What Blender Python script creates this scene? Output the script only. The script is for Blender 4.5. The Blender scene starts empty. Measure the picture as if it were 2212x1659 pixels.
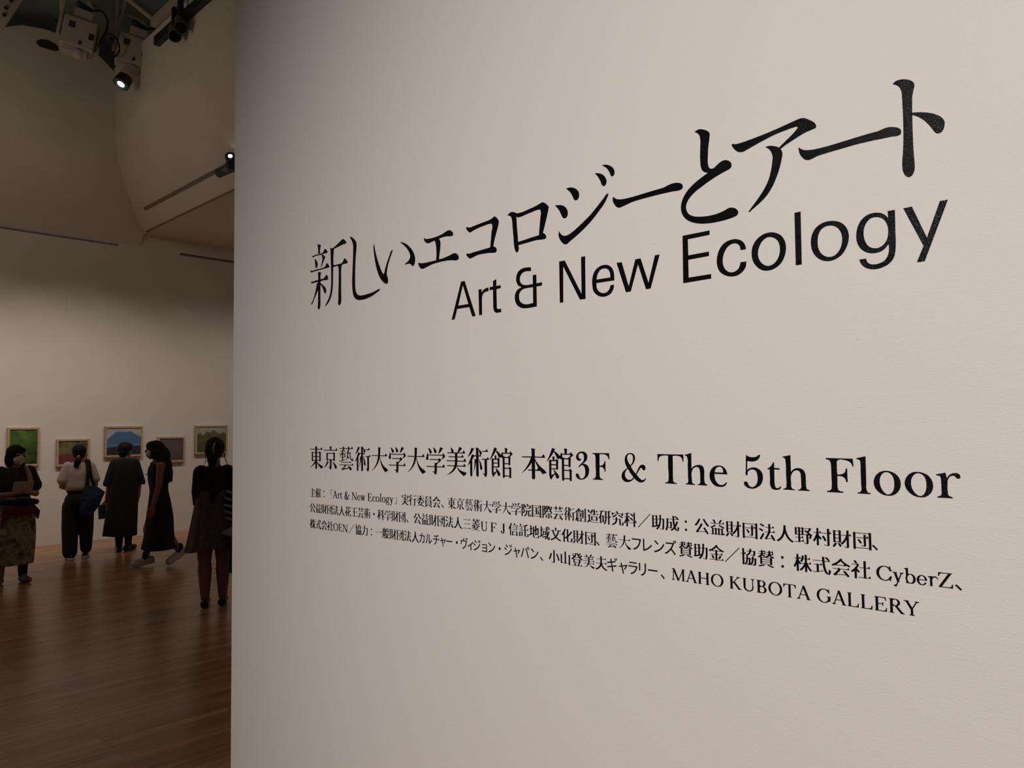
import bpy, bmesh, math, random
from mathutils import Vector, Matrix
from mathutils.geometry import tessellate_polygon
random.seed(7)
S = bpy.context.scene
COL = S.collection
PI = math.pi

# ------------------------------------------------------------------ camera
EYE = Vector((0, 0, 1.68))
FOCAL, YAW, PITCH, ROLL = 1660.86, 0.77023, 0.05473, -0.0133
cam_data = bpy.data.cameras.new('camera')
cam_data.sensor_fit = 'HORIZONTAL'
cam_data.sensor_width = 36.0
cam_data.lens = FOCAL * 36.0 / 2212
cam_data.clip_start = 0.02
cam = bpy.data.objects.new('camera', cam_data)
COL.objects.link(cam)
FWD = Vector((-math.sin(YAW) * math.cos(PITCH), math.cos(YAW) * math.cos(PITCH), math.sin(PITCH)))
_r = Vector((math.cos(YAW), math.sin(YAW), 0))
_u = _r.cross(FWD)
RGT = math.cos(ROLL) * _r + math.sin(ROLL) * _u
UPV = -math.sin(ROLL) * _r + math.cos(ROLL) * _u
rot = Matrix((RGT, UPV, -FWD)).transposed()
cam.matrix_world = Matrix.Translation(EYE) @ rot.to_4x4()
S.camera = cam

# ------------------------------------------------------------------ world, lights, exposure
S.view_settings.view_transform = 'Standard'
S.view_settings.look = 'None'
S.view_settings.gamma = 1
S.view_settings.use_curve_mapping = False
S.view_settings.exposure = 0.0
w = bpy.data.worlds.new('dim_gallery')
S.world = w
w.use_nodes = True
w.node_tree.nodes['Background'].inputs[0].default_value = (1.0, 0.87, 0.74, 1)
w.node_tree.nodes['Background'].inputs[1].default_value = 0.042


def spot(name, loc, target, power, size, blend=1.0, radius=0.05, color=(1, 0.86, 0.70)):
    d = bpy.data.lights.new(name, 'SPOT')
    d.energy = power
    d.spot_size = math.radians(size)
    d.spot_blend = blend
    d.shadow_soft_size = radius
    d.color = color
    o = bpy.data.objects.new(name, d)
    COL.objects.link(o)
    o.location = loc
    o.rotation_euler = (Vector(target) - Vector(loc)).to_track_quat('-Z', 'Y').to_euler()
    return o


# two track lamps of the entrance side wash the lettered partition
spot('partition_wash_lamp', (0.05, -3.0, 3.2), (-0.12, 1.3, 1.05), 525, 86, 1.0, 0.05, (1, 0.968, 0.925))
spot('partition_accent_lamp', (-1.72, -3.2, 4.2), (-0.5, 1.3, 1.5), 60, 66, 1.0, 0.05, (1, 0.96, 0.90))
# gallery track lamps aimed at the framed photographs
for yy in (-0.6, 0.5, 1.6, 2.7, 3.8, 4.9, 6.0, 7.1, 8.2):
    spot('picture_lamp', (-10.2, yy, 4.9), (-13.05, yy, 1.42), 104, 70, 1.0, 0.05, (1, 0.88, 0.79))


def glow(name, loc, power, radius, color):
    d = bpy.data.lights.new(name, 'POINT')
    d.energy = power
    d.shadow_soft_size = radius
    d.color = color
    o = bpy.data.objects.new(name, d)
    COL.objects.link(o)
    o.location = loc


# added fill points without fixtures, brightening the vault and the gallery
glow('vault_fill', (-9.9, 1.2, 5.1), 24, 0.35, (1, 0.86, 0.70))
glow('gallery_fill', (-7.0, 6.2, 3.9), 18, 0.35, (1, 0.84, 0.68))


# ------------------------------------------------------------------ materials
def new_mat(name):
    m = bpy.data.materials.new(name)
    m.use_nodes = True
    nt = m.node_tree
    return m, nt, nt.nodes['Principled BSDF']


def plain(name, col, rough=0.6, metal=0.0, var=0.0, scale=30.0, spec=0.5):
    m, nt, b = new_mat(name)
    b.inputs['Base Color'].default_value = (*col, 1)
    b.inputs['Roughness'].default_value = rough
    b.inputs['Metallic'].default_value = metal
    b.inputs['Specular IOR Level'].default_value = spec
    if var:
        tc = nt.nodes.new('ShaderNodeTexCoord')
        n = nt.nodes.new('ShaderNodeTexNoise')
        n.inputs['Scale'].default_value = scale
        n.inputs['Detail'].default_value = 4
        r = nt.nodes.new('ShaderNodeValToRGB')
        r.color_ramp.elements[0].position = 0.3
        r.color_ramp.elements[1].position = 0.7
        r.color_ramp.elements[0].color = (*[c * (1 - var) for c in col], 1)
        r.color_ramp.elements[1].color = (*[min(1, c * (1 + var)) for c in col], 1)
        nt.links.new(tc.outputs['Object'], n.inputs['Vector'])
        nt.links.new(n.outputs['Fac'], r.inputs['Fac'])
        nt.links.new(r.outputs['Color'], b.inputs['Base Color'])
    return m


def weave_height(nt):
    """height of the brushed paint on the partition, in world coordinates (shared by paint and vinyl)"""
    L = nt.links
    geo = nt.nodes.new('ShaderNodeNewGeometry')
    mp = nt.nodes.new('ShaderNodeMapping')
    mp.inputs['Scale'].default_value = (95, 40, 640)
    L.new(geo.outputs['Position'], mp.inputs['Vector'])
    n1 = nt.nodes.new('ShaderNodeTexNoise')
    n1.inputs['Scale'].default_value = 1
    n1.inputs['Detail'].default_value = 3
    L.new(mp.outputs['Vector'], n1.inputs['Vector'])
    mp2 = nt.nodes.new('ShaderNodeMapping')
    mp2.inputs['Scale'].default_value = (12, 12, 150)
    L.new(geo.outputs['Position'], mp2.inputs['Vector'])
    n2 = nt.nodes.new('ShaderNodeTexNoise')
    n2.inputs['Scale'].default_value = 1
    n2.inputs['Detail'].default_value = 4
    L.new(mp2.outputs['Vector'], n2.inputs['Vector'])
    n3 = nt.nodes.new('ShaderNodeTexNoise')
    n3.inputs['Scale'].default_value = 330
    n3.inputs['Detail'].default_value = 2
    L.new(geo.outputs['Position'], n3.inputs['Vector'])
    # sparse nicks in the paint
    n4 = nt.nodes.new('ShaderNodeTexNoise')
    n4.inputs['Scale'].default_value = 46
    n4.inputs['Detail'].default_value = 2
    L.new(geo.outputs['Position'], n4.inputs['Vector'])
    rp = nt.nodes.new('ShaderNodeMapRange')
    rp.inputs['From Min'].default_value = 0.745
    rp.inputs['From Max'].default_value = 0.78
    rp.inputs['To Min'].default_value = 0
    rp.inputs['To Max'].default_value = -1.5
    L.new(n4.outputs['Fac'], rp.inputs['Value'])
    prev = None
    for nd, k in ((n1.outputs['Fac'], 1.0), (n2.outputs['Fac'], 0.6), (n3.outputs['Fac'], 0.9), (rp.outputs['Result'], 0.55)):
        mu = nt.nodes.new('ShaderNodeMath')
        mu.operation = 'MULTIPLY'
        mu.inputs[1].default_value = k
        L.new(nd, mu.inputs[0])
        if prev is None:
            prev = mu.outputs[0]
        else:
            ad = nt.nodes.new('ShaderNodeMath')
            L.new(prev, ad.inputs[0])
            L.new(mu.outputs[0], ad.inputs[1])
            prev = ad.outputs[0]
    return prev


def mat_partition():
    m, nt, b = new_mat('brushed_white_paint')
    b.inputs['Base Color'].default_value = (0.80, 0.762, 0.728, 1)
    b.inputs['Roughness'].default_value = 0.62
    b.inputs['Specular IOR Level'].default_value = 0.3
    bp = nt.nodes.new('ShaderNodeBump')
    bp.inputs['Strength'].default_value = 0.72
    bp.inputs['Distance'].default_value = 0.0007
    nt.links.new(weave_height(nt), bp.inputs['Height'])
    nt.links.new(bp.outputs['Normal'], b.inputs['Normal'])
    return m


def mat_vinyl():
    m, nt, b = new_mat('black_vinyl')
    b.inputs['Base Color'].default_value = (0.005, 0.004, 0.005, 1)
    b.inputs['Roughness'].default_value = 0.16
    b.inputs['Specular IOR Level'].default_value = 0.22
    bp = nt.nodes.new('ShaderNodeBump')
    bp.inputs['Strength'].default_value = 0.9
    bp.inputs['Distance'].default_value = 0.0007
    nt.links.new(weave_height(nt), bp.inputs['Height'])
    nt.links.new(bp.outputs['Normal'], b.inputs['Normal'])
    return m


def mat_floor():
    m, nt, b = new_mat('oiled_strip_parquet')
    L = nt.links
    geo = nt.nodes.new('ShaderNodeNewGeometry')
    mp = nt.nodes.new('ShaderNodeMapping')
    mp.inputs['Rotation'].default_value = (0, 0, PI / 2)
    L.new(geo.outputs['Position'], mp.inputs['Vector'])
    br = nt.nodes.new('ShaderNodeTexBrick')
    br.inputs['Scale'].default_value = 1.0
    br.inputs['Brick Width'].default_value = 1.1
    br.inputs['Row Height'].default_value = 0.075
    br.inputs['Mortar Size'].default_value = 0.0012
    br.inputs['Color1'].default_value = (0.58, 0.31, 0.150, 1)
    br.inputs['Color2'].default_value = (0.38, 0.180, 0.082, 1)
    br.inputs['Mortar'].default_value = (0.07, 0.035, 0.02, 1)
    br.offset = 0.37
    L.new(mp.outputs['Vector'], br.inputs['Vector'])
    mp2 = nt.nodes.new('ShaderNodeMapping')
    mp2.inputs['Scale'].default_value = (26, 1.6, 1)
    L.new(geo.outputs['Position'], mp2.inputs['Vector'])
    n = nt.nodes.new('ShaderNodeTexNoise')
    n.inputs['Scale'].default_value = 1
    n.inputs['Detail'].default_value = 5
    L.new(mp2.outputs['Vector'], n.inputs['Vector'])
    mx = nt.nodes.new('ShaderNodeMix')
    mx.data_type = 'RGBA'
    mx.blend_type = 'MULTIPLY'
    mx.inputs['Factor'].default_value = 0.55
    rp = nt.nodes.new('ShaderNodeValToRGB')
    rp.color_ramp.elements[0].position = 0.32
    rp.color_ramp.elements[0].color = (0.45, 0.42, 0.40, 1)
    rp.color_ramp.elements[1].position = 0.68
    rp.color_ramp.elements[1].color = (1.15, 1.1, 1.05, 1)
    L.new(n.outputs['Fac'], rp.inputs['Fac'])
    L.new(br.outputs['Color'], mx.inputs['A'])
    L.new(rp.outputs['Color'], mx.inputs['B'])
    L.new(mx.outputs['Result'], b.inputs['Base Color'])
    b.inputs['Roughness'].default_value = 0.27
    bp = nt.nodes.new('ShaderNodeBump')
    bp.inputs['Strength'].default_value = 0.12
    bp.inputs['Distance'].default_value = 0.002
    L.new(n.outputs['Fac'], bp.inputs['Height'])
    L.new(bp.outputs['Normal'], b.inputs['Normal'])
    return m


def emit(name, col, k):
    m, nt, b = new_mat(name)
    b.inputs['Base Color'].default_value = (*col, 1)
    b.inputs['Emission Color'].default_value = (*col, 1)
    b.inputs['Emission Strength'].default_value = k
    return m


def mat_print(name):
    m, nt, b = new_mat(name)
    a = nt.nodes.new('ShaderNodeVertexColor')
    a.layer_name = 'print'
    nt.links.new(a.outputs['Color'], b.inputs['Base Color'])
    b.inputs['Roughness'].default_value = 0.5
    return m


def mat_blotch(name, cols, scale):
    m, nt, b = new_mat(name)
    tc = nt.nodes.new('ShaderNodeTexCoord')
    n = nt.nodes.new('ShaderNodeTexNoise')
    n.inputs['Scale'].default_value = scale
    n.inputs['Detail'].default_value = 3
    r = nt.nodes.new('ShaderNodeValToRGB')
    e = r.color_ramp.elements
    while len(e) < len(cols):
        e.new(0.5)
    for i, c in enumerate(cols):
        e[i].position = 0.3 + 0.42 * i / (len(cols) - 1)
        e[i].color = (*c, 1)
    nt.links.new(tc.outputs['Object'], n.inputs['Vector'])
    nt.links.new(n.outputs['Fac'], r.inputs['Fac'])
    nt.links.new(r.outputs['Color'], b.inputs['Base Color'])
    b.inputs['Roughness'].default_value = 0.85
    return m


M = dict(
    partition=mat_partition(), vinyl=mat_vinyl(), floor=mat_floor(),
    wall=plain('gallery_wall_paint', (0.74, 0.69, 0.63), 0.8, var=0.02, scale=3),
    vault=plain('vault_plaster', (0.70, 0.65, 0.58), 0.85, var=0.03, scale=2),
    soffit=plain('soffit_plaster', (0.72, 0.67, 0.60), 0.85, var=0.03, scale=2),
    glass=plain('grey_green_skylight', (0.23, 0.27, 0.245), 0.6, var=0.10, scale=1.5),
    slot=plain('painted_gap_shade', (0.22, 0.19, 0.16), 0.8),  # dark tone standing for the shade inside the gaps and lighting slot
    wood=plain('pale_frame_wood', (0.52, 0.37, 0.245), 0.5, var=0.15, scale=25),
    white_metal=plain('off_white_steel', (0.45, 0.40, 0.36), 0.5, var=0.04),
    black_metal=plain('black_steel', (0.012, 0.011, 0.010), 0.45),
    grey_metal=plain('gun_grey_metal', (0.13, 0.115, 0.10), 0.5),
    lens=plain('dark_lens', (0.003, 0.003, 0.003), 0.15),
    cable=plain('black_rubber', (0.012, 0.011, 0.010), 0.6),
    lit=emit('lit_lens', (0.95, 1.0, 1.0), 6.0),
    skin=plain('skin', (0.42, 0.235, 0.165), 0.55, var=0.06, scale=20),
    skin_dark=plain('dark_reddish_skin', (0.26, 0.115, 0.085), 0.55, var=0.06, scale=20),  # darker, redder skin tone for two of the figures
    hair=plain('black_hair', (0.010, 0.008, 0.007), 0.68, var=0.3, scale=60, spec=0.3),
    mask=plain('white_mask_fabric', (0.75, 0.72, 0.70), 0.8),
    eye=plain('dark_eye', (0.02, 0.012, 0.010), 0.2),
    black=plain('black_cotton', (0.009, 0.009, 0.010), 0.9, var=0.25, scale=40),
    charcoal=plain('charcoal_cotton', (0.030, 0.028, 0.031), 0.9, var=0.25, scale=40),
    blouse=plain('pink_white_cotton', (0.62, 0.50, 0.45), 0.85, var=0.06, scale=25),
    beige=plain('beige_linen', (0.48, 0.36, 0.25), 0.85, var=0.1, scale=30),
    denim=plain('navy_canvas', (0.020, 0.040, 0.085), 0.85, var=0.2, scale=60),
    tulle=plain('taupe_tulle', (0.105, 0.072, 0.066), 0.8, var=0.25, scale=30),
    floral=mat_blotch('olive_floral_print', [(0.05, 0.038, 0.025), (0.19, 0.15, 0.085), (0.36, 0.31, 0.21), (0.15, 0.12, 0.06), (0.42, 0.36, 0.27)], 11),
    wine=plain('wine_red_cloth', (0.13, 0.025, 0.020), 0.85, var=0.3, scale=30),
    tan=plain('tan_leather', (0.26, 0.105, 0.060), 0.5, var=0.15),
    black_leather=plain('black_leather', (0.008, 0.008, 0.008), 0.3),
    trainer=plain('pale_trainer', (0.62, 0.56, 0.53), 0.6, var=0.1, scale=40),
    sole=plain('white_sole', (0.62, 0.58, 0.52), 0.7),
    paper=plain('white_paper', (0.55, 0.47, 0.41), 0.8),
    booklet=plain('dark_grey_card', (0.050, 0.042, 0.040), 0.7),
    grey_cloth=plain('blue_grey_nylon', (0.33, 0.32, 0.345), 0.55, var=0.05),
    stripe=plain('grey_white_stripe', (0.36, 0.33, 0.30), 0.8),
    gold=plain('gold_clip', (0.9, 0.62, 0.30), 0.25, 1.0),
    silver=plain('silver_clip', (0.75, 0.75, 0.75), 0.3, 0.8),
    hole=plain('dark_hole', (0.035, 0.028, 0.026), 0.9),
    print=mat_print('photographic_print'),
)


# ------------------------------------------------------------------ helpers
def link(name, me, mat, parent=None, loc=None):
    o = bpy.data.objects.new(name, me)
    COL.objects.link(o)
    if mat is not None:
        me.materials.append(mat)
    if parent is not None:
        o.parent = parent
    if loc is not None:
        o.location = loc
    return o


def tag(o, label, cat, group=None):
    o['label'] = label
    o['category'] = cat
    if group:
        o['group'] = group
    return o


def structure(o):
    o['kind'] = 'structure'
    return o


def thing(name, label, cat, loc=(0, 0, 0), rz=0.0, group=None):
    o = bpy.data.objects.new(name, None)
    COL.objects.link(o)
    o.empty_display_size = 0.1
    o.location = loc
    o.rotation_euler = (0, 0, rz)
    return tag(o, label, cat, group)


def mesh(name, verts, faces, mat, parent=None, smooth=False, loc=None):
    me = bpy.data.meshes.new(name)
    me.from_pydata([tuple(v) for v in verts], [], faces)
    me.validate()
    me.update()
    if smooth:
        for p in me.polygons:
            p.use_smooth = True
    return link(name, me, mat, parent, loc)


def from_bm(name, bm, mat, parent=None, smooth=False, loc=None):
    bmesh.ops.recalc_face_normals(bm, faces=bm.faces)
    me = bpy.data.meshes.new(name)
    bm.to_mesh(me)
    bm.free()
    if smooth:
        for p in me.polygons:
            p.use_smooth = True
    return link(name, me, mat, parent, loc)


def bm_box(bm, lo, hi, bev=0.0, mat=None):
    r = bmesh.ops.create_cube(bm, size=1)
    vs = r['verts']
    c = [(a + b) / 2 for a, b in zip(lo, hi)]
    s = [b - a for a, b in zip(lo, hi)]
    for v in vs:
        v.co = Vector((c[0] + v.co.x * s[0], c[1] + v.co.y * s[1], c[2] + v.co.z * s[2]))
    if bev:
        es = list({e for v in vs for e in v.link_edges})
        g = bmesh.ops.bevel(bm, geom=es, offset=bev, segments=2, affect='EDGES', profile=0.5)
        vs = list({v for f in g['faces'] for v in f.verts} | {v for v in vs if v.is_valid})
    if mat is not None:
        for v in vs:
            v.co = mat @ v.co
    return vs


def box(name, lo, hi, mat, parent=None, bev=0.0, xf=None):
    bm = bmesh.new()
    bm_box(bm, lo, hi, bev, xf)
    return from_bm(name, bm, mat, parent)


def bm_capsule(bm, a, b, ra, rb, seg=14):
    """closed tapered limb: two spheres and the cone between them"""
    a, b = Vector(a), Vector(b)
    d = b - a
    L = max(d.length, 1e-5)
    q = d.to_track_quat('Z', 'Y').to_matrix()
    rings = []
    for k in range(1, 5):
        t = PI / 2 * k / 4
        rings.append((-ra * math.cos(t), ra * math.sin(t)))
    for k in range(0, 4):
        t = PI / 2 * k / 4
        rings.append((L + rb * math.sin(t), rb * math.cos(t)))
    vs = []
    v0 = bm.verts.new(a + q @ Vector((0, 0, -ra)))
    for z, r in rings:
        vs.append([bm.verts.new(a + q @ Vector((r * math.cos(2 * PI * i / seg), r * math.sin(2 * PI * i / seg), z))) for i in range(seg)])
    v1 = bm.verts.new(a + q @ Vector((0, 0, L + rb)))
    for i in range(seg):
        j = (i + 1) % seg
        bm.faces.new((v0, vs[0][j], vs[0][i]))
        bm.faces.new((v1, vs[-1][i], vs[-1][j]))
        for k in range(len(vs) - 1):
            bm.faces.new((vs[k][i], vs[k][j], vs[k + 1][j], vs[k + 1][i]))


def bm_ball(bm, c, r, rotm=None, seg=20):
    g = bmesh.ops.create_uvsphere(bm, u_segments=seg, v_segments=seg // 2 + 2, radius=1)
    r = Vector(r) if not isinstance(r, (int, float)) else Vector((r, r, r))
    for v in g['verts']:
        p = Vector((v.co.x * r.x, v.co.y * r.y, v.co.z * r.z))
        if rotm is not None:
            p = rotm @ p
        v.co = Vector(c) + p


def bm_loft(bm, rings, seg=28):
    """closed solid through elliptical sections (z, cx, cy, rx, ry)"""
    rows = 14
    vs = []
    for k in range(rows):
        z, cx, cy, rx, ry = (catmull([r[i] for r in rings], k / (rows - 1)) for i in range(5))
        vs.append([bm.verts.new((cx + rx * math.cos(2 * PI * i / seg), cy + ry * math.sin(2 * PI * i / seg), z)) for i in range(seg)])
    for k in range(rows - 1):
        for i in range(seg):
            j = (i + 1) % seg
            bm.faces.new((vs[k][i], vs[k][j], vs[k + 1][j], vs[k + 1][i]))
    bm.faces.new(vs[0])
    bm.faces.new(list(reversed(vs[-1])))


def fuse(name, bm, mat, parent=None, voxel=0.007, smooth=4, loc=None):
    """one continuous skin over overlapping solids"""
    me = bpy.data.meshes.new('tmp')
    bmesh.ops.recalc_face_normals(bm, faces=bm.faces)
    bm.to_mesh(me)
    bm.free()
    t = bpy.data.objects.new('tmp', me)
    COL.objects.link(t)
    r = t.modifiers.new('r', 'REMESH')
    r.mode = 'VOXEL'
    r.voxel_size = voxel
    s = t.modifiers.new('s', 'SMOOTH')
    s.iterations = smooth
    s.factor = 0.5
    dg = bpy.context.evaluated_depsgraph_get()
    dg.update()
    out = bpy.data.meshes.new_from_object(t.evaluated_get(dg))
    out.name = name
    bpy.data.objects.remove(t)
    bpy.data.meshes.remove(me)
    out.materials.clear()
    for p in out.polygons:
        p.use_smooth = True
    return link(name, out, mat, parent, loc)


def catmull(vals, t):
    n = len(vals) - 1
    x = t * n
    i = min(int(x), n - 1)
    f = x - i
    p = [vals[max(0, min(n, i + k))] for k in (-1, 0, 1, 2)]
    return 0.5 * ((2 * p[1]) + (p[2] - p[0]) * f + (2 * p[0] - 5 * p[1] + 4 * p[2] - p[3]) * f * f + (3 * p[1] - p[0] - 3 * p[2] + p[3]) * f ** 3)


def garment(name, rings, mat, parent, folds=0, amp=0.0, rows=36, seg=72, seed=1, power=2.3, wob=0.0, hem=0.02):
    """cloth hung around the body: rings (z, cx, cy, rx, ry) from top to hem, fold depth growing to the hem"""
    rnd = random.Random(seed)
    ph = [rnd.uniform(0, 2 * PI) for _ in range(6)]
    V, F = [], []
    for k in range(rows):
        t = k / (rows - 1)
        z, cx, cy, rx, ry = (catmull([r[i] for r in rings], t) for i in range(5))
        for i in range(seg):
            a = 2 * PI * i / seg
            c, s = math.cos(a), math.sin(a)
            e = 2 / power
            fx = abs(c) ** e * (1 if c >= 0 else -1)
            fy = abs(s) ** e * (1 if s >= 0 else -1)
            f = 1 + amp * t ** 0.8 * (math.sin(folds * a + ph[0] + 1.2 * t) * 0.6 + math.sin((folds * 1.6 // 1) * a + ph[1]) * 0.4) if folds else 1
            zz = z + wob * t * t * math.sin(2 * a + ph[2])
            V.append((cx + rx * fx * f, cy + ry * fy * f, zz))
    # turned hem: the cloth runs up inside again
    for i in range(seg):
        x, y, z = V[(rows - 1) * seg + i]
        z0, cx, cy = rings[-1][:3]
        V.append((cx + (x - cx) * 0.955, cy + (y - cy) * 0.955, z + 0.002))
    for i in range(seg):
        x, y, z = V[(rows - 1) * seg + i]
        z0, cx, cy = rings[-1][:3]
        V.append((cx + (x - cx) * 0.90, cy + (y - cy) * 0.90, z + 0.10))
    R = rows + 2
    for k in range(R - 1):
        for i in range(seg):
            j = (i + 1) % seg
            F.append((k * seg + i, (k + 1) * seg + i, (k + 1) * seg + j, k * seg + j))
    F.append(tuple(range(seg)))
    F.append(tuple(reversed([(R - 1) * seg + i for i in range(seg)])))
    return mesh(name, V, F, mat, parent, True)


def tube(name, pts, r, mat, parent=None, seg=8, loc=None):
    """round cable or bar through points"""
    pts = [Vector(p) for p in pts]
    bm = bmesh.new()
    prev = None
    up = Vector((0, 0, 1))
    for i, p in enumerate(pts):
        d = (pts[min(i + 1, len(pts) - 1)] - pts[max(i - 1, 0)]).normalized()
        a = d.cross(up)
        if a.length < 1e-3:
            a = d.cross(Vector((1, 0, 0)))
        a.normalize()
        b = a.cross(d)
        rr = r[i] if isinstance(r, (list, tuple)) else r
        ring = [bm.verts.new(p + (a * math.cos(2 * PI * k / seg) + b * math.sin(2 * PI * k / seg)) * rr) for k in range(seg)]
        if prev:
            for k in range(seg):
                bm.faces.new((prev[k], prev[(k + 1) % seg], ring[(k + 1) % seg], ring[k]))
        else:
            bm.faces.new(ring)
        prev = ring
    bm.faces.new(list(reversed(prev)))
    return from_bm(name, bm, mat, parent, True, loc)


def curve_pts(pts, n=24):
    return [Vector([catmull([p[i] for p in pts], k / (n - 1)) for i in range(3)]) for k in range(n)]


def lathe(name, prof, mat, parent=None, seg=28, xf=None):
    """turned shape about local z from (radius, z) pairs"""
    V, F = [], []
    for r, z in prof:
        for i in range(seg):
            a = 2 * PI * i / seg
            p = Vector((r * math.cos(a), r * math.sin(a), z))
            V.append(xf @ p if xf is not None else p)
    n = len(prof)
    for k in range(n - 1):
        for i in range(seg):
            j = (i + 1) % seg
            F.append((k * seg + i, k * seg + j, (k + 1) * seg + j, (k + 1) * seg + i))
    F.append(tuple(reversed(range(seg))))
    F.append(tuple((n - 1) * seg + i for i in range(seg)))
    o = mesh(name, V, F, mat, parent)
    return o


def aim(loc, d):
    return Matrix.Translation(Vector(loc)) @ Vector(d).to_track_quat('Z', 'Y').to_matrix().to_4x4()


# ------------------------------------------------------------------ the setting
FAR = -13.05          # face of the far gallery wall
PART = 1.3            # face of the lettered partition
EDGE = -2.676         # free end of the partition

structure(mesh('floor', [(-14, -7, 0), (5, -7, 0), (5, 13, 0), (-14, 13, 0), (-14, -7, -0.1), (5, -7, -0.1), (5, 13, -0.1), (-14, 13, -0.1)],
     [(0, 1, 2, 3), (7, 6, 5, 4), (0, 4, 5, 1), (1, 5, 6, 2), (2, 6, 7, 3), (3, 7, 4, 0)], M['floor']))
structure(box('wall_partition', (EDGE, PART, 0), (5, PART + 0.24, 4.3), M['partition']))
structure(box('wall_far', (FAR - 0.2, -7, 0), (FAR, 13, 4.66), M['wall']))
structure(box('trim_1', (FAR - 0.2, -7, 4.66), (FAR - 0.02, 4.39, 4.69), M['slot']))
structure(box('trim_7', (FAR - 0.2, 4.39, 4.66), (FAR, 5.38, 4.70), M['wall']))
structure(box('trim_8', (FAR - 0.2, 5.38, 4.66), (FAR - 0.02, 13, 4.69), M['slot']))
structure(box('ceiling_entrance', (-2.1, -7, 4.3), (5, PART + 0.24, 4.4), M['soffit']))
structure(box('ceiling_side', (-14, -7, 4.98), (-4.2, 0.2, 5.1), M['soffit']))

# low soffit beside the vaulted bay; dark strips paint in the shade of a lighting slot and a gap
BK = 4.85
structure(box('wall_far_upper', (FAR - 0.2, 4.73, 4.70), (FAR, 13, 4.90), M['wall']))
structure(box('ceiling_low', (FAR - 0.2, BK - 0.12, 4.90), (-4.0, 13, 5.0), M['soffit']))
SL = Matrix.Rotation(math.radians(-45), 4, 'X')
structure(box('trim_3', (0, -0.026, -0.012), (8.0, 0.026, 0.012), M['slot'], None, 0, Matrix.Translation((-12.36, 4.538, 5.150)) @ SL))
structure(box('trim_4', (0, -0.014, -0.010), (8.4, 0.014, 0.010), M['slot'], None, 0, Matrix.Translation((-12.80, 4.728, 4.905)) @ SL))

# plaster vault of the bay: a cove that leans in and then rises to the rectangular skylight opening
BX0, BX1, BY0, BY1 = FAR, -4.4, -0.05, BK
prof = [(0, 4.70), (0.12, 4.90), (0.25, 5.07), (0.42, 5.28), (0.58, 5.51), (0.72, 5.80), (0.79, 6.20), (0.82, 6.70), (0.83, 7.12)]
EDGEZ = [(0.75, 6.95), (2.0, 7.00), (2.45, 7.22), (2.8, 7.40), (3.1, 7.45), (3.45, 7.42), (3.75, 7.34), (4.02, 7.14)]


def edge_z(y):
    for (a, za), (b, zb) in zip(EDGEZ, EDGEZ[1:]):
        if a <= y <= b:
            return za + (zb - za) * (y - a) / (b - a)
    return 7.12


def ring_pts(t, z, last):
    n = 40
    P = []
    x0, x1, y0, y1 = BX0 + t, BX1 - t, BY0 + t, BY1 - t
    for i in range(n):
        y = y0 + (y1 - y0) * i / n
        P.append((x0, y, edge_z(y) if last else z))
    for i in range(n):
        P.append((x0 + (x1 - x0) * i / n, min(y1, BY1 - 0.12), max(z, 4.90)))
    for i in range(n):
        P.append((x1, y1 + (y0 - y1) * i / n, z))
    for i in range(n):
        P.append((x1 + (x0 - x1) * i / n, y0, z))
    return P


V, F = [], []
N = 160
rings = [ring_pts(t, z, k == len(prof) - 1) for k, (t, z) in enumerate(prof)]
# thickness: small return at the lip, then back outside
rings.append([(x + (0.0 if abs(x - BX0 - 0.83) > 1e-3 else -0.06), y, z + 0.035) for x, y, z in rings[-1]])
rings.append([(x - 0.12 if x < -8 else x + 0.12, y, z + 0.04) for x, y, z in rings[-1]])
for R in rings:
    V += R
for k in range(len(rings) - 1):
    for i in range(N):
        j = (i + 1) % N
        F.append((k * N + i, k * N + j, (k + 1) * N + j, (k + 1) * N + i))
structure(mesh('ceiling', V, F, M['vault']))
# grey-green skylight panes above the opening, and the dark recess around them
structure(box('window_1', (BX0 - 0.2, BY0 - 0.3, 7.95), (BX1 + 0.3, BY1 + 0.3, 8.0), M['glass']))
structure(box('trim_5', (BX0 - 0.3, BY0 - 0.4, 7.2), (BX0 - 0.2, BY1 + 0.4, 8.0), M['glass']))
structure(box('trim_6', (BX0 - 0.3, BY1 + 0.3, 7.2), (BX1 + 0.4, BY1 + 0.4, 8.0), M['glass']))


def pix(px, py):
    return FWD + RGT * ((px - 1106) / FOCAL) - UPV * ((py - 829.5) / FOCAL)


def on_x(px, py, x):
    d = pix(px, py)
    return EYE + d * (x / d.x)


def on_y(px, py, y):
    d = pix(px, py)
    return EYE + d * (y / d.y)


# ------------------------------------------------------------------ framed photographs on the far wall
def noise2(seed):
    rnd = random.Random(seed)
    g = {}

    def at(i, j):
        k = (i, j)
        if k not in g:
            g[k] = rnd.random()
        return g[k]

    def f(x, y):
        i, j = math.floor(x), math.floor(y)
        u, v = x - i, y - j
        u, v = u * u * (3 - 2 * u), v * v * (3 - 2 * v)
        return (at(i, j) * (1 - u) + at(i + 1, j) * u) * (1 - v) + (at(i, j + 1) * (1 - u) + at(i + 1, j + 1) * u) * v
    return lambda x, y: 0.6 * f(x, y) + 0.3 * f(x * 2.1 + 7, y * 2.1) + 0.1 * f(x * 4.3, y * 4.3 + 3)


def mixc(a, b, t):
    t = max(0, min(1, t))
    return tuple(p + (q - p) * t for p, q in zip(a, b))


n1, n2, n3 = noise2(3), noise2(11), noise2(23)


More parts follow.
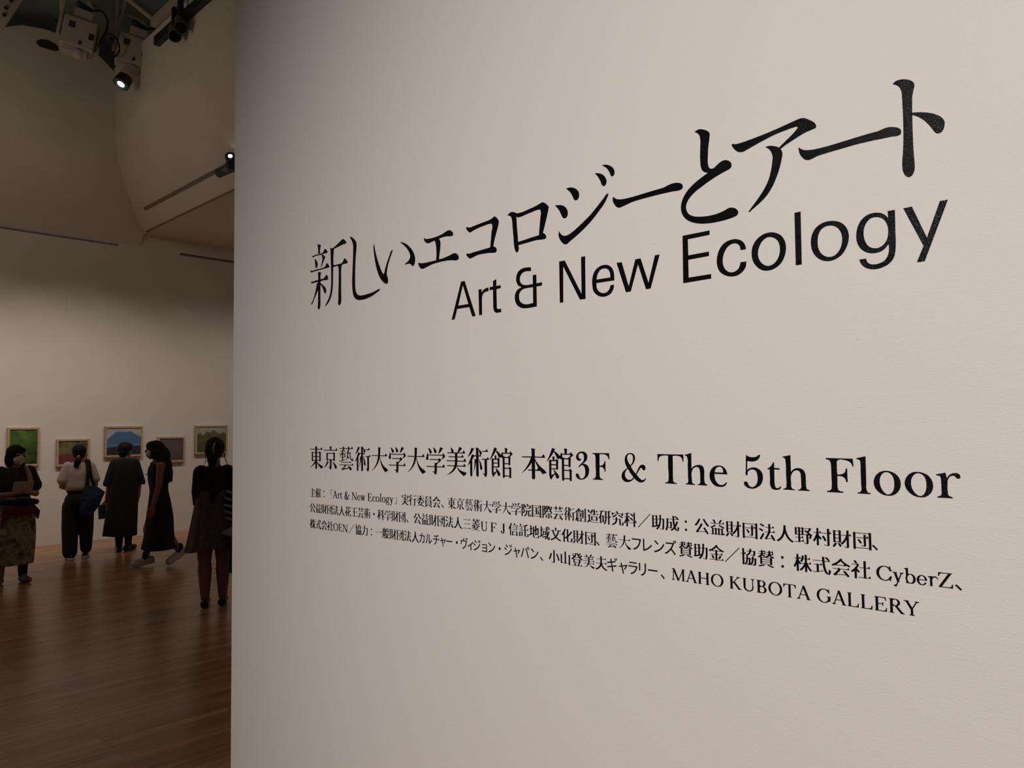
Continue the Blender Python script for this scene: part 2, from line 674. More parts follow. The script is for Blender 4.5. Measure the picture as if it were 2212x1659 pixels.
def art_foliage(u, v):
    c = mixc((0.012, 0.030, 0.008), (0.075, 0.15, 0.022), n1(u * 6, v * 7) * 1.3 - 0.25 + 0.55 * v - 0.15)
    c = mixc(c, (0.11, 0.22, 0.03), (n2(u * 5, v * 5) - 0.45) * 3 * max(0, v - 0.5) * 2)
    c = mixc(c, (0.16, 0.17, 0.12), max(0, n3(u * 9, v * 9) - 0.62) * 6 * max(0, (1 - u * 2.2)) * v)
    return mixc(c, (0.006, 0.012, 0.005), max(0, u - 0.35) * (1 - v) * 1.2)


def art_field(u, v):
    top = mixc((0.17, 0.14, 0.05), (0.05, 0.05, 0.025), (n1(u * 5, v * 6) - 0.4) * 3 * (v > 0.72) + 0.2 * n2(u * 9, v * 9))
    bot = mixc((0.16, 0.055, 0.035), (0.09, 0.028, 0.018), n2(u * 7, v * 5))
    return mixc(bot, top, (v - 0.42 + 0.08 * n3(u * 4, 1)) * 9)


def art_mountain(u, v):
    sky = mixc((0.30, 0.33, 0.40), (0.42, 0.38, 0.36), (n1(u * 2.5, v * 8) - 0.3) * 2)
    if v > 0.86:
        sky = mixc(sky, (0.40, 0.34, 0.31), (v - 0.86) * 8)
    ridge = min(0.85, 0.58 + 0.98 * u, 0.64 + 0.76 * (1 - u)) + 0.012 * n2(u * 30, 0)
    c = mixc((0.055, 0.125, 0.24), (0.075, 0.15, 0.27), n2(u * 6, v * 4)) if v < ridge else sky
    c = mixc(c, (0.16, 0.22, 0.34), max(0, 1 - abs(v - 0.37) / 0.08) * 0.5)
    tree = 0.27 + 0.045 * n3(u * 12, 2) + 0.05 * u
    return mixc((0.016, 0.018, 0.012), (0.032, 0.034, 0.024), n1(u * 9, v * 9)) if v < tree else c


def art_mist(u, v):
    c = mixc((0.075, 0.058, 0.062), (0.105, 0.080, 0.082), v + 0.3 * n1(u * 4, v * 4))
    for cx, cy, r in ((0.36, 0.58, 0.10), (0.70, 0.60, 0.19)):
        d = math.hypot((u - cx) * 1.1, v - cy)
        c = mixc(c, (0.14, 0.115, 0.11), max(0, 1 - abs(d - r * 0.5) / (r * 0.55)) * 0.45)
    return c


def art_reeds(u, v):
    sky = mixc((0.42, 0.42, 0.39), (0.24, 0.27, 0.23), n1(u * 4, v * 5))
    reed = mixc((0.05, 0.055, 0.018), (0.15, 0.125, 0.05), n2(u * 16, v * 3) * 0.9 + 0.1 * v)
    reed = mixc(reed, (0.02, 0.022, 0.010), (0.45 - v) * 1.6 * n3(u * 6, v * 6))
    top = 0.66 + 0.22 * n3(u * 9, 4) - 0.05 * math.sin(u * 9)
    return mixc(reed, sky, (v - top) * 14)


def picture(label, y0, z0, y1, z1, art, dep=0.06):
    t = thing('framed_photograph', label, 'picture', (FAR, (y0 + y1) / 2, z0), 0, 'wood-framed photographs on the far gallery wall')
    b = 0.030
    w, h = (y1 - y0) / 2, z1 - z0
    bm = bmesh.new()
    bm_box(bm, (0, -w, 0), (dep, -w + b, h), 0.003)
    bm_box(bm, (0, w - b, 0), (dep, w, h), 0.003)
    bm_box(bm, (0, -w + b, 0), (dep, w - b, b), 0.003)
    bm_box(bm, (0, -w + b, h - b), (dep, w - b, h), 0.003)
    from_bm('frame', bm, M['wood'], t)
    box('backing_board', (0.0, -w + b, b), (0.040, w - b, h - b), M['wood'], t)
    # the print: a sheet with its picture as a colour per point
    nu, nv = 56, 48
    V = [(0.046, -w + b + (2 * w - 2 * b) * i / nu, b + (h - 2 * b) * j / nv) for j in range(nv + 1) for i in range(nu + 1)]
    F = [(j * (nu + 1) + i, j * (nu + 1) + i + 1, (j + 1) * (nu + 1) + i + 1, (j + 1) * (nu + 1) + i) for j in range(nv) for i in range(nu)]
    k = len(V)
    V += [(0.040, -w + b, b), (0.040, w - b, b), (0.040, w - b, h - b), (0.040, -w + b, h - b)]
    F.append((k + 3, k + 2, k + 1, k))
    o = mesh('print', V, F, M['print'], t)
    ca = o.data.color_attributes.new('print', 'FLOAT_COLOR', 'POINT')
    for q in range(k):
        c = art((q % (nu + 1)) / nu, (q // (nu + 1)) / nv)
        ca.data[q].color = (*[1.2 * k_ for k_ in c], 1)
    return t


picture('tall wood-framed photograph of bright green foliage behind the masked woman holding papers', 2.906, 1.186, 3.318, 1.754, art_foliage)
picture('wood-framed photograph of a brown field behind the woman with the ponytail', 3.544, 1.162, 3.999, 1.573, art_field)
picture('wood-framed photograph of a blue mountain above a dark tree line', 4.216, 1.275, 4.789, 1.762, art_mountain)
picture('dim mauve-grey photograph in a wood frame behind the long-haired walking woman', 5.027, 1.157, 5.472, 1.579, art_mist)
picture('wood-framed photograph of reeds under a pale sky, behind the woman with the silver hair clip', 5.647, 1.272, 6.217, 1.764, art_reeds)


# ------------------------------------------------------------------ people
class Fig:
    """a standing figure in its own metres, facing +y, feet on z = 0"""

    def __init__(self, label, loc, face_deg, mat, group=None):
        self.label, self.loc, self.rz, self.mat = label, loc, math.radians(face_deg - 90), mat
        self.bm = bmesh.new()
        self.kids = []

    def limb(self, *jr):
        for (a, ra), (b, rb) in zip(jr, jr[1:]):
            bm_capsule(self.bm, a, b, ra, rb)

    def torso(self, H, lean=0.0, w=1.0):
        y = lambda z: lean * z / H
        B = self.bm
        bm_ball(B, (0, y(.53 * H), .525 * H), (.098 * H * w, .068 * H, .075 * H))
        bm_ball(B, (0, y(.62 * H), .615 * H), (.075 * H * w, .055 * H, .085 * H))
        bm_ball(B, (0, y(.72 * H), .725 * H), (.092 * H * w, .062 * H, .095 * H))
        self.limb(((-.085 * H * w, y(.80 * H), .800 * H), .034 * H), ((.085 * H * w, y(.80 * H), .800 * H), .034 * H))
        self.limb(((0, y(.82 * H) - .005 * H, .80 * H), .040 * H), ((0, y(.88 * H) + .003 * H, .885 * H), .030 * H))

    def head(self, H, turn=0.0, nod=0.0, off=(0, 0, 0)):
        R = Matrix.Rotation(math.radians(turn), 3, 'Z') @ Matrix.Rotation(math.radians(nod), 3, 'X')
        c = Vector((0, .010 * H, .930 * H)) + Vector(off)
        self.hc, self.hR, self.H = c, R, H
        P = lambda x, y, z: c + R @ Vector((x * H, y * H, z * H))
        B = self.bm
        bm_ball(B, P(0, -.004, .012), (.047 * H, .058 * H, .056 * H), R)
        bm_ball(B, P(0, .018, -.022), (.038 * H, .040 * H, .046 * H), R)
        bm_capsule(B, P(0, .030, -.050), P(0, .038, -.055), .018 * H, .014 * H)
        bm_capsule(B, P(0, .054, .004), P(0, .066, -.020), .006 * H, .0095 * H)
        bm_capsule(B, P(-.010, .055, -.038), P(.010, .055, -.038), .0055 * H, .0055 * H)
        for s in (-1, 1):
            bm_ball(B, P(s * .047, -.002, -.006), (.007 * H, .013 * H, .020 * H), R)
            bm_capsule(B, P(s * .012, .050, .010), P(s * .028, .046, .010), .007 * H, .007 * H)
        self.P = P

    def hand(self, wrist, d, n, side, H, curl=0.25):
        """palm, four fingers of different lengths bent at the knuckles, thumb from the palm's side"""
        d, n = Vector(d).normalized(), Vector(n).normalized()
        s = d.cross(n).normalized() * side
        wv = Vector(wrist)
        k = H / 1.6
        pc = wv + d * .045 * k
        for q in (-.022, -.007, .008, .022):
            bm_capsule(self.bm, wv + s * q * .6 * k, wv + d * .082 * k + s * q * k, .0145 * k, .0125 * k, 10)
        for q, L in ((-.027, .060), (-.009, .075), (.009, .080), (.027, .070)):
            a = wv + d * .085 * k + s * q * k
            b = a + (d * math.cos(curl) + n * math.sin(curl)) * L * .55 * k + s * q * .15 * k
            c = b + (d * math.cos(2.2 * curl) + n * math.sin(2.2 * curl)) * L * .5 * k
            bm_capsule(self.bm, a, b, .0092 * k, .0085 * k, 10)
            bm_capsule(self.bm, b, c, .0085 * k, .0072 * k, 10)
        a = wv + d * .025 * k + s * .026 * k
        b = a + (d * .75 + s * .6 + n * .25) * .045 * k
        c = b + (d * .95 + s * .1 + n * .3) * .034 * k
        bm_capsule(self.bm, a, b, .0125 * k, .0100 * k, 10)
        bm_capsule(self.bm, b, c, .0100 * k, .0080 * k, 10)

    def arm(self, sh, el, wr, d, n, side, H, curl=.25):
        self.limb((sh, .031 * H), (el, .0235 * H), (wr, .0165 * H))
        self.hand(wr, d, n, side, H, curl)

    def leg(self, hip, knee, ank, H, toe=None, k=1.0):
        self.limb((hip, .054 * H * k), (knee, .034 * H * k))
        kn, an = Vector(knee), Vector(ank)
        calf = kn.lerp(an, .30) + Vector((0, -.012 * H, 0))
        self.limb((knee, .031 * H * k), (tuple(calf), .0345 * H * k), (ank, .0205 * H * k))
        t = Vector(toe) if toe is not None else an + Vector((0, .10 * H, -.03 * H))
        self.limb((ank, .0205 * H * k), (tuple(t), .018 * H))
        bm_ball(self.bm, an + Vector((0, -.012 * H, -.018 * H)), .020 * H)

    def done(self, voxel=0.0065):
        o = fuse('person', self.bm, self.mat, None, voxel, 3)
        o.location = self.loc
        o.rotation_euler = (0, 0, self.rz)
        tag(o, self.label, 'person')
        self.o = o
        return o

    def world(self, p):
        return Matrix.Translation(Vector(self.loc)) @ Matrix.Rotation(self.rz, 4, 'Z') @ Vector(p)


def soft(name, fn, mat, parent, voxel=0.008, smooth=4):
    bm = bmesh.new()
    fn(bm)
    return fuse(name, bm, mat, parent, voxel, smooth)


def shoe_low(bm, ank, toe, w=.040, h=.055, heel=.03):
    a, t = Vector(ank), Vector(toe)
    d = (t - a)
    d.z = 0
    d.normalize()
    bm_capsule(bm, (a.x, a.y, a.z - .02), (a.x - d.x * heel, a.y - d.y * heel, .036), w * .9, w * .9)
    bm_capsule(bm, (a.x - d.x * heel, a.y - d.y * heel, w * .9), (t.x, t.y, w * .85), w * .9, w * .85)
    bm_capsule(bm, (a.x + d.x * .02, a.y + d.y * .02, h), (t.x - d.x * .03, t.y - d.y * .03, w), w * .8, w * .8)


def flat_soles(o, lo=0.0):
    for v in o.data.vertices:
        if v.co.z < lo:
            v.co.z = lo


# ---- the masked woman with papers, facing us half turned to the side
H = 1.535
f = Fig('person in a white face mask and patterned long skirt, reading papers held at her waist', (-10.11, 2.345, 0), 3, M['skin'])
f.torso(H)
f.head(H, turn=18, nod=-4)
f.leg((-.075, 0, .80), (-.085, .01, .44), (-.095, 0, .075), H, (-.115, .13, .035))
f.leg((.075, 0, .80), (.10, .03, .44), (.135, .02, .075), H, (.215, .125, .035))
f.arm((-.145, .0, 1.245), (-.200, .03, .985), (-.065, .215, 1.02), (.75, .45, .12), (0, -.2, 1), 1, H, .5)
f.arm((.145, .0, 1.245), (.210, .05, .985), (.075, .225, 1.005), (-.8, .4, .1), (0, -.2, 1), -1, H, .5)
p1 = f.done()
P = f.P
soft('hair', lambda b: (bm_ball(b, P(0, -.010, .018), (.060 * H, .066 * H, .060 * H), f.hR),
                        bm_ball(b, P(-.034, -.010, -.030), (.030 * H, .050 * H, .062 * H), f.hR),
                        bm_ball(b, P(.036, -.018, -.030), (.026 * H, .042 * H, .062 * H), f.hR),
                        bm_ball(b, P(0, -.038, -.035), (.050 * H, .034 * H, .066 * H), f.hR),
                        bm_capsule(b, P(-.034, .040, .041), P(.034, .040, .041), .011 * H, .011 * H),
                        bm_capsule(b, P(-.042, .010, -.06), P(-.050, .045, -.135), .018 * H, .010 * H)), M['hair'], p1, .006)
soft('face_mask', lambda b: (bm_ball(b, P(0, .036, -.032), (.040 * H, .036 * H, .034 * H), f.hR),
                             bm_capsule(b, P(0, .060, -.012), P(0, .058, -.055), .016 * H, .014 * H)), M['mask'], p1, .006)
for s in (-1, 1):
    bm = bmesh.new()
    bm_ball(bm, P(s * .020, .0535, .004), (.0085 * H, .004 * H, .005 * H), f.hR, 12)
    from_bm('eye', bm, M['eye'], p1, True)


def top1(b):
    bm_loft(b, [(.90, 0, 0, .150, .115), (1.0, 0, 0, .155, .115), (1.12, 0, 0, .160, .115), (1.22, 0, 0, .150, .095), (1.285, 0, 0, .085, .065)])
    bm_capsule(b, (-.142, 0, 1.245), (-.19, .02, 1.08), .064, .076)
    bm_capsule(b, (.142, 0, 1.245), (.20, .025, 1.08), .064, .076)


soft('blouse', top1, M['charcoal'], p1)
bm = bmesh.new()
bm_capsule(bm, (-.095, .045, 1.285), (-.120, .085, 1.17), .022, .030)
bm_capsule(bm, (-.120, .085, 1.17), (-.115, .105, 1.07), .030, .024)
bm_capsule(bm, (-.095, .045, 1.285), (-.06, -.05, 1.285), .022, .022)
from_bm('neck_scarf', bm, M['beige'], p1, True)['label'] = 'beige scarf end over one shoulder'
garment('skirt', [(.96, 0, 0, .145, .12), (.86, 0, 0, .185, .155), (.6, .01, .01, .215, .185), (.40, .015, .01, .215, .19), (.215, .02, .01, .205, .185)], M['floral'], p1, 9, .05, seed=3)
for s, x, tx in ((-1, -.095, -.115), (1, .135, .215)):
    bm = bmesh.new()
    bm_capsule(bm, (x - s * .005, .004, .36), (x, .0, .085), .062, .046)
    o = fuse('legging', bm, M['black'], p1, .008)
    bm = bmesh.new()
    shoe_low(bm, (x, .01, .09), (tx, .135, .03), .040, .05)
    o = fuse('shoe', bm, M['tan'], p1, .007)
    flat_soles(o)
# what she carries
bag = thing('shoulder_bag', 'wine-red and black cloth bag slung across the hips of the masked woman', 'bag', f.world((0.03, .17, .80)), f.rz)


def bag1(b):
    bm_ball(b, (-.05, .03, .03), (.135, .075, .075))
    bm_capsule(b, (-.13, .03, .05), (-.195, .02, -.01), .045, .035)
    bm_capsule(b, (-.195, .02, -.01), (-.205, .02, -.085), .035, .012)
    bm_capsule(b, (.10, .02, .02), (.14, .0, -.15), .045, .012)


soft('pouch', bag1, M['wine'], bag)
tube('strap', curve_pts([(-.20, -.02, .10), (-.12, .09, .115), (.0, .11, .12), (.12, .09, .12), (.19, -.02, .12)]), .032, M['black'], bag)
pap = thing('papers', 'white folded sheets held by the masked woman at her chest', 'paper', f.world((0.01, .275, 1.035)), f.rz)
xf = Matrix.Rotation(math.radians(-28), 4, 'X')
box('sheet', (-.10, .0, -.03), (.09, .004, .125), M['paper'], pap, 0, xf)
box('sheet', (-.085, .005, -.02), (.10, .009, .115), M['paper'], pap, 0, xf)

# ---- the woman with the ponytail, seen from behind
H = 1.515
f = Fig('person with a gold-clipped ponytail, pale blouse and wide black trousers, seen from behind', (-11.30, 3.35, 0), 172, M['skin'])
f.torso(H)
f.head(H, turn=-6, nod=3)
f.leg((-.075, 0, .78), (-.085, .01, .43), (-.085, -.02, .075), H, (-.095, .12, .035))
f.leg((.075, 0, .78), (.085, .02, .43), (.100, .06, .075), H, (.135, .19, .035))
f.arm((-.13, 0, 1.215), (-.195, -.01, .97), (-.13, .18, .93), (.7, .6, .1), (.1, .3, 1), 1, H, .5)
f.arm((.13, 0, 1.215), (.195, -.01, .97), (.13, .18, .95), (-.7, .6, .1), (-.1, .3, 1), -1, H, .5)
p2 = f.done()
P = f.P
soft('hair', lambda b: (bm_ball(b, P(0, -.014, .016), (.058 * H, .064 * H, .058 * H), f.hR),
                        bm_ball(b, P(0, -.035, -.012), (.050 * H, .042 * H, .045 * H), f.hR)), M['hair'], p2, .006)
soft('ponytail', lambda b: (bm_capsule(b, P(-.006, -.074, -.036), P(-.012, -.082, -.07), .018 * H, .025 * H),
                            bm_capsule(b, P(-.012, -.082, -.07), P(-.022, -.072, -.115), .027 * H, .019 * H)), M['hair'], p2, .006)
bm = bmesh.new()
bm_ball(bm, P(-.006, -.094, -.034), (.017, .012, .024), f.hR, 14)
from_bm('hair_clip', bm, M['gold'], p2, True)['label'] = 'shiny gold hair clip'


def top2(b):
    bm_loft(b, [(.905, 0, 0, .140, .105), (.95, 0, 0, .165, .125), (1.03, 0, 0, .160, .12), (1.14, 0, 0, .160, .115), (1.22, 0, 0, .140, .09), (1.285, 0, 0, .070, .060)])
    bm_capsule(b, (-.128, 0, 1.222), (-.185, -.005, 1.05), .068, .070)
    bm_capsule(b, (.128, 0, 1.222), (.185, -.005, 1.05), .068, .070)


soft('blouse', top2, M['blouse'], p2)


def pants2(b):
    bm_ball(b, (0, 0, .90), (.145, .11, .06))
    bm_ball(b, (0, 0, .76), (.168, .14, .15))
    bm_capsule(b, (-.085, 0, .70), (-.090, .005, .40), .105, .100)
    bm_capsule(b, (-.090, .005, .40), (-.090, -.01, .10), .100, .088)
    bm_capsule(b, (.085, 0, .70), (.100, .02, .40), .105, .090)
    bm_capsule(b, (.100, .02, .40), (.108, .05, .13), .090, .070)


o = soft('trousers', pants2, M['black'], p2)
for v in o.data.vertices:
    v.co.z = max(v.co.z, .035)
for x, y, tx, ty in ((-.085, -.02, -.095, .12), (.100, .06, .135, .19)):
    bm = bmesh.new()
    shoe_low(bm, (x, y, .08), (tx, ty, .03), .042, .045, .05)
    o = fuse('shoe', bm, M['black_leather'], p2, .007)
    flat_soles(o, .012)
    bm = bmesh.new()
    d = Vector((tx - x, ty - y, 0)).normalized()
    bm_capsule(bm, (x - d.x * .06, y - d.y * .06, .022), (tx, ty, .022), .042, .040)
    s = fuse('sole', bm, M['sole'], o, .007)
    flat_soles(s)
    for v in s.data.vertices:
        v.co.z = min(v.co.z, .034)
    s['label'] = 'white rubber sole'
bag = thing('tote_bag', 'navy canvas tote bag hanging from the shoulder of the ponytailed woman', 'bag', f.world((.105, -.135, .60)), f.rz)


def bag2(b):
    edge = [(-.09, .02), (.02, -.01), (.10, .10), (.165, .27), (.07, .345), (-.03, .36), (-.08, .20)]
    for (xa, za), (xb, zb) in zip(edge, edge[1:] + edge[:1]):
        bm_capsule(b, (xa, 0, za), (xb, 0, zb), .022, .022)
        bm_capsule(b, (.03, -.005, .19), ((xa + xb) / 2, 0, (za + zb) / 2), .050, .020)
        bm_capsule(b, (.03, -.005, .19), (xa, 0, za), .050, .020)


soft('bag_body', bag2, M['denim'], bag)
tube('strap', curve_pts([(-.03, .0, .34), (-.02, .0, .46), (-.015, .005, .58), (-.02, .09, .70), (-.02, .20, .62)]), .021, M['black'], bag)
tube('strap', curve_pts([(.07, .0, .33), (.03, .0, .44), (.012, .01, .56), (.005, .09, .695), (.0, .20, .62)]), .018, M['black'], bag)

# ---- the woman in the loose black dress, seen from behind, head turned aside
H = 1.525
f = Fig('person with cropped black hair in a loose black calf-length dress, back turned to us', (-11.52, 4.005, 0), 168, M['skin'])
f.torso(H)
f.head(H, turn=-52, nod=0, off=(.01, 0, 0))
f.leg((-.07, 0, .78), (-.068, .0, .43), (-.062, -.02, .07), H, (-.066, .11, .035), .92)
f.leg((.07, 0, .78), (.070, .01, .43), (.062, .05, .07), H, (.150, .13, .035), .92)
f.arm((-.13, 0, 1.21), (-.190, .02, .96), (-.215, .09, .72), (-.05, .15, -1), (.3, 1, 0), -1, H, .6)
f.arm((.13, 0, 1.21), (.190, .02, .97), (.190, .08, .74), (-.05, .2, -1), (-1, .3, 0), 1, H, .3)
p3 = f.done()
P = f.P
soft('hair', lambda b: (bm_ball(b, P(0, -.010, .018), (.060 * H, .066 * H, .058 * H), f.hR),
                        bm_ball(b, P(0, -.034, -.020), (.048 * H, .038 * H, .050 * H), f.hR),
                        bm_ball(b, P(.0, .035, .036), (.042 * H, .030 * H, .024 * H), f.hR)), M['hair'], p3, .006)
g3 = garment('dress', [(1.30, 0, 0, .075, .060), (1.265, 0, 0, .140, .085), (1.22, 0, 0, .165, .105), (1.12, 0, 0, .170, .125), (.90, -.005, 0, .180, .14), (.62, -.025, 0, .198, .155), (.36, -.045, 0, .212, .165), (.225, -.052, 0, .218, .17)], M['black'], p3, 5, .06, seed=8, wob=.012)


def sleeves3(b):
    for s in (-1, 1):
        bm_capsule(b, (s * .122, 0, 1.222), (s * .168, .010, 1.04), .074, .080)
        bm_capsule(b, (s * .168, .010, 1.04), (s * .198, .016, .955), .078, .074)


o = soft('sleeve', sleeves3, M['black'], p3)
for v in o.data.vertices:
    lim = .905 + .25 * max(0, .30 - abs(v.co.x))
    v.co.z = max(v.co.z, lim)
for x, y, tx, ty in ((-.062, -.02, -.066, .11), (.062, .05, .150, .13)):
    bm = bmesh.new()
    bm_capsule(bm, (x, y * .3, .40), (x, y, .09), .062, .046)
    fuse('stocking', bm, M['black'], p3, .008)
    bm = bmesh.new()
    shoe_low(bm, (x, y, .085), (tx, ty, .03), .044, .06, .045)
    o = fuse('shoe', bm, M['black_leather'], p3, .007)
    flat_soles(o)
bk = box('booklet', (-.055, -.012, -.155), (.045, .012, .045), M['booklet'], None, .003)
bk.location = f.world((-.262, .105, .615))
bk.rotation_euler = (0, math.radians(-3), f.rz)
tag(bk, 'dark grey card folder held low at the side of the loose black dress', 'folder')

# ---- the long-haired woman walking past
H = 1.555
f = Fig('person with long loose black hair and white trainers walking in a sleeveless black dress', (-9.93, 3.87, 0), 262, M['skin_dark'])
f.torso(H, .02)
f.head(H, turn=8, nod=6, off=(0, .05, 0))
f.leg((-.07, 0, .80), (-.075, -.04, .43), (-.08, -.225, .155), H, (-.085, -.115, .060))
f.leg((.07, 0, .80), (.075, .12, .45), (.075, .135, .085), H, (.080, .25, .040))
f.arm((-.160, .03, 1.25), (-.185, .055, 1.00), (-.180, .115, .765), (0, .15, -1), (1, .3, 0), -1, H, .3)
f.arm((.160, .035, 1.255), (.185, -.02, .99), (.165, -.09, .775), (0, -.15, -1), (-1, .3, 0), 1, H, .35)
p4 = f.done()
P = f.P


def hair4(b):
    bm_ball(b, P(0, -.008, .016), (.060 * H, .070 * H, .060 * H), f.hR)
    bm_ball(b, P(0, .020, .026), (.052 * H, .048 * H, .042 * H), f.hR)
    for s in (-1, 1):
        bm_ball(b, P(s * .040, .006, -.020), (.020 * H, .040 * H, .060 * H), f.hR)
        bm_capsule(b, P(s * .042, -.004, -.02), (s * .088, .0, 1.27), .042, .036)
    bm_loft(b, [(1.50, 0, .03, .06, .07), (1.42, 0, .015, .088, .088), (1.32, 0, -.02, .095, .085), (1.20, 0, -.06, .100, .070), (1.08, 0, -.09, .09, .045)])
    bm_ball(b, (0, -.045, 1.36), (.085, .075, .12))
    bm_ball(b, (0, -.085, 1.20), (.098, .058, .16))
    bm_capsule(b, (.05, -.10, 1.16), (.06, -.115, 1.03), .045, .018)
    bm_capsule(b, (-.05, -.10, 1.16), (-.05, -.12, 1.05), .045, .018)
    bm_capsule(b, (.075, .02, 1.36), (.095, .07, 1.18), .030, .016)
    bm_capsule(b, (.095, .07, 1.18), (.10, .145, 1.13), .014, .006)


soft('hair', hair4, M['hair'], p4, .006)
soft('face_mask', lambda b: (bm_ball(b, P(0, .036, -.032), (.036 * H, .030 * H, .030 * H), f.hR),
                             bm_capsule(b, P(0, .056, -.016), P(0, .052, -.052), .012 * H, .011 * H)), M['mask'], p4, .006)
garment('dress', [(1.27, 0, .03, .105, .075), (1.20, 0, .03, .140, .105), (1.08, 0, .02, .150, .115), (.94, 0, .01, .135, .105), (.80, 0, 0, .160, .125), (.60, 0, -.005, .170, .155), (.40, 0, .0, .175, .172), (.215, 0, .005, .185, .205)], M['black'], p4, 4, .05, seed=5, wob=.01)
for x, y, z, tx, ty, tz, heel in ((-.08, -.225, .155, -.085, -.105, .040, .05), (.075, .135, .085, .080, .26, .030, .05)):
    bm = bmesh.new()
    bm_capsule(bm, (x, y, z + .075), (x, y + .01, z - .01), .040, .040)
    fuse('sock', bm, M['black'], p4, .007)
    a, t = Vector((x, y, z)), Vector((tx, ty, tz))
    d = (t - a).normalized()
    up = Vector((0, 0, 1)) - d * d.z
    hl = a - d * .05 - up * .03
    bm = bmesh.new()
    bm_capsule(bm, a - up * .005, hl, .042, .046)
    bm_capsule(bm, hl, t + up * .016, .046, .040)
    bm_capsule(bm, a + d * .035, t - d * .02 + up * .03, .042, .038)
    o = fuse('trainer', bm, M['trainer'], p4, .007)
    flat_soles(o, .004)
    bm = bmesh.new()
    bm_capsule(bm, hl - up * .034 - d * .01, t - up * .014, .026, .022)
    bm_capsule(bm, hl - up * .034 - d * .01 + Vector((.022, 0, 0)), t - up * .014 + Vector((.02, 0, 0)), .024, .020)
    bm_capsule(bm, hl - up * .034 - d * .01 - Vector((.022, 0, 0)), t - up * .014 - Vector((.02, 0, 0)), .024, .020)
    s = fuse('sole', bm, M['sole'], o, .007)
    flat_soles(s)
    s['label'] = 'thick white sole'

# ---- the woman nearest to us, seen from behind, half hidden by the partition
H = 1.60
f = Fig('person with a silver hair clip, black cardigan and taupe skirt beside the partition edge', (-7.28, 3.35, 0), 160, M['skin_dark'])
f.torso(H, 0, .86)
f.head(H, turn=-22, nod=4, off=(.01, .0, .008))
f.leg((-.075, 0, .83), (-.080, .01, .45), (-.075, -.02, .075), H, (-.05, .12, .035), 1.18)
f.leg((.075, 0, .83), (.082, .01, .45), (.085, .0, .075), H, (.115, .135, .035), 1.18)
f.arm((-.125, 0, 1.265), (-.145, .0, 1.03), (-.10, .20, 1.02), (.7, .6, .15), (.1, .3, 1), 1, H, .5)
f.arm((.125, 0, 1.265), (.155, .0, 1.03), (.15, .20, .98), (-.5, .8, .05), (-.1, .2, 1), -1, H, .5)
p5 = f.done()
P = f.P


def hair5(b):
    bm_ball(b, P(0, -.012, .018), (.056 * H, .066 * H, .057 * H), f.hR)
    bm_ball(b, P(0, -.040, -.010), (.050 * H, .040 * H, .048 * H), f.hR)
    bm_ball(b, P(-.004, -.050, -.055), (.030 * H, .030 * H, .040 * H), f.hR)
    bm_capsule(b, P(-.006, -.050, -.08), P(-.008, -.048, -.125), .020 * H, .012 * H)


soft('hair', hair5, M['hair'], p5, .006)
tube('loose_strand', curve_pts([P(.046, .015, .0), P(.047, .018, -.04), P(.054, .014, -.065), P(.064, .012, -.085), P(.064, .012, -.100), P(.052, .012, -.110), P(.044, .012, -.104)]), [.0038] * 24, M['hair'], p5)
tube('loose_strand', curve_pts([P(-.046, -.015, -.01), P(-.05, -.02, -.05), P(-.056, -.02, -.08), P(-.066, -.02, -.10)]), [.0025] * 24, M['hair'], p5)
tube('hair_clip', curve_pts([P(.020, -.066, .046), P(.014, -.076, .024), P(.013, -.080, .000), P(.018, -.078, -.024)], 10), [.002, .004, .005, .006, .006, .006, .005, .005, .004, .002], M['silver'], p5)


def top5(b):
    bm_loft(b, [(1.055, 0, 0, .142, .116), (1.10, 0, 0, .150, .12), (1.20, 0, 0, .155, .115), (1.28, 0, 0, .145, .095), (1.33, 0, 0, .095, .07)])
    bm_capsule(b, (-.118, 0, 1.272), (-.142, -.005, 1.09), .074, .062)
    bm_capsule(b, (-.142, -.005, 1.09), (-.138, .05, .985), .062, .050)
    bm_capsule(b, (-.138, .05, .985), (-.12, .14, 1.0), .052, .048)
    bm_capsule(b, (.118, 0, 1.272), (.150, .0, 1.09), .074, .064)
    bm_capsule(b, (.150, .0, 1.09), (.155, .05, .985), .064, .052)
    bm_capsule(b, (.155, .05, .985), (.15, .14, .98), .052, .048)
    bm_capsule(b, (-.02, -.115, 1.08), (-.022, -.125, 1.01), .030, .026)


soft('cardigan', top5, M['black'], p5)
garment('skirt', [(1.10, 0, 0, .150, .115), (1.02, 0, 0, .165, .125), (.88, 0, 0, .190, .150), (.72, -.005, 0, .212, .18), (.60, -.01, 0, .230, .20), (.545, -.012, 0, .240, .205)], M['tulle'], p5, 11, .055, seed=12, wob=.018, seg=120)
for x, y, tx, ty in ((-.075, -.02, -.05, .12), (.085, .0, .115, .135)):
    bm = bmesh.new()
    shoe_low(bm, (x, y, .075), (tx, ty, .03), .044, .045, .05)
    o = fuse('loafer', bm, M['black_leather'], p5, .007)
    flat_soles(o)
# bags at her right side, partly behind the partition edge
sb = thing('striped_bag', 'black bag with pale stripes tucked under the arm beside the partition edge', 'bag', f.world((.175, -.095, .80)), f.rz)


def sbag(b):
    bm_ball(b, (0, 0, .13), (.11, .055, .19))
    bm_ball(b, (.03, 0, .03), (.10, .05, .10))


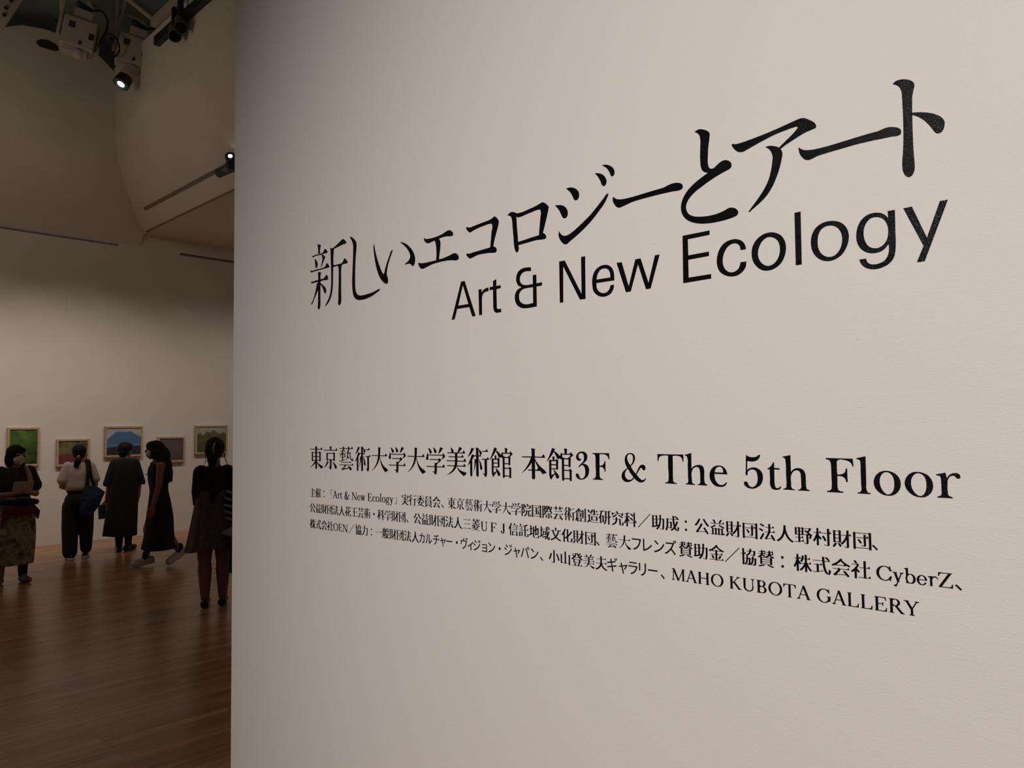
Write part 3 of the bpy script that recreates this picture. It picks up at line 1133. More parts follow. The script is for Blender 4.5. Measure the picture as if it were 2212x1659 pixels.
so = soft('bag_body', sbag, M['black'], sb)
for k in range(5):
    z = .02 + .062 * k
    w_ = .098 * math.sqrt(max(0.05, 1 - ((z - .13) / .20) ** 2))
    tube('stripe', curve_pts([(-w_, -.030, z + .028), (-w_ * .5, -.052, z + .008), (0, -.058, z - .004), (w_ * .6, -.050, z - .020), (w_, -.022, z - .032)], 14), .0125, M['stripe'], sb)
tube('strap', curve_pts([(-.03, 0, .30), (-.03, -.01, .42), (-.035, .06, .50), (-.03, .14, .44), (.0, .10, .30), (.0, .03, .26)]), .014, M['black'], sb)
hb = thing('handbag', 'black handbag with a blue-grey flap hanging at the partition edge', 'bag', f.world((.14, -.24, .30)), f.rz)


def hbag(b):
    bm_capsule(b, (.005, 0, .075), (.02, 0, .30), .035, .035)
    bm_capsule(b, (.0, 0, .060), (.26, 0, .02), .030, .035)
    bm_capsule(b, (.03, 0, .36), (.26, 0, .38), .035, .04)
    bm_ball(b, (.14, 0, .20), (.14, .05, .19))


soft('bag_body', hbag, M['black'], hb)
# stiff flap with a pointed corner and a curved upper edge
pro = [(-.10, .418), (-.075, .440), (-.03, .462), (.02, .476), (.08, .484), (.28, .486), (.28, .27), (.18, .30), (.06, .352), (-.02, .386)]
V = [(x, -.066 - .012 * math.sin(x * 6), z) for x, z in pro] + [(x, -.054 - .012 * math.sin(x * 6), z) for x, z in pro]
n = len(pro)
mesh('flap', V, [tuple(range(n)), tuple(reversed(range(n, 2 * n)))] + [(i, i + n, (i + 1) % n + n, (i + 1) % n) for i in range(n)], M['grey_cloth'], hb)['label'] = 'blue-grey flap'
tube('strap', curve_pts([(.12, -.03, .44), (.10, .02, .56), (.06, .16, .70), (.04, .30, .745), (.035, .38, .70), (.06, .30, .58), (.12, .06, .44)]), .011, M['black'], hb)


# ------------------------------------------------------------------ lamps and rigging in the vault
def frame_at(p):
    """axes seen from the entrance: across, up and away"""
    d = Vector((p.x, p.y, 0)).normalized()
    a = Vector((-d.y, d.x, 0)) * -1
    return Matrix((Vector((d.y, -d.x, 0)), d, Vector((0, 0, 1)))).transposed().to_4x4()


def stage_light(label, p, lit, roll):
    t = thing('stage_light', label, 'stage light', p, 0, 'stage lights hung at the vault opening')
    X = frame_at(p) @ Matrix.Rotation(math.radians(roll), 4, 'Y')
    wm, bk_ = M['white_metal'], M['black_metal']
    box('housing', (-.20, -.14, -.20), (.20, .14, .20), wm, t, .012, X)
    box('cooling_box', (-.10, -.10, .20), (.13, .10, .36), wm, t, .01, X)
    for lo, hi in (((-.13, -.152, .04), (-.06, -.13, .12)), ((.12, -.152, -.05), (.18, -.13, .03)), ((.02, -.152, -.16), (.05, -.13, -.11))):
        box('vent', lo, hi, M['hole'], t, .002, X)
    for s in (-1, 1):
        box('yoke_arm', (s * .245 - .02, -.03, -.22 if s > 0 else -.05), (s * .245 + .02, .03, .30 if s > 0 else .75), wm, t, .004, X)
    for s in (-1, 1):
        lathe('clamp_knob', [(.012, -.03), (.03, -.03), (.03, .03), (.012, .03)], bk_, t, 12, X @ aim((s * .285, 0, .02 if s > 0 else .10), (1, 0, 0)))
    lathe('connector', [(.03, -.10), (.035, -.09), (.035, .07), (.028, .10)], bk_, t, 16, X @ aim((.0, -.02, .43), (1, 0, -.25)))
    tube('cable', [X @ q for q in curve_pts([(.09, -.02, .41), (.20, -.02, .46), (.29, -.02, .36), (.30, -.02, .20), (.26, -.02, .05), (.25, -.02, -.06)], 30)], .014, M['cable'], t)
    tube('cable', [X @ q for q in curve_pts([(.28, -.02, .18), (.42, -.03, .16), (.50, -.03, .0), (.44, -.03, -.14), (.30, -.02, -.15)], 30)], .012, M['cable'], t)
    box('lens_shutter', (-.16, -.10, -.27), (.14, .10, -.20), wm, t, .008, X)
    A = X @ aim((.04, -.06, -.24), (-.25, -.30, -1))
    lathe('barrel', [(.085, 0), (.09, .02), (.09, .13), (.10, .135), (.10, .19), (.09, .20)] if lit else [(.07, 0), (.07, .03), (.05, .07)], wm, t, 24, A)
    if lit:
        lathe('snoot', [(.075, .20), (.10, .21), (.11, .34), (.098, .34), (.06, .22)], bk_, t, 24, A)
        lathe('lens', [(.001, .330), (.04, .333), (.050, .338), (.04, .343), (.001, .346)], M['lit'], t, 20, A)
    return t


stage_light('unlit white stage light, left one of the pair hung below the skylight', on_x(170, 80, -11.3), False, 9)
stage_light('white stage light with glowing lens, hung at the corner of the vault', on_x(287, 116, -11.3), True, 11)

# steel supports of the skylight
for k, (a, b, r_) in enumerate((((133, -12, -11.4), (136, 52, -11.4), .030), ((255, -12, -11.4), (253, 92, -11.4), .028))):
    A_, B_ = on_x(a[0], a[1], a[2]), on_x(b[0], b[1], b[2])
    A_ = A_ + (A_ - B_) * .9
    o = tube('steel_hanger', [A_, B_], r_, M['white_metal'])
    tag(o, ('thin white steel hanger above the unlit stage light', 'thin white steel hanger above the stage light with glowing lens')[k], 'hanger', 'steel hangers under the skylight')
br = [on_x(253, 34, -11.6) * 1.0 + Vector((0, .02, .55))] + [on_x(x, y, -11.6) for x, y in ((253, 34), (262, 28), (276, 28), (303, 41), (323, 62))]
tag(tube('steel_bracket', br, .040, M['white_metal']), 'bent white steel bracket between the lit stage light and the lighting truss', 'bracket')
A_, B_ = on_x(182, -14, -12.0), on_x(206, 28, -12.0)
tag(tube('steel_brace', [A_ + (A_ - B_) * .5, B_], .035, M['white_metal']), 'short slanting white steel brace high above the unlit stage light', 'brace')

# the lighting truss along the opening's edge: white chord, black track, two black twin projectors
YT = 4.0
ch0, ch1 = on_y(330, 72, YT), on_y(470, -50, YT)
dirx = Vector((1, 0, 0))
zc = on_y(365, 36, YT).z
tr = thing('lighting_truss', 'white steel truss with a black lighting track along the skylight edge', 'truss', (-10.7, YT, zc), 0)


def bar(name, x0, x1, y, z, hy, hz, mat):
    return box(name, (x0, y - hy, z - hz), (x1, y + hy, z + hz), mat, tr, .004)


zt = on_y(375, 50, YT).z - zc
bar('chord', .05, 4.5, 0, .10, .05, .055, M['white_metal'])
bar('chord', .05, 4.5, .10, -.02, .03, .03, M['white_metal'])
bar('track', .18, 4.5, 0, zt - .06, .05, .06, M['black_metal'])
for x0 in (.0, 1.15, 2.3, 3.4):
    A_, B_ = Vector((x0 + .1, 0, .12)), Vector((x0 - .5, -.45, .75))
    tube('web_bar', [A_, B_], .035, M['white_metal'], tr)


def projector(label, c, r):
    d = (EYE - c).normalized()
    d = (d + Vector((-.15, .10, -.25))).normalized()
    t = thing('projector_spot', label, 'spotlight', c, 0, 'black twin spots on the truss')
    A = aim((0, 0, 0), d)
    lathe('body', [(r * .75, -.34), (r * .95, -.30), (r, -.05), (r * 1.12, -.04), (r * 1.14, .0), (r * .98, .0)], M['grey_metal'], t, 26, A)
    lathe('lens', [(.001, -.010), (r * .97, -.010), (r * .97, .003), (.001, .003)], M['lens'], t, 26, A)
    box('bracket', (-.03, -.03, 0), (.03, .03, .30), M['black_metal'], t, .004, Matrix.Translation(d * -.22))
    return t


projector('black spotlight with dark lens, lower one of the two on the truss', on_y(378, 78, YT - .12), .072)
projector('black spotlight with dark lens, upper one of the two on the truss', on_y(391, 60, YT - .12), .072)

# perforated steel beam crossing the near end of the opening
q = [on_x(-60, -30, -10.4), on_x(50, -4, -10.4), on_x(5, 64, -10.4), on_x(-60, 100, -10.4)]
back = [v + Vector((-.10, .03, .04)) for v in q]
pb = thing('perforated_beam', 'pale steel beam with dark holes crossing the skylight corner', 'beam', (0, 0, 0))
mesh('web', q + back, [(0, 1, 2, 3), (7, 6, 5, 4), (0, 4, 5, 1), (1, 5, 6, 2), (2, 6, 7, 3), (3, 7, 4, 0)], M['white_metal'], pb)
for hx, hy in ((13, 17), (9, 32), (24, 1)):
    c = on_x(hx, hy, -10.39)
    lathe('hole', [(.001, -.004), (.022, -.004), (.022, .002), (.001, .002)], M['hole'], pb, 16, aim(c, (q[1] - q[0]).cross(q[3] - q[0])))

# recessed round outlet in the plaster above the far wall
c = on_x(103, 99, BX0 + .828)
o = lathe('ceiling_outlet', [(.001, .004), (.125, .004), (.145, .0), (.145, -.05), (.001, -.05)], M['hole'], None, 32, aim((0, 0, 0), (1, 0, -.12)) @ Matrix.Diagonal((1, .55, 1, 1)))
o.location = c
tag(o, 'dark round outlet in the vault plaster left of the stage lights', 'outlet')

# track spotlight on the bulkhead beside the partition edge
c = on_y(496, 357, 4.42)
t = thing('track_spotlight', 'small lit track spotlight at the bulkhead edge, half hidden by the partition', 'spotlight', c, 0)
A = aim((.02, 0, .10), (.55, -.35, .25))
lathe('lamp_head', [(.04, -.20), (.06, -.18), (.065, .02), (.055, .02)], M['black_metal'], t, 20, A)
lathe('lens', [(.001, .018), (.026, .018), (.026, .024), (.001, .026)], M['lit'], t, 20, A)
box('arm', (-.05, -.03, -.06), (.03, .10, .06), M['black_metal'], t, .004)
lathe('transformer', [(.05, -.16), (.06, -.15), (.06, .10), (.05, .11)], M['black_metal'], t, 18, aim((-.14, .02, -.02), (1, .2, .1)))
spot('track_spill_lamp', c + Vector((.0, -.06, -.06)), on_y(486, 390, 4.65), 0.9, 62, 1.0, .03, (.92, 1, .9))

# ------------------------------------------------------------------ black vinyl lettering on the partition
# outlines of the characters (thousandths of an em) and where each stands (tenths of a millimetre on the wall)
GLYPHS = {
 'L&': '276,732 241,718 200,686 167,641 138,576 132,546 132,481 145,421 166,366 139,342 91,292 59,236 46,196 42,169 45,119 50,94 64,54 85,24 101,7 136,-18 161,-31 194,-42 239,-50 286,-47 326,-37 354,-26 385,-9 429,27 476,2 511,-10 556,-12 591,-3 621,15 648,41 662,61 661,74 634,96 619,98 594,73 575,59 559,52 549,52 514,70 492,91 492,96 529,148 556,194 588,259 607,306 611,310 641,310 651,313 670,324 679,333 690,361 690,379 686,394 671,415 641,430 599,430 581,423 562,409 550,379 552,351 562,329 556,311 533,269 489,198 455,154 451,150 447,151 414,207 324,338 295,386 375,459 403,501 418,556 418,616 412,641 403,666 388,691 369,710 352,721 319,732#318,676 324,677 336,670 358,644 370,611 372,569 359,524 342,499 311,468 271,439 261,459 250,499 248,529 252,579 261,611 279,650 298,669#195,301 201,302 304,150 328,121 368,81 366,75 321,53 289,45 224,59 184,83 165,104 146,134 138,156 135,171 135,204 142,226 154,250',
 'LA': '284,720 280,711 300,651 97,69 91,65 68,64 56,42 26,30 9,29 9,-4 191,-4 191,29 171,31 146,41 143,46 202,216 206,220 449,220 454,214 516,36 506,30 484,29 484,-4 691,-4 691,29 674,30 641,42 629,64 401,716 396,720#326,569 330,569 342,536 437,264 434,260 220,261',
 'LB': '71,705 68,701 69,671 91,669 106,663 110,659 110,41 106,37 91,31 69,29 69,-4 359,-5 421,6 461,19 495,36 536,68 566,105 582,139 590,181 588,221 582,241 568,271 555,291 536,312 495,344 434,371 481,402 507,429 526,456 537,484 542,511 540,559 531,589 514,620 494,643 460,669 411,692 381,700 349,705#305,666 331,668 359,658 376,648 398,629 416,601 424,581 435,534 428,484 409,443 380,411 356,397 326,388 304,390 275,401 259,412 240,431 230,446 231,611 242,629 265,649 281,658#312,346 344,348 359,344 386,333 416,312 438,289 448,271 459,249 470,206 470,174 465,151 458,129 439,93 416,68 390,49 366,38 344,32 316,32 279,44 244,68 230,84 231,299 244,312 274,333',
 'LC': '616,725 610,716 596,658 529,694 484,710 446,718 354,720 296,710 279,704 214,676 169,645 118,594 77,534 58,494 45,451 35,404 32,329 35,296 45,249 58,206 77,166 108,119 146,75 169,55 214,24 249,7 296,-10 354,-20 426,-20 484,-10 529,6 566,24 609,52 632,-21 636,-25 666,-24 670,114 703,166 719,201 719,214 676,215 672,219 671,234 639,234 629,216 620,214 617,209 588,146 571,120 550,94 519,65 486,43 456,30 414,20 371,22 341,31 314,43 283,64 250,94 229,120 212,146 181,214 165,271 158,334 158,366 165,429 181,486 212,554 238,591 264,620 313,656 344,670 386,680 429,678 459,669 486,657 517,636 550,606 586,557 601,529 624,466 661,466 662,491 666,495 714,496 715,506 703,534 658,601 652,721 649,725',
 'LE': '71,705 68,701 69,671 91,669 106,663 110,659 110,41 106,37 91,31 69,29 69,-4 606,-4 610,14 622,176 619,185 586,185 582,181 554,71 546,63 434,32 234,32 230,36 231,339 404,340 408,336 418,309 419,266 454,265 458,269 458,451 454,455 419,454 418,411 408,384 404,380 231,381 231,666 431,668 531,637 536,634 540,624 550,546 554,536 589,535 592,539 592,554 580,689 576,704',
 'LF': '71,705 68,701 69,671 91,669 106,663 110,659 110,41 106,37 91,31 69,29 68,-1 71,-5 284,-5 288,-1 286,29 254,32 234,39 230,44 230,336 234,340 394,340 398,336 408,309 409,266 446,266 448,451 444,455 409,454 408,411 398,384 394,380 231,381 230,664 234,668 421,668 521,637 526,634 530,624 540,546 544,536 579,535 582,539 582,554 568,701 564,705',
 'LG': '616,725 610,711 605,659 601,653 566,676 531,693 484,710 446,718 354,720 296,710 279,704 214,676 169,645 118,594 77,534 58,494 45,451 35,404 32,329 35,296 45,249 58,206 77,166 108,119 146,75 169,55 214,24 279,-4 334,-17 354,-20 446,-17 501,-4 566,24 611,55 644,84 704,86 705,171 721,204 730,234 729,244 709,245 705,249 705,291 724,300 741,301 742,331 739,335 529,334 529,301 561,298 581,291 585,286 584,151 550,101 515,66 461,34 409,20 366,22 329,34 274,68 240,101 209,145 187,189 172,229 158,301 155,324 158,399 172,471 187,511 209,555 240,599 275,634 331,667 366,678 409,680 459,667 481,656 516,633 550,599 579,558 594,552 623,496 661,496 660,551 664,555 681,556 682,564 658,601 652,721 649,725',
 'LH': '71,705 68,701 69,671 91,669 106,663 110,659 110,41 106,37 91,31 69,29 69,-4 269,-5 272,-1 271,29 249,31 234,37 230,41 230,336 234,340 559,339 560,41 556,37 541,31 519,29 518,-1 521,-5 721,-4 721,29 699,31 684,37 680,41 680,659 684,663 699,669 721,671 721,704 519,704 519,671 541,669 556,663 560,659 559,384 234,382 230,386 230,659 234,663 249,669 271,671 271,704',
 'LJ': '146,705 142,701 144,671 176,668 196,661 200,656 200,259 205,251 205,184 212,146 212,114 208,84 198,54 179,22 164,12 154,13 144,20 131,35 122,54 112,84 108,114 110,171 106,175 56,175 34,159 18,134 15,121 15,99 19,84 44,38 58,19 78,1 104,-13 134,-22 194,-25 236,-13 276,12 298,41 312,81 320,89 320,659 346,670 366,671 368,701 364,705',
 'LK': '71,705 68,701 69,671 91,669 106,663 110,659 110,41 106,37 91,31 69,29 69,-4 271,-4 271,29 249,31 234,37 230,41 230,301 244,308 281,349 286,347 526,37 528,34 526,30 516,30 512,26 514,-4 721,-4 721,29 701,30 669,42 656,64 639,65 630,71 375,401 369,405 332,406 531,633 536,635 591,635 606,658 639,670 656,671 656,704 459,704 459,671 481,669 491,666 494,660 271,408 251,404 252,386 231,365 230,659 234,663 249,669 271,671 272,701 269,705',
 'LL': '71,705 68,701 69,671 91,669 106,663 110,659 110,41 106,37 91,31 69,29 69,-4 586,-4 598,166 598,191 594,195 561,195 557,191 525,74 519,64 404,32 231,34 230,659 234,663 249,669 271,671 272,701 269,705',
 'LM': '36,705 32,701 34,671 56,670 99,656 109,638 119,631 122,609 120,601 120,551 115,486 110,319 108,311 100,84 96,66 87,61 79,42 51,31 34,29 34,-4 214,-5 218,-1 216,29 199,30 166,42 156,61 148,69 160,381 162,389 162,441 165,449 165,499 169,506 173,501 374,14 381,-2 386,-5 496,-4 498,4 485,36 488,49 686,506 688,44 684,39 661,31 639,29 638,-1 641,-5 841,-4 841,29 819,31 796,39 792,44 792,656 796,661 819,669 841,671 841,704 639,704 639,671 659,670 684,661 688,656 687,641 466,124 456,107 209,702 204,705',
 'LN': '36,705 32,701 34,671 56,670 94,658 125,616 125,69 114,61 104,42 71,30 54,29 54,-4 244,-5 248,-1 246,29 229,30 196,42 186,61 175,69 176,549 592,1 601,-5 721,-4 721,7 685,56 685,631 696,639 706,658 739,670 756,671 756,704 566,705 562,701 564,671 581,670 614,658 624,639 635,631 634,125 622,136 194,702 189,705',
 'LO': '351,719 294,709 249,693 214,676 169,645 146,625 106,580 77,534 58,494 45,451 35,404 32,371 35,296 45,249 58,206 77,166 118,106 169,55 214,24 249,7 296,-10 354,-20 426,-20 486,-9 531,7 566,24 611,55 634,75 672,119 703,166 722,206 735,249 745,296 748,329 745,404 735,451 722,494 703,534 662,594 611,645 566,676 531,693 484,710 426,720#372,679 404,680 456,666 511,633 545,599 576,555 599,509 622,431 630,376 630,324 622,269 599,191 576,145 545,101 510,66 456,34 404,20 361,22 324,34 269,68 235,101 204,145 181,191 158,269 150,324 150,376 158,431 181,509 204,555 235,599 270,634 324,666',
 'LR': '71,705 68,701 69,671 91,669 106,663 110,659 110,41 106,37 91,31 69,29 69,-4 274,-5 278,-1 276,29 256,30 230,41 230,336 234,340 306,340 311,338 578,-4 736,-4 736,29 721,30 694,41 688,46 681,64 659,65 648,74 431,354 434,358 470,376 491,392 512,414 533,444 548,479 552,504 550,554 536,596 510,634 484,658 451,678 411,694 376,702 356,705#328,666 351,662 369,656 389,643 405,626 426,594 438,561 442,534 442,509 435,474 416,433 385,399 369,388 336,378 324,378 304,383 274,400 244,433 230,461 230,581 234,594 255,626 271,643 291,656',
 'LT': '36,705 32,701 32,519 36,515 71,516 97,621 104,630 151,666 289,666 290,44 286,40 256,30 234,29 232,-1 236,-5 456,-4 456,29 434,30 404,40 400,44 400,664 404,668 539,666 586,630 593,621 619,516 654,515 658,519 656,704',
 'LU': '71,705 68,701 69,671 91,669 106,663 110,659 110,219 118,211 120,184 136,131 166,80 194,50 249,11 306,-12 346,-20 424,-20 451,-15 496,-1 521,11 550,29 588,61 619,103 634,131 650,184 652,196 652,264 635,326 635,631 646,636 659,658 691,670 711,671 711,704 511,705 507,701 509,671 529,670 561,658 574,636 585,631 585,236 582,211 572,169 556,134 538,106 514,80 466,49 421,35 399,33 379,35 334,49 286,80 262,106 244,134 228,169 218,211 215,244 218,269 225,299 225,631 230,639 231,661 251,670 271,671 272,701 269,705',
 'LY': '16,705 12,701 14,671 36,670 76,658 90,636 106,632 292,301 302,291 302,46 299,42 271,32 239,29 239,-4 471,-4 471,29 439,32 411,42 408,46 408,291 414,296 415,304 408,319 406,339 571,632 576,635 611,635 626,658 659,670 676,671 676,704 484,704 484,671 501,670 519,664 525,661 526,656 396,424 371,385 214,661 212,666 216,670 236,671 236,704',
 'LZ': '56,705 52,701 52,529 56,525 91,526 115,626 120,636 199,667 439,668 442,664 54,31 52,19 61,14 64,-4 616,-4 620,44 620,126 622,134 622,181 619,185 586,185 582,181 554,71 546,63 451,32 182,34 564,660 571,668 606,669 606,704',
 'Lb': '169,747 54,718 19,707 12,701 14,679 67,666 88,634 88,334 72,284 68,249 70,181 88,116 88,-1 91,-5 181,-5 189,2 219,-12 241,-17 259,-20 319,-17 366,-2 404,22 438,56 463,96 482,144 490,181 492,249 488,284 473,331 446,382 416,418 366,452 319,468 259,470 221,462 186,449 185,744 181,748#252,429 274,430 294,423 311,412 336,387 353,361 369,324 380,284 385,249 382,179 372,134 358,99 336,63 321,46 299,29 274,20 256,20 231,29 209,46 194,63 177,89 161,126 150,166 145,201 148,271 158,316 172,351 194,387 209,404 231,421',
 'Lc': '211,469 174,462 130,441 99,418 69,382 49,349 32,304 22,249 22,201 32,146 49,101 69,68 99,32 134,7 174,-12 214,-20 256,-20 294,-12 321,-2 359,22 372,34 401,68 421,101 422,111 419,115 365,114 335,64 302,34 274,21 261,17 239,20 211,32 196,42 175,64 151,101 138,131 125,186 122,206 125,264 138,319 151,349 175,386 196,408 229,427 249,432 261,432 281,427 302,416 335,386 359,349 379,296 434,295 438,304 421,349 404,380 372,416 347,436 321,452 274,468 256,470',
 'Le': '211,469 174,462 130,441 99,418 69,382 49,349 32,304 22,249 22,201 32,146 49,101 69,68 99,32 134,7 174,-12 214,-20 256,-20 294,-12 321,-2 371,32 408,79 422,104 425,114 424,124 344,124 324,80 294,42 256,21 244,17 224,21 186,42 154,84 138,119 128,154 120,201 121,219 429,220 436,228 446,229 448,249 438,304 421,349 401,382 371,418 336,443 296,462 256,470#232,431 244,432 266,426 294,408 314,385 336,346 347,316 358,271 356,256 124,256 122,271 132,314 156,370 186,408 214,426',
 'Lg': '396,479 383,474 364,455 301,455 266,469 236,475 194,475 166,470 126,453 104,438 78,411 57,379 42,339 38,311 38,269 42,241 61,193 78,169 110,136 100,134 53,94 54,83 83,51 91,19 59,-2 26,-38 18,-54 12,-76 12,-104 19,-129 32,-151 60,-179 104,-203 159,-220 194,-225 256,-225 291,-220 331,-209 375,-189 391,-178 418,-151 431,-129 438,-104 438,-76 426,-41 394,-2 341,42 176,85 174,89 186,108 194,105 236,105 266,111 304,127 326,142 352,169 371,196 390,254 392,311 388,339 373,379 348,419 369,419 383,406 399,400 441,400 459,408 470,419 475,429 474,454 457,474 441,480#208,441 219,442 231,438 245,431 266,412 286,381 292,366 305,309 302,254 286,199 266,168 256,157 241,147 219,137 209,138 189,147 164,168 144,199 138,214 125,271 128,326 144,381 164,412 174,422 189,433#210,-11 254,-12 294,-23 332,-44 352,-64 362,-79 368,-104 359,-127 334,-155 309,-171 276,-182 236,-190 214,-190 174,-182 141,-171 116,-155 98,-136 89,-124 82,-104 88,-79 98,-64 116,-45 141,-29 174,-17',
 'Ll': '179,744 49,710 36,706 32,701 34,676 82,666 100,636 100,46 96,41 66,31 44,29 42,-1 46,-5 254,-5 258,-1 256,29 234,31 204,41 200,46 200,721 196,744',
 'Lo': '226,469 189,462 146,446 111,422 78,389 54,354 32,301 22,246 22,204 28,169 42,121 64,80 89,47 130,14 171,-7 209,-17 271,-20 311,-12 354,4 389,27 422,61 446,96 468,149 478,204 478,246 468,301 446,354 412,401 389,422 354,446 311,462 271,470#240,431 256,432 291,418 304,410 334,377 356,336 367,304 378,244 378,206 370,159 357,116 341,84 325,61 304,40 276,24 256,17 241,18 205,34 178,59 166,73 144,114 133,146 122,206 122,244 130,291 143,334 159,366 175,389 196,410 224,426',
 'Lr': '276,479 231,463 201,438 198,439 198,471 194,475 141,475 31,448 22,441 24,414 82,404 102,364 102,46 100,39 100,-1 104,-5 194,-5 198,-1 198,321 203,329 214,359 236,390 253,404 276,417 306,425 329,422 356,411 385,389 406,359 419,326 434,325 438,329 438,351 423,401 405,431 384,452 359,468 321,480#51,30 48,26 48,-1 51,-5 64,-5 68,-1 68,26 64,30',
 'Lt': '144,604 92,506 51,471 24,469 22,436 26,432 89,432 92,429 92,59 115,24 141,2 159,-7 189,-15 231,-15 261,-7 279,2 305,24 319,46 328,74 328,86 324,90 311,89 292,51 271,34 251,27 234,32 216,42 206,53 192,79 185,106 190,134 190,429 194,432 314,432 318,436 318,466 314,470 191,471 190,601 186,605',
 'Lw': '26,475 22,471 24,441 41,439 69,426 189,-4 286,-5 290,-1 290,11 278,54 339,310 342,309 345,299 429,-4 529,-4 530,11 520,46 520,56 608,401 614,405 629,406 634,424 639,428 661,439 676,441 676,474 519,474 519,441 538,439 562,424 495,159 491,154 412,434 418,444 416,474 274,474 274,441 289,439 305,431 309,426 312,416 251,160 248,161 245,171 172,434 179,439 196,441 196,474',
 'Ly': '26,475 22,471 24,441 41,440 59,434 74,428 79,421 208,-9 159,-140 149,-138 109,-138 86,-150 72,-171 70,-199 74,-214 86,-230 111,-243 149,-243 174,-230 186,-214 264,-6 309,-5 312,-1 312,9 293,76 408,391 416,405 440,406 451,428 474,439 491,441 492,471 489,475 329,474 329,441 346,439 364,431 367,426 269,161 266,164 186,434 194,440 211,441 211,474',
 '、': '116,222 66,180 55,169 55,164 146,83 274,-54 338,4 221,130 151,195',
 '「': '669,825 665,821 665,219 669,215 701,215 705,219 706,774 726,792 941,792 945,796 945,821 941,825',
 '」': '296,542 292,539 292,-16 271,-35 56,-35 52,-39 52,-64 56,-68 329,-68 332,-64 332,539 329,542',
 'ィ': '709,609 631,528 579,482 510,431 446,392 339,337 269,307 116,256 149,189 154,185 171,185 314,237 464,305 465,-11 460,-69 464,-78 565,-76 562,361 566,368 691,460 785,549 785,554 729,607',
 'カ': '409,785 405,781 412,726 412,659 410,611 406,601 204,600 156,605 124,605 120,601 120,526 124,522 396,525 400,514 390,454 372,384 354,329 331,274 304,225 270,176 199,100 150,61 105,34 105,29 173,-26 189,-27 251,20 279,45 342,114 393,189 432,269 457,339 472,399 496,524 756,525 760,521 758,421 742,244 725,146 708,96 690,74 666,65 586,68 529,75 506,75 502,71 510,4 516,-7 689,-15 716,-12 746,-3 764,7 780,24 794,46 810,94 822,149 842,309 859,576 804,605 751,600 506,600 502,609 512,784',
 'ギ': '851,849 800,826 851,746 879,694 884,690 894,690 946,712 948,716 931,749 871,842 864,850#741,809 690,786 753,681 767,654 764,649 704,635 484,598 478,604 472,631 452,761 446,770 426,770 354,758 348,751 362,699 385,591 381,582 211,555 86,543 85,531 100,459 104,455 119,455 184,470 401,504 440,311 431,305 221,272 111,257 84,257 81,254 99,169 111,167 199,188 454,229 458,224 509,-61 529,-62 612,-46 588,54 551,244 574,250 881,298 885,301 870,374 864,382 771,363 626,338 536,322 532,326 496,519 729,558 794,565 798,569 782,646 834,671 837,676 764,800 754,810',
 'ジ': '836,792 783,766 826,702 874,616 879,612 889,612 944,637 946,644 926,679 861,780 851,792#281,757 239,697 239,690 345,624 448,551 466,551 509,614 507,621 319,746 296,758#701,742 656,723 653,719 701,644 739,569 744,565 759,565 809,587 812,591 803,611 726,737 719,742#131,534 89,472 89,464 170,419 301,332 319,331 356,388 361,401 196,506 146,534#844,525 775,426 720,361 641,285 545,211 466,162 374,117 256,75 134,46 133,41 175,-31 181,-35 194,-35 264,-17 359,13 441,47 519,87 575,121 691,208 776,285 812,324 862,384 903,441 898,459 861,522',
 'ズ': '854,844 811,825 810,821 889,690 906,688 955,709 957,714 948,731 884,835 874,845#741,809 699,791 696,786 738,719 766,669 764,665 734,688 676,680 239,680 194,685 161,684 160,601 164,598 644,600 647,596 633,559 603,496 539,393 480,319 394,233 309,162 240,114 164,69 76,28 75,24 135,-39 151,-39 214,-8 317,56 416,132 534,243 569,213 675,104 799,-44 815,-44 881,14 881,20 850,56 768,146 594,314 651,395 688,456 784,650 841,676 816,726 766,806 761,810',
 'チ': '746,764 636,732 496,708 356,695 160,691 175,629 181,620 284,620 464,632 468,629 468,456 464,452 84,455 80,451 80,376 84,373 156,378 461,378 465,374 460,321 444,256 423,204 396,158 362,116 329,85 275,46 217,14 289,-38 306,-40 315,-36 365,-4 419,40 458,81 494,133 523,191 542,246 558,319 564,376 849,378 916,374 918,451 914,455 569,452 565,456 565,639 568,644 716,670 815,696 815,701 766,764',
 'パ': '826,807 794,798 769,782 751,765 736,739 730,719 728,706 730,671 736,651 746,633 766,610 781,599 819,585 839,582 874,585 915,601 946,633 956,649 965,679 965,711 953,746 940,766 922,784 899,798 876,805#835,759 854,760 876,750 896,729 905,701 902,676 890,654 877,641 851,630 829,634 809,648 793,669 788,694 793,721 801,735 818,751#634,679 558,651 623,521 709,316 777,124 812,-1 816,-5 829,-5 914,23 915,31 869,171 781,406 728,526 658,669 649,680#311,670 305,656 295,586 270,479 249,409 212,304 141,159 101,93 58,31 66,24 144,-7 156,-6 194,50 238,129 283,221 339,369 385,536 409,651',
 'フ': '141,702 138,699 138,619 141,615 741,617 745,614 735,559 720,504 688,419 644,333 588,259 506,182 421,127 351,93 230,54 230,49 294,-20 309,-22 429,24 510,69 591,128 660,194 688,226 731,286 778,379 822,499 865,661 801,702 769,698 204,698',
 'ャ': '371,609 292,589 314,531 346,416 241,395 146,382 145,374 161,314 166,305 356,342 367,341 468,-24 480,-86 484,-90 496,-90 566,-72 576,-68 578,-64 530,96 458,356 459,362 729,418 739,416 711,373 655,301 574,219 639,184 656,182 708,236 779,328 831,405 868,471 861,480 824,506 804,508 751,492 441,432 436,436 430,456 405,546 392,606 389,610',
 'ョ': '219,548 215,544 215,474 219,470 686,471 686,309 241,310 238,306 238,236 241,233 684,235 688,231 688,61 684,57 264,57 206,62 202,59 204,-16 684,-15 688,-19 685,-51 689,-55 779,-54 776,544 311,542',
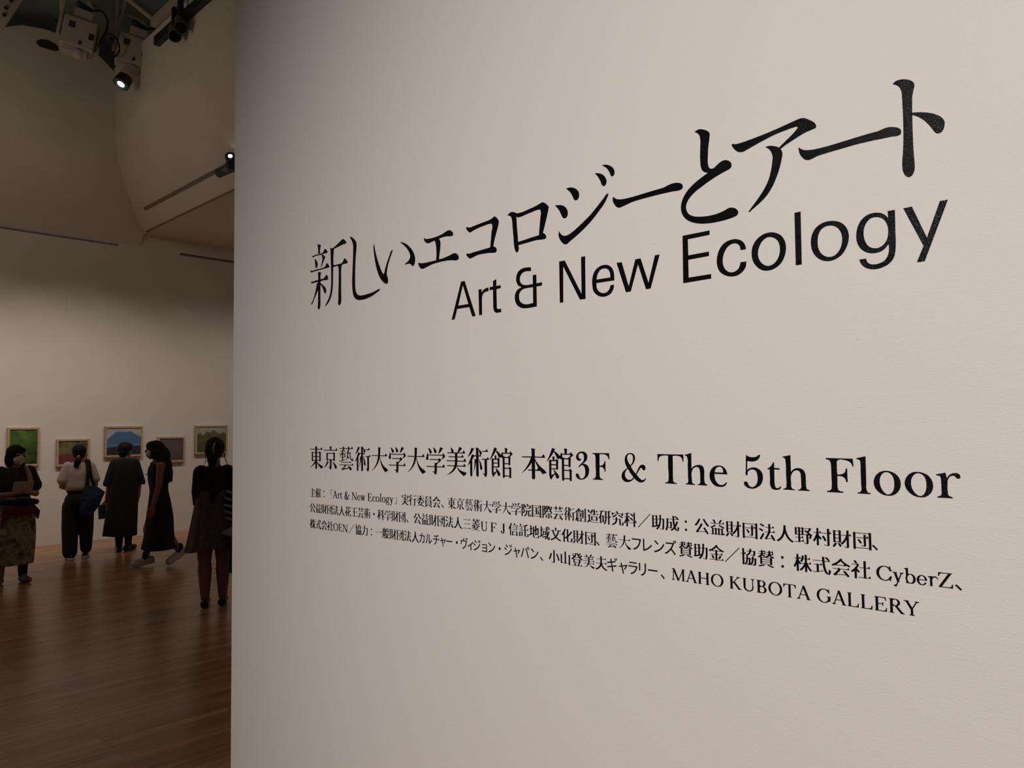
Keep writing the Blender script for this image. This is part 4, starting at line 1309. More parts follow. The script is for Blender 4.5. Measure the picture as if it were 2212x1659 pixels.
 'ラ': '226,742 222,739 222,664 226,660 261,662 806,660 810,664 810,739 806,742 746,738 286,738#809,514 779,508 209,508 166,512 134,511 132,434 136,430 184,432 759,431 742,374 708,304 665,239 609,180 532,124 459,84 371,51 296,31 294,26 298,21 349,-37 371,-40 436,-19 501,7 556,34 644,93 674,118 732,176 774,230 826,326 881,476 877,484 829,514',
 'リ': '676,758 672,749 678,711 678,434 670,334 657,271 641,229 619,190 559,125 512,91 451,59 360,29 360,24 421,-39 449,-37 549,7 597,36 649,78 685,119 721,171 738,206 754,254 772,354 778,424 780,754 776,758#216,750 212,744 218,696 218,324 212,271 216,267 314,267 318,271 315,301 318,746 314,750',
 'ル': '519,747 520,46 515,24 565,-21 581,-22 700,46 804,120 856,165 908,216 956,276 911,341 894,342 832,266 759,198 677,139 619,109 618,674 622,744 619,748#259,745 255,741 262,686 262,601 258,451 250,364 232,274 206,204 159,125 120,79 61,26 134,-22 151,-21 179,3 225,54 259,100 276,129 312,206 325,246 338,306 352,464 358,714 361,741 356,745',
 'レ': '219,742 215,739 225,651 225,81 215,34 224,22 271,-17 289,-17 311,-6 424,31 509,64 589,102 651,137 732,189 801,243 875,314 910,354 910,359 870,421 864,425 851,424 808,374 749,318 677,261 605,214 544,179 456,137 389,111 324,93 322,696 328,739 324,742',
 'ン': '219,729 165,674 165,669 304,560 406,465 427,464 485,521 485,526 454,558 321,668 237,729#866,572 804,470 732,379 651,298 585,244 496,187 384,132 254,88 138,64 136,59 186,-19 199,-20 306,6 389,33 469,67 582,129 642,169 699,213 762,271 832,349 866,393 926,486 921,504 886,565 879,572',
 'ヴ': '851,844 804,823 801,819 844,755 879,689 884,685 896,685 946,707 949,711 933,741 869,842#731,812 685,789 762,656 766,652 776,652 826,674 829,681 816,709 756,805 749,812#419,788 415,784 420,746 419,621 109,621 109,308 204,308 208,311 205,541 209,545 741,545 745,541 745,529 718,404 688,324 656,263 612,204 569,160 534,132 456,84 351,43 281,26 332,-36 346,-47 369,-45 426,-27 489,-1 547,31 597,64 639,98 715,179 763,254 804,349 838,466 850,536 864,591 809,628 764,620 524,620 520,624 520,751 524,786',
 '・': '491,484 456,476 424,454 401,419 395,401 392,374 395,356 407,326 434,295 466,278 501,272 541,282 566,298 580,311 597,339 605,379 596,421 582,444 564,462 541,476 521,482',
 'ー': '99,432 95,429 95,339 99,335 219,340 796,340 856,335 899,335 902,339 902,429 899,432 844,428 166,428',
 '一': '909,484 851,402 49,402 45,399 45,376 49,373 964,373 967,376 937,466',
 '三': '829,797 771,715 126,715 122,711 122,689 126,685 884,685 887,689 857,779#749,472 691,390 191,390 188,386 188,364 191,360 804,360 807,364 777,454#884,127 826,45 69,45 65,41 65,19 69,15 939,15 942,19 912,109',
 '主': '411,832 358,796 356,791 459,705 512,651 520,641 519,638 441,638 434,615 106,615 102,611 102,589 106,585 436,584 436,324 151,322 148,319 148,296 151,292 436,291 438,9 434,5 59,5 55,1 56,-24 434,-25 441,-45 554,-45 561,-25 954,-24 924,69 899,87 894,85 839,5 559,6 559,291 859,292 862,296 832,386 806,404 801,402 746,322 559,324 559,564 589,566 590,581 594,585 901,585 904,589 874,679 849,697 844,695 789,615 594,615 590,619 591,639 635,671 635,676 622,691 551,758 457,831',
 '京': '434,847 432,839 448,781 448,721 456,709 454,705 54,705 50,701 50,679 54,675 955,676 950,701 942,709 916,762 891,777 882,771 831,705 546,705 544,709 552,721 552,776 568,811 568,816 556,829 544,832#721,625 661,585 269,585 261,574 211,582 205,579 220,521 220,304 236,275 269,266 291,273 314,305 446,305 450,301 450,34 446,30 426,30 341,35 338,26 341,21 410,1 439,-30 459,-70 514,-68 524,-64 547,-21 548,4 560,24 561,304 684,305 706,275 729,267 762,274 782,301 782,529 802,556 739,615 726,625#325,554 686,554 686,336 311,336 310,514#271,266 176,120 112,39 62,-14 61,-20 131,12 197,54 251,98 295,141 334,190 339,192 349,190 353,194 372,221 371,226 289,253#644,244 638,231 721,117 753,64 779,11 796,-12 819,-29 849,-39 911,0 912,39 904,64 886,89 864,110 821,145 762,186 666,238',
 '人': '439,835 435,831 430,676 415,559 384,431 338,311 264,185 172,86 160,74 28,-14 26,-19 44,-32 84,-74 124,-75 207,-24 276,32 342,101 396,175 446,264 501,402 564,254 611,173 660,106 734,30 803,-24 884,-69 929,-69 952,-36 980,-9 861,62 765,154 696,248 639,356 600,461 575,554 562,616 552,681 559,834',
 '会': '484,837 438,779 391,730 295,649 230,604 164,564 94,527 25,496 25,491 52,464 76,431 119,431 239,493 242,491 242,461 246,458 294,458 301,475 714,475 721,458 756,458 760,461 760,499 764,502 884,443 924,442 978,504 976,509 916,532 801,589 695,656 644,695 566,766 592,804 591,808 521,838#500,694 506,692 579,628 669,561 634,506 299,506 298,526 300,531 421,620#866,394 809,312 479,312 464,304 460,306 459,334 419,336 391,360 365,336 354,334 351,323 339,312 89,311 88,286 91,282 346,282 352,274 352,264 346,253 250,136 169,55 130,26 112,19 136,-56 179,-57 219,-47 289,-40 292,-36 294,-19 306,-15 701,17 709,0 761,1 816,-77 856,-78 897,-54 921,-36 891,10 792,129 719,202 691,225 654,224 593,189 698,81 705,69 705,51 701,47 416,25 299,12 292,16 295,39 380,124 459,215 460,269 474,281 924,284 894,376',
 '信': '584,837 526,814 524,809 558,751 594,679 626,678 691,707 693,711 673,754 624,835 619,838#239,832 193,719 143,619 84,523 16,436 59,365 91,366 145,434 150,434 150,-79 154,-83 251,-83 255,-79 255,614 301,711 338,811 336,815 276,832#896,737 839,655 314,655 310,651 310,629 314,625 951,625 954,629 924,719#819,594 761,512 384,512 380,509 380,486 384,482 874,482 877,486 847,576#819,452 761,370 384,370 380,366 380,344 384,340 874,340 877,344 847,434#354,243 350,239 351,-79 449,-79 450,-29 454,-25 786,-25 790,-29 790,-74 794,-78 894,-76 894,241 794,243 786,225 454,225 446,243#451,194 789,194 789,6 451,6',
 '催': '591,838 588,834 588,621 584,617 449,619 446,791 346,791 346,574 444,572 451,588 584,588 591,572 689,572 696,588 816,588 824,572 926,574 926,791 821,791 819,619 696,617 692,621 692,834 689,838#214,832 174,721 133,624 81,524 15,424 56,350 91,353 136,415 140,414 141,-79 241,-80 245,-76 246,253 276,205 281,202 314,203 349,243 352,241 352,-76 356,-80 454,-79 455,-24 459,-20 619,-20 626,-35 724,-35 731,-20 964,-19 934,74 909,92 904,90 849,10 731,10 728,14 729,124 924,126 894,219 869,237 864,235 811,156 731,155 728,159 729,261 924,264 894,356 869,374 864,372 811,294 731,292 728,296 728,396 731,400 949,401 919,494 896,511 889,510 834,430 731,430 728,434 727,489 694,552 686,560 646,560 594,544 589,539 616,489 631,451 622,444 621,431 471,430 468,434 468,446 494,514 501,541 434,560 404,560 371,476 336,404 284,323 246,281 245,621 277,699 315,811 311,815 246,832#469,399 621,399 621,294 456,294 455,381 466,386#456,261 621,261 621,156 456,156#456,124 621,124 621,11 456,11',
 '公': '636,814 575,789 572,784 636,670 725,544 810,441 878,374 919,374 978,434 979,439 895,516 810,616 739,718 684,814#304,807 251,696 186,593 125,516 33,429 35,424 96,376 142,376 218,451 276,525 334,610 403,741 421,786 349,808#446,532 437,521 408,464 341,348 266,233 172,111 144,83 113,64 141,-11 186,-12 214,-5 284,3 288,6 289,26 311,30 511,40 709,55 716,35 761,34 826,-72 866,-72 936,-34 936,-26 916,7 841,120 735,261 696,305 656,304 594,276 591,271 711,110 711,86 699,83 511,70 289,59 288,81 291,90 358,171 431,275 496,378 564,496 561,501 486,532',
 '創': '304,835 248,759 179,690 102,631 23,584 59,523 96,522 120,534 120,349 112,269 89,161 68,101 46,56 12,4 64,-39 102,-39 138,19 176,106 178,-71 181,-75 276,-74 278,-16 281,-12 446,-12 450,-16 451,-71 549,-73 552,-69 551,191 454,192 446,178 281,178 274,192 201,192 198,196 205,244 216,257 444,257 451,248 544,248 548,251 546,534 451,535 444,520 221,520 214,535 124,536 201,592 256,639 276,617 321,548 359,548 407,571 409,576 406,582 339,675 297,679 329,714 435,644 524,576 560,576 598,624 594,633 527,681 381,775 378,781 398,811 396,816 339,835#821,832 818,829 818,-21 804,-27 714,-25 706,-2 669,-2 664,-6 674,-29 691,-31 706,-54 746,-57 814,-55 821,-70 856,-70 886,-61 908,-44 920,-19 925,21 925,829 921,832#626,728 622,724 622,181 626,178 724,178 728,181 728,724 724,728#219,489 444,490 448,486 448,409 444,405 221,405 218,409#219,374 444,375 448,371 448,291 444,288 216,288 212,291 212,311#279,146 449,146 449,19 279,19',
 '力': '394,835 390,831 390,624 385,616 384,596 86,595 82,591 82,569 86,565 381,565 385,561 385,539 378,474 362,401 339,326 301,243 259,175 208,114 134,45 38,-21 36,-26 91,-82 134,-82 229,-15 281,32 328,81 369,133 421,219 457,304 480,384 495,464 500,526 507,546 509,564 799,565 805,556 805,534 790,319 772,161 762,106 748,54 748,-11 726,-22 606,-22 581,-19 580,1 571,7 529,7 526,4 539,-24 559,-26 569,-47 574,-50 726,-52 744,-46 751,-62 796,-61 826,-40 851,-6 868,39 880,94 898,221 908,334 918,481 918,549 930,576 918,591 918,601 925,609 925,616 921,620 876,621 844,643 820,621 806,619 804,605 791,595 511,595 507,599 507,831 504,835',
 '助': '614,838 610,834 610,614 605,606 604,589 469,588 465,584 465,561 469,558 604,556 605,514 588,366 570,289 543,209 534,195 504,214 499,214 475,191 464,189 456,172 452,176 452,721 465,749 453,761 451,786 416,788 379,815 351,790 341,786 338,776 326,768 196,768 189,788 86,786 85,84 81,78 64,74 60,76 60,91 56,95 19,95 15,91 19,69 39,66 49,41 81,48 89,32 144,35 446,106 452,111 454,129 459,130 478,94 469,78 417,24 352,-26 380,-51 404,-79 444,-80 452,-76 511,-30 570,34 616,104 646,166 680,269 698,349 710,436 715,516 721,556 826,558 832,549 828,316 818,149 802,49 802,-19 789,-25 681,-25 676,-21 675,-4 671,0 629,0 624,-4 634,-24 654,-26 664,-50 681,-55 799,-52 806,-68 846,-68 870,-56 894,-32 912,14 925,86 938,264 945,541 957,571 946,581 944,609 906,611 871,635 845,611 834,609 831,598 821,588 721,589 725,834 721,838#194,736 336,736 340,729 339,556 194,556#194,524 339,524 339,341 194,341#194,309 339,309 339,161 194,132',
 '化': '294,837 241,726 171,613 92,511 23,441 70,371 111,370 148,404 184,445 187,444 189,-79 301,-80 305,-76 306,223 316,218 356,173 394,172 494,225 495,44 500,14 509,-14 521,-32 544,-48 571,-57 611,-57 615,-54 615,-41 619,-38 639,-42 821,-42 846,-37 850,-39 850,-51 854,-55 889,-55 910,-46 930,-29 944,-10 960,34 975,124 979,190 954,199 909,224 866,224 862,209 858,106 850,66 850,-1 846,-7 821,-12 639,-12 621,-9 615,-4 615,306 756,422 840,504 920,596 951,638 954,646 886,692 844,691 788,614 720,536 646,465 616,442 615,816 611,820 496,819 494,346 376,269 306,234 305,616 358,711 404,811 399,817 331,838',
 '協': '146,838 142,834 142,556 139,552 44,552 40,549 40,526 44,522 139,522 142,519 144,-79 251,-80 255,-76 255,-41 259,-38 296,-79 341,-78 391,-22 418,21 436,59 465,149 480,239 491,265 516,265 522,256 520,151 507,26 498,-6 486,-19 414,-21 429,-79 549,-78 570,-71 594,-49 619,-77 664,-75 692,-49 719,-17 746,24 763,59 784,116 798,166 810,246 821,265 854,265 860,256 855,116 845,24 836,-6 821,-19 779,-15 742,-16 755,-56 758,-76 761,-80 859,-80 896,-75 921,-62 939,-34 950,16 960,134 962,249 975,276 963,291 961,311 936,313 899,342 861,311 849,296 819,296 818,329 822,384 822,414 819,418 716,416 712,321 705,309 704,296 639,295 634,282 628,289 626,311 596,313 561,342 524,311 512,296 489,296 491,416 389,416 385,316 378,309 376,296 306,295 302,291 302,269 306,265 374,265 378,261 370,194 355,129 338,81 311,30 280,-11 256,-30 255,519 259,522 359,522 362,526 332,616 306,634 301,632 259,568 255,569 254,836#584,838 580,834 570,741 566,731 551,729 549,711 396,709 395,684 399,680 546,680 550,676 550,666 521,605 498,574 474,550 411,507 340,476 340,471 374,425 379,422 419,423 491,457 549,495 582,526 609,558 626,584 659,659 664,664 676,666 681,680 806,680 811,676 812,666 802,586 788,529 786,488 781,485 719,485 706,489 701,507 656,508 653,504 664,476 684,474 694,458 784,456 791,445 836,445 854,451 872,464 891,494 905,544 915,609 915,669 925,691 920,699 925,706 925,729 884,731 851,758 824,732 814,729 810,719 799,710 681,710 678,714 678,729 688,791 689,836#634,269 639,265 701,265 705,261 705,241 688,151 663,81 629,23 609,3 620,121 622,249',
 '員': '754,827 704,780 289,780 281,798 174,798 170,794 170,576 174,572 281,572 289,588 714,588 721,572 834,572 838,576 838,734 849,764 838,774 836,796 801,798 760,826#286,749 711,750 718,741 718,621 714,617 289,617 285,621#131,518 128,514 128,91 131,88 236,88 244,98 309,98 312,89 284,69 184,26 24,-25 22,-29 74,-79 116,-80 249,-39 354,4 415,36 422,41 421,46 363,84 360,94 364,98 754,98 761,88 874,89 874,516 761,518 754,502 244,502 236,518#241,471 754,473 758,469 758,381 754,378 244,378 240,381#241,346 754,348 758,344 758,259 754,255 244,255 240,259#241,224 754,225 758,221 758,131 754,128 364,128 356,142 316,142 309,128 244,128 240,131#624,84 569,42 564,36 566,34 741,-26 869,-79 919,-79 976,-29 874,14 716,69 664,85',
 '団': '856,814 832,791 821,789 819,778 806,768 181,768 174,790 64,789 64,-79 176,-79 178,-19 181,-15 816,-15 820,-19 821,-79 936,-79 938,721 950,749 938,761 936,789 896,791 861,814#179,736 816,736 820,729 819,16 179,16#576,682 572,679 572,539 569,535 211,535 208,531 208,509 211,505 571,504 572,131 569,128 484,128 480,131 479,144 474,147 434,147 429,144 439,121 459,119 471,98 569,98 576,85 614,85 639,91 659,100 674,116 682,144 682,501 686,505 806,505 809,509 779,599 754,617 749,615 696,536 684,536 681,681#316,439 267,411 336,317 363,271 381,230 386,228 424,228 479,257 481,261 473,279 446,327 375,424 356,440',
 '国': '849,817 825,794 814,791 811,780 799,770 186,770 179,792 66,791 66,-79 181,-79 182,-16 186,-12 809,-12 812,-16 814,-79 931,-79 932,724 945,751 933,764 931,791 889,793 854,817#184,739 809,739 812,731 811,19 184,19#706,699 649,617 551,617 544,638 441,638 434,617 244,616 242,591 246,588 434,588 438,584 436,411 274,410 270,406 270,384 274,380 436,379 438,181 434,178 231,178 228,174 229,149 434,147 441,132 544,132 551,147 784,149 758,231 759,240 708,301 659,345 616,344 574,321 572,316 622,266 669,206 686,204 676,185 669,178 551,178 548,181 549,379 739,381 709,474 684,492 679,490 626,411 551,410 548,414 549,586 764,589 734,681',
 '地': '616,838 612,834 611,559 521,521 520,741 516,745 411,745 408,741 407,439 354,415 346,430 309,430 302,426 309,406 329,404 349,384 399,404 407,404 408,59 416,9 424,-11 439,-30 456,-42 481,-50 516,-50 524,-34 561,-40 826,-40 859,-34 866,-47 906,-47 929,-35 945,-19 958,4 970,41 980,104 979,124 941,137 914,152 879,152 875,149 870,94 862,59 862,1 859,-4 826,-10 561,-10 531,-7 521,-1 520,421 523,426 609,463 612,461 612,146 616,142 724,144 726,229 732,224 735,199 741,185 839,188 889,199 908,214 918,231 930,284 938,649 884,670 849,670 816,643 726,607 725,834 721,838#154,825 150,821 150,579 146,575 46,575 42,571 42,549 46,545 146,545 150,541 150,211 146,206 15,154 41,84 46,80 84,80 96,84 356,202 386,216 390,221 375,281 371,285 334,285 264,256 260,259 260,541 264,545 364,545 367,549 337,639 311,657 306,655 264,590 260,591 259,824#818,551 822,549 822,349 818,279 811,260 799,251 729,250 725,254 725,509 739,518',
 '域': '646,838 642,834 644,669 329,668 325,664 325,641 329,638 644,636 648,616 660,394 672,281 690,181 688,174 671,153 668,159 664,191 629,192 281,104 277,101 278,94 290,46 294,35 299,32 336,32 644,121 640,111 596,65 531,10 487,-21 536,-68 574,-70 592,-59 649,-12 719,58 752,-11 786,-55 801,-66 829,-78 899,-78 924,-68 947,-41 965,14 972,59 974,96 926,131 889,131 885,119 880,41 871,6 864,3 846,25 831,56 815,101 800,166 836,229 883,329 919,426 943,511 939,515 879,528 846,528 841,525 809,416 786,354 774,331 760,464 752,634 756,638 869,638 876,620 906,620 914,638 951,638 954,641 932,709 953,734 909,778 835,834 796,834 759,802 756,796 836,730 862,699 839,668 756,668 752,671 750,694 749,836#134,825 130,821 130,576 126,572 46,572 42,569 42,546 46,542 126,542 130,539 130,181 121,174 20,129 41,69 49,55 86,57 348,191 326,257 296,257 239,231 235,234 235,539 239,542 316,542 319,546 286,640 261,654 239,622 235,624 235,821 231,825#341,528 338,524 339,239 429,238 436,250 524,250 531,238 621,239 621,526 531,528 524,510 436,510 429,528#434,479 524,480 528,476 528,284 524,280 436,280 432,284',
 '大': '466,835 459,821 446,820 442,816 442,649 438,571 431,536 64,535 60,531 60,509 64,505 424,505 428,501 428,491 410,411 381,324 343,246 296,175 252,124 184,57 50,-44 54,-46 134,-6 227,51 281,90 365,169 390,196 431,253 471,321 502,394 521,451 571,289 614,189 646,133 698,61 766,-10 828,-61 851,-72 1009,-3 1009,3 916,69 851,94 806,117 768,141 716,182 682,216 641,268 589,351 564,401 530,489 531,499 536,505 944,505 946,509 940,531 932,539 906,592 878,606 821,535 541,536 555,659 558,776 576,806 560,811 554,820 524,820',
 '夫': '439,838 435,834 434,661 136,660 132,656 132,634 136,630 434,629 435,484 430,419 426,406 411,404 409,381 69,380 65,376 65,354 69,350 406,350 410,346 410,326 393,279 371,234 335,181 291,135 249,100 186,59 106,19 24,-12 21,-16 69,-80 106,-80 191,-48 271,-8 327,26 386,73 435,124 461,158 499,218 544,148 582,101 639,47 693,9 766,-31 824,-54 891,-75 936,-74 981,-6 916,11 841,39 780,71 721,113 668,164 631,208 597,264 568,326 568,346 571,350 939,350 942,354 910,446 883,461 826,380 571,380 568,384 566,404 551,405 549,409 555,491 556,629 884,630 887,634 857,724 837,739 828,741 771,660 559,660 555,664 554,836',
 '委': '476,822 451,798 441,794 438,784 424,772 161,760 154,775 109,774 116,751 136,749 146,730 256,732 436,744 440,736 440,606 437,601 429,599 428,629 424,633 354,633 346,612 61,612 58,609 58,586 61,582 346,582 350,579 350,569 305,531 201,469 200,436 196,432 139,408 131,422 94,422 18,396 34,378 44,374 47,361 64,338 104,338 131,348 135,351 136,376 196,402 204,395 246,397 306,429 367,469 426,515 428,564 439,570 440,401 436,398 386,399 329,306 309,322 284,298 274,294 270,284 259,275 49,275 45,271 45,249 49,245 269,244 272,236 272,226 223,166 221,136 214,132 194,132 172,109 196,103 219,103 244,93 414,54 420,49 419,21 301,-7 161,-27 101,-32 94,-12 46,-12 43,-19 56,-41 76,-44 94,-62 256,-45 339,-30 416,-10 424,-20 461,-20 496,-6 499,34 534,39 559,52 562,49 562,19 566,15 741,-36 851,-75 891,-74 957,-24 956,-19 811,27 646,73 645,76 688,114 734,176 735,234 744,244 961,246 930,344 978,406 886,436 789,477 678,541 646,565 645,579 649,582 944,582 947,586 917,676 897,691 888,694 831,612 649,612 641,633 571,633 568,629 568,601 564,598 552,606 552,729 568,756 701,772 781,787 796,778 836,778 852,781 855,786 834,807 806,808 781,817 701,802 556,785 549,800 511,801 482,821#554,571 568,564 569,516 628,471 691,432 764,394 892,344 849,276 746,275 736,270 734,294 704,296 676,322 647,296 639,294 635,284 624,275 451,276 451,296 496,369 549,370 552,374#451,244 631,245 636,241 636,224 611,185 563,134 562,86 559,82 534,69 501,65 498,69 498,106 494,110 338,144 338,149 401,228 446,230',
 '学': '746,852 639,624 641,620 685,641 756,690 808,736 840,776 854,778 879,809 876,812 784,836 751,853#404,842 396,834 427,756 445,684 455,661 471,649 491,643 549,668 559,689 560,704 553,724 540,741 504,778 455,816 424,836#154,824 147,811 188,731 216,654 222,644 239,632 261,626 317,654 325,676 325,691 312,719 281,748 230,786 206,801#884,652 849,600 841,595 136,595 132,599 114,647 101,650 96,644 69,554 36,479 32,449 50,419 104,402 114,401 140,419 149,434 153,454 152,494 141,561 144,565 864,565 868,561 851,504 801,451 811,441 907,481 982,544 982,549 908,631#699,487 654,445 224,445 220,441 220,419 224,415 641,415 648,409 658,379 574,313 566,320 461,319 460,209 456,205 54,205 50,201 50,179 54,175 459,174 459,26 351,30 348,21 351,16 420,-4 449,-35 469,-75 531,-70 557,-26 558,-4 570,14 571,174 965,176 960,201 952,209 926,262 901,277 892,271 841,205 571,206 570,264 574,270 688,349 796,409 791,418',
 '実': '479,839 415,821 454,741 455,724 451,720 174,720 166,740 59,739 59,549 169,549 170,686 174,690 451,690 459,672 554,672 561,690 816,690 822,681 822,604 819,602 793,616 736,535 556,535 552,539 551,639 441,640 438,636 438,539 434,535 164,534 162,509 166,505 436,504 438,406 435,389 431,385 181,385 178,381 178,359 181,355 431,355 435,351 435,324 430,291 416,249 384,246 382,231 379,228 64,226 62,201 66,198 379,198 382,194 382,184 360,151 336,128 259,72 161,24 41,-16 35,-21 81,-80 116,-80 201,-52 264,-26 329,7 380,39 426,75 460,109 496,153 506,151 510,129 540,91 586,45 640,6 689,-21 751,-47 819,-68 889,-83 924,-83 970,-16 906,-5 846,11 744,52 695,81 659,110 625,144 598,184 598,194 601,198 946,198 949,201 916,295 890,309 834,228 601,228 594,248 541,248 538,254 548,296 552,351 556,355 839,356 809,449 784,467 779,465 724,385 554,386 552,501 556,505 849,505 852,509 840,544 844,548 939,549 940,674 952,701 941,714 940,736 936,740 901,741 861,768 834,742 824,739 820,729 809,720 561,720 558,724 558,789 539,822 521,840',
 '小': '446,822 442,819 442,-21 431,-27 394,-30 309,-27 305,-24 305,-6 301,-2 256,-2 252,-6 264,-31 284,-34 304,-57 394,-60 439,-55 446,-73 486,-73 524,-62 539,-52 556,-29 562,-1 562,819 559,822#749,594 688,571 684,566 723,499 803,331 849,209 872,124 876,120 911,120 989,152 992,156 982,196 942,311 898,409 853,496 796,592#184,589 155,476 118,366 73,269 14,179 84,137 124,140 149,173 183,229 213,289 252,386 300,551 304,571 299,577 221,590',
 '山': '441,828 438,824 438,54 434,50 206,51 205,626 201,630 91,630 88,626 89,-1 201,-2 209,20 434,20 441,-2 554,-2 561,20 789,20 792,16 794,-74 909,-74 909,629 796,630 792,626 791,51 561,50 558,54 558,824 554,828',
 '式': '546,832 542,829 548,694 548,631 544,628 59,628 55,624 55,601 59,598 546,596 548,581 555,569 565,444 582,324 605,219 638,109 674,31 715,-26 769,-68 784,-73 821,-73 825,-69 825,-56 829,-54 851,-61 852,-76 856,-80 891,-80 914,-72 934,-56 946,-40 962,-4 978,71 984,144 945,164 919,184 879,184 872,96 865,46 852,9 852,-26 849,-30 826,-22 824,19 804,38 772,91 746,156 718,254 698,351 682,454 672,554 672,594 676,598 951,598 954,601 924,691 914,701 919,714 874,758 785,826 776,830 736,829 694,795 690,786 769,725 830,664 859,662 862,659 839,628 676,628 672,631 672,646 668,654 665,674 661,831#481,489 424,408 369,408 365,411 364,429 324,431 289,455 262,431 251,429 249,418 236,408 91,406 90,381 94,378 244,378 248,374 250,41 239,35 96,5 89,6 88,21 84,25 44,25 40,21 46,1 66,-1 84,-27 246,7 254,-7 294,-7 361,8 365,14 365,31 369,35 519,68 529,68 534,57 574,57 581,61 578,124 574,128 531,126 530,104 524,98 374,65 365,69 365,361 369,371 376,378 539,379 509,471',
 '成': '526,838 522,834 522,756 528,686 528,649 524,645 229,645 221,668 111,668 108,664 108,321 98,201 82,121 62,54 18,-34 21,-40 56,-65 79,-87 116,-88 121,-84 156,-21 190,74 208,149 218,219 225,319 226,411 364,411 368,404 368,336 362,226 358,191 356,114 266,115 259,137 214,137 211,134 221,109 241,106 248,89 254,85 354,83 361,68 399,68 426,76 436,83 453,101 462,126 475,231 478,396 490,424 478,439 478,451 482,459 479,462 444,463 406,490 379,465 369,461 365,451 354,442 226,444 225,611 229,615 524,615 528,611 528,599 535,576 542,479 558,374 578,274 605,174 600,164 514,80 467,44 378,-11 378,-16 429,-73 472,-74 569,-7 649,61 676,18 708,-21 740,-49 759,-57 794,-57 801,-41 826,-50 849,-51 850,-64 854,-68 894,-68 909,-62 924,-50 942,-26 965,49 975,126 972,149 943,164 914,187 876,188 871,185 862,74 850,26 850,-16 846,-20 826,-20 799,-9 797,41 762,91 733,156 789,240 831,314 868,394 906,499 834,518 794,516 748,399 721,341 694,296 685,324 668,421 648,591 648,611 651,615 954,615 957,619 927,709 885,744 774,813 734,832 696,832 652,791 653,786 767,716 824,672 856,670 858,666 841,645 651,645 648,649 642,681 639,836',
 '文': '479,844 404,819 451,729 474,669 479,665 519,665 594,689 598,694 583,729 521,842 516,845#901,719 844,638 801,638 798,641 796,661 754,663 726,685 702,664 689,661 686,648 674,638 309,638 305,641 304,661 249,662 239,674 226,663 204,661 202,641 199,638 51,636 50,611 54,607 189,607 194,605 202,584 204,541 244,456 282,389 355,281 424,201 411,188 345,139 261,89 131,31 19,-6 61,-75 66,-78 104,-78 171,-54 276,-11 387,49 499,127 618,44 726,-13 816,-49 891,-73 934,-70 981,-4 864,33 741,89 663,136 581,199 585,209 612,236 669,308 738,419 771,484 797,546 799,606 959,609 929,701#306,606 681,607 686,604 688,586 684,576 648,491 621,439 574,363 504,276 488,289 450,334 372,449 307,579',
 '本': '429,842 425,839 440,781 439,596 61,594 60,569 64,565 411,565 414,561 356,444 278,329 190,226 51,91 77,104 170,164 279,248 365,329 439,416 439,206 294,205 290,201 290,179 294,175 439,174 440,-41 464,-71 491,-78 509,-78 536,-71 560,-41 560,171 564,175 734,175 736,179 730,194 730,201 734,202 830,99 851,85 999,129 924,203 800,279 714,348 630,434 581,498 560,534 560,561 564,565 944,565 946,569 940,591 932,599 906,652 878,666 821,595 564,595 560,599 560,774 574,811 562,824 549,828#561,471 612,374 682,266 629,205 564,205 560,209#719,216 724,215 728,206 724,206',
 '村': '214,838 210,834 210,629 199,624 196,604 56,602 52,599 52,576 56,572 194,572 198,569 198,549 164,449 118,344 66,253 9,174 49,109 92,109 114,135 156,201 209,304 210,-76 214,-80 316,-80 320,-76 321,321 391,233 430,234 476,294 425,354 321,464 320,569 324,572 459,572 462,576 432,666 406,684 401,682 349,604 321,604 320,834 316,838#764,838 760,834 759,604 486,602 482,599 482,576 486,572 756,572 760,569 760,-21 741,-27 641,-27 638,-24 638,-6 634,-1 589,0 586,-4 596,-26 616,-29 634,-57 756,-55 764,-73 801,-73 838,-61 851,-52 866,-34 875,-1 875,569 879,572 969,572 972,576 942,666 919,683 911,682 879,633 875,634 874,836#544,449 484,419 548,314 586,239 609,179 651,178 715,211 716,216 703,249 676,306 601,427 584,449',
 '東': '431,848 428,841 442,784 442,739 439,735 64,735 60,731 60,709 64,705 439,705 442,701 442,609 439,605 234,605 226,599 174,606 190,536 190,259 201,238 224,228 239,228 256,235 274,260 421,260 425,256 402,229 339,165 276,113 200,56 51,-39 54,-41 156,-1 299,67 370,109 441,160 443,-44 466,-72 491,-78 534,-72 558,-41 559,190 600,141 664,78 696,50 738,19 841,-47 861,-55 866,-53 987,21 989,28 889,78 866,80 809,95 721,127 625,179 576,215 558,234 558,256 561,260 721,260 741,235 764,228 786,230 802,239 818,264 818,549 836,579 759,646 696,605 561,605 558,609 558,701 561,705 941,705 946,709 940,731 932,739 906,792 881,807 872,801 821,735 561,735 558,739 558,779 572,811 561,828 546,832#289,574 441,574 441,446 274,446 272,539#559,574 721,574 721,446 559,446#274,414 441,414 441,291 274,291#559,414 721,414 721,291 559,291',
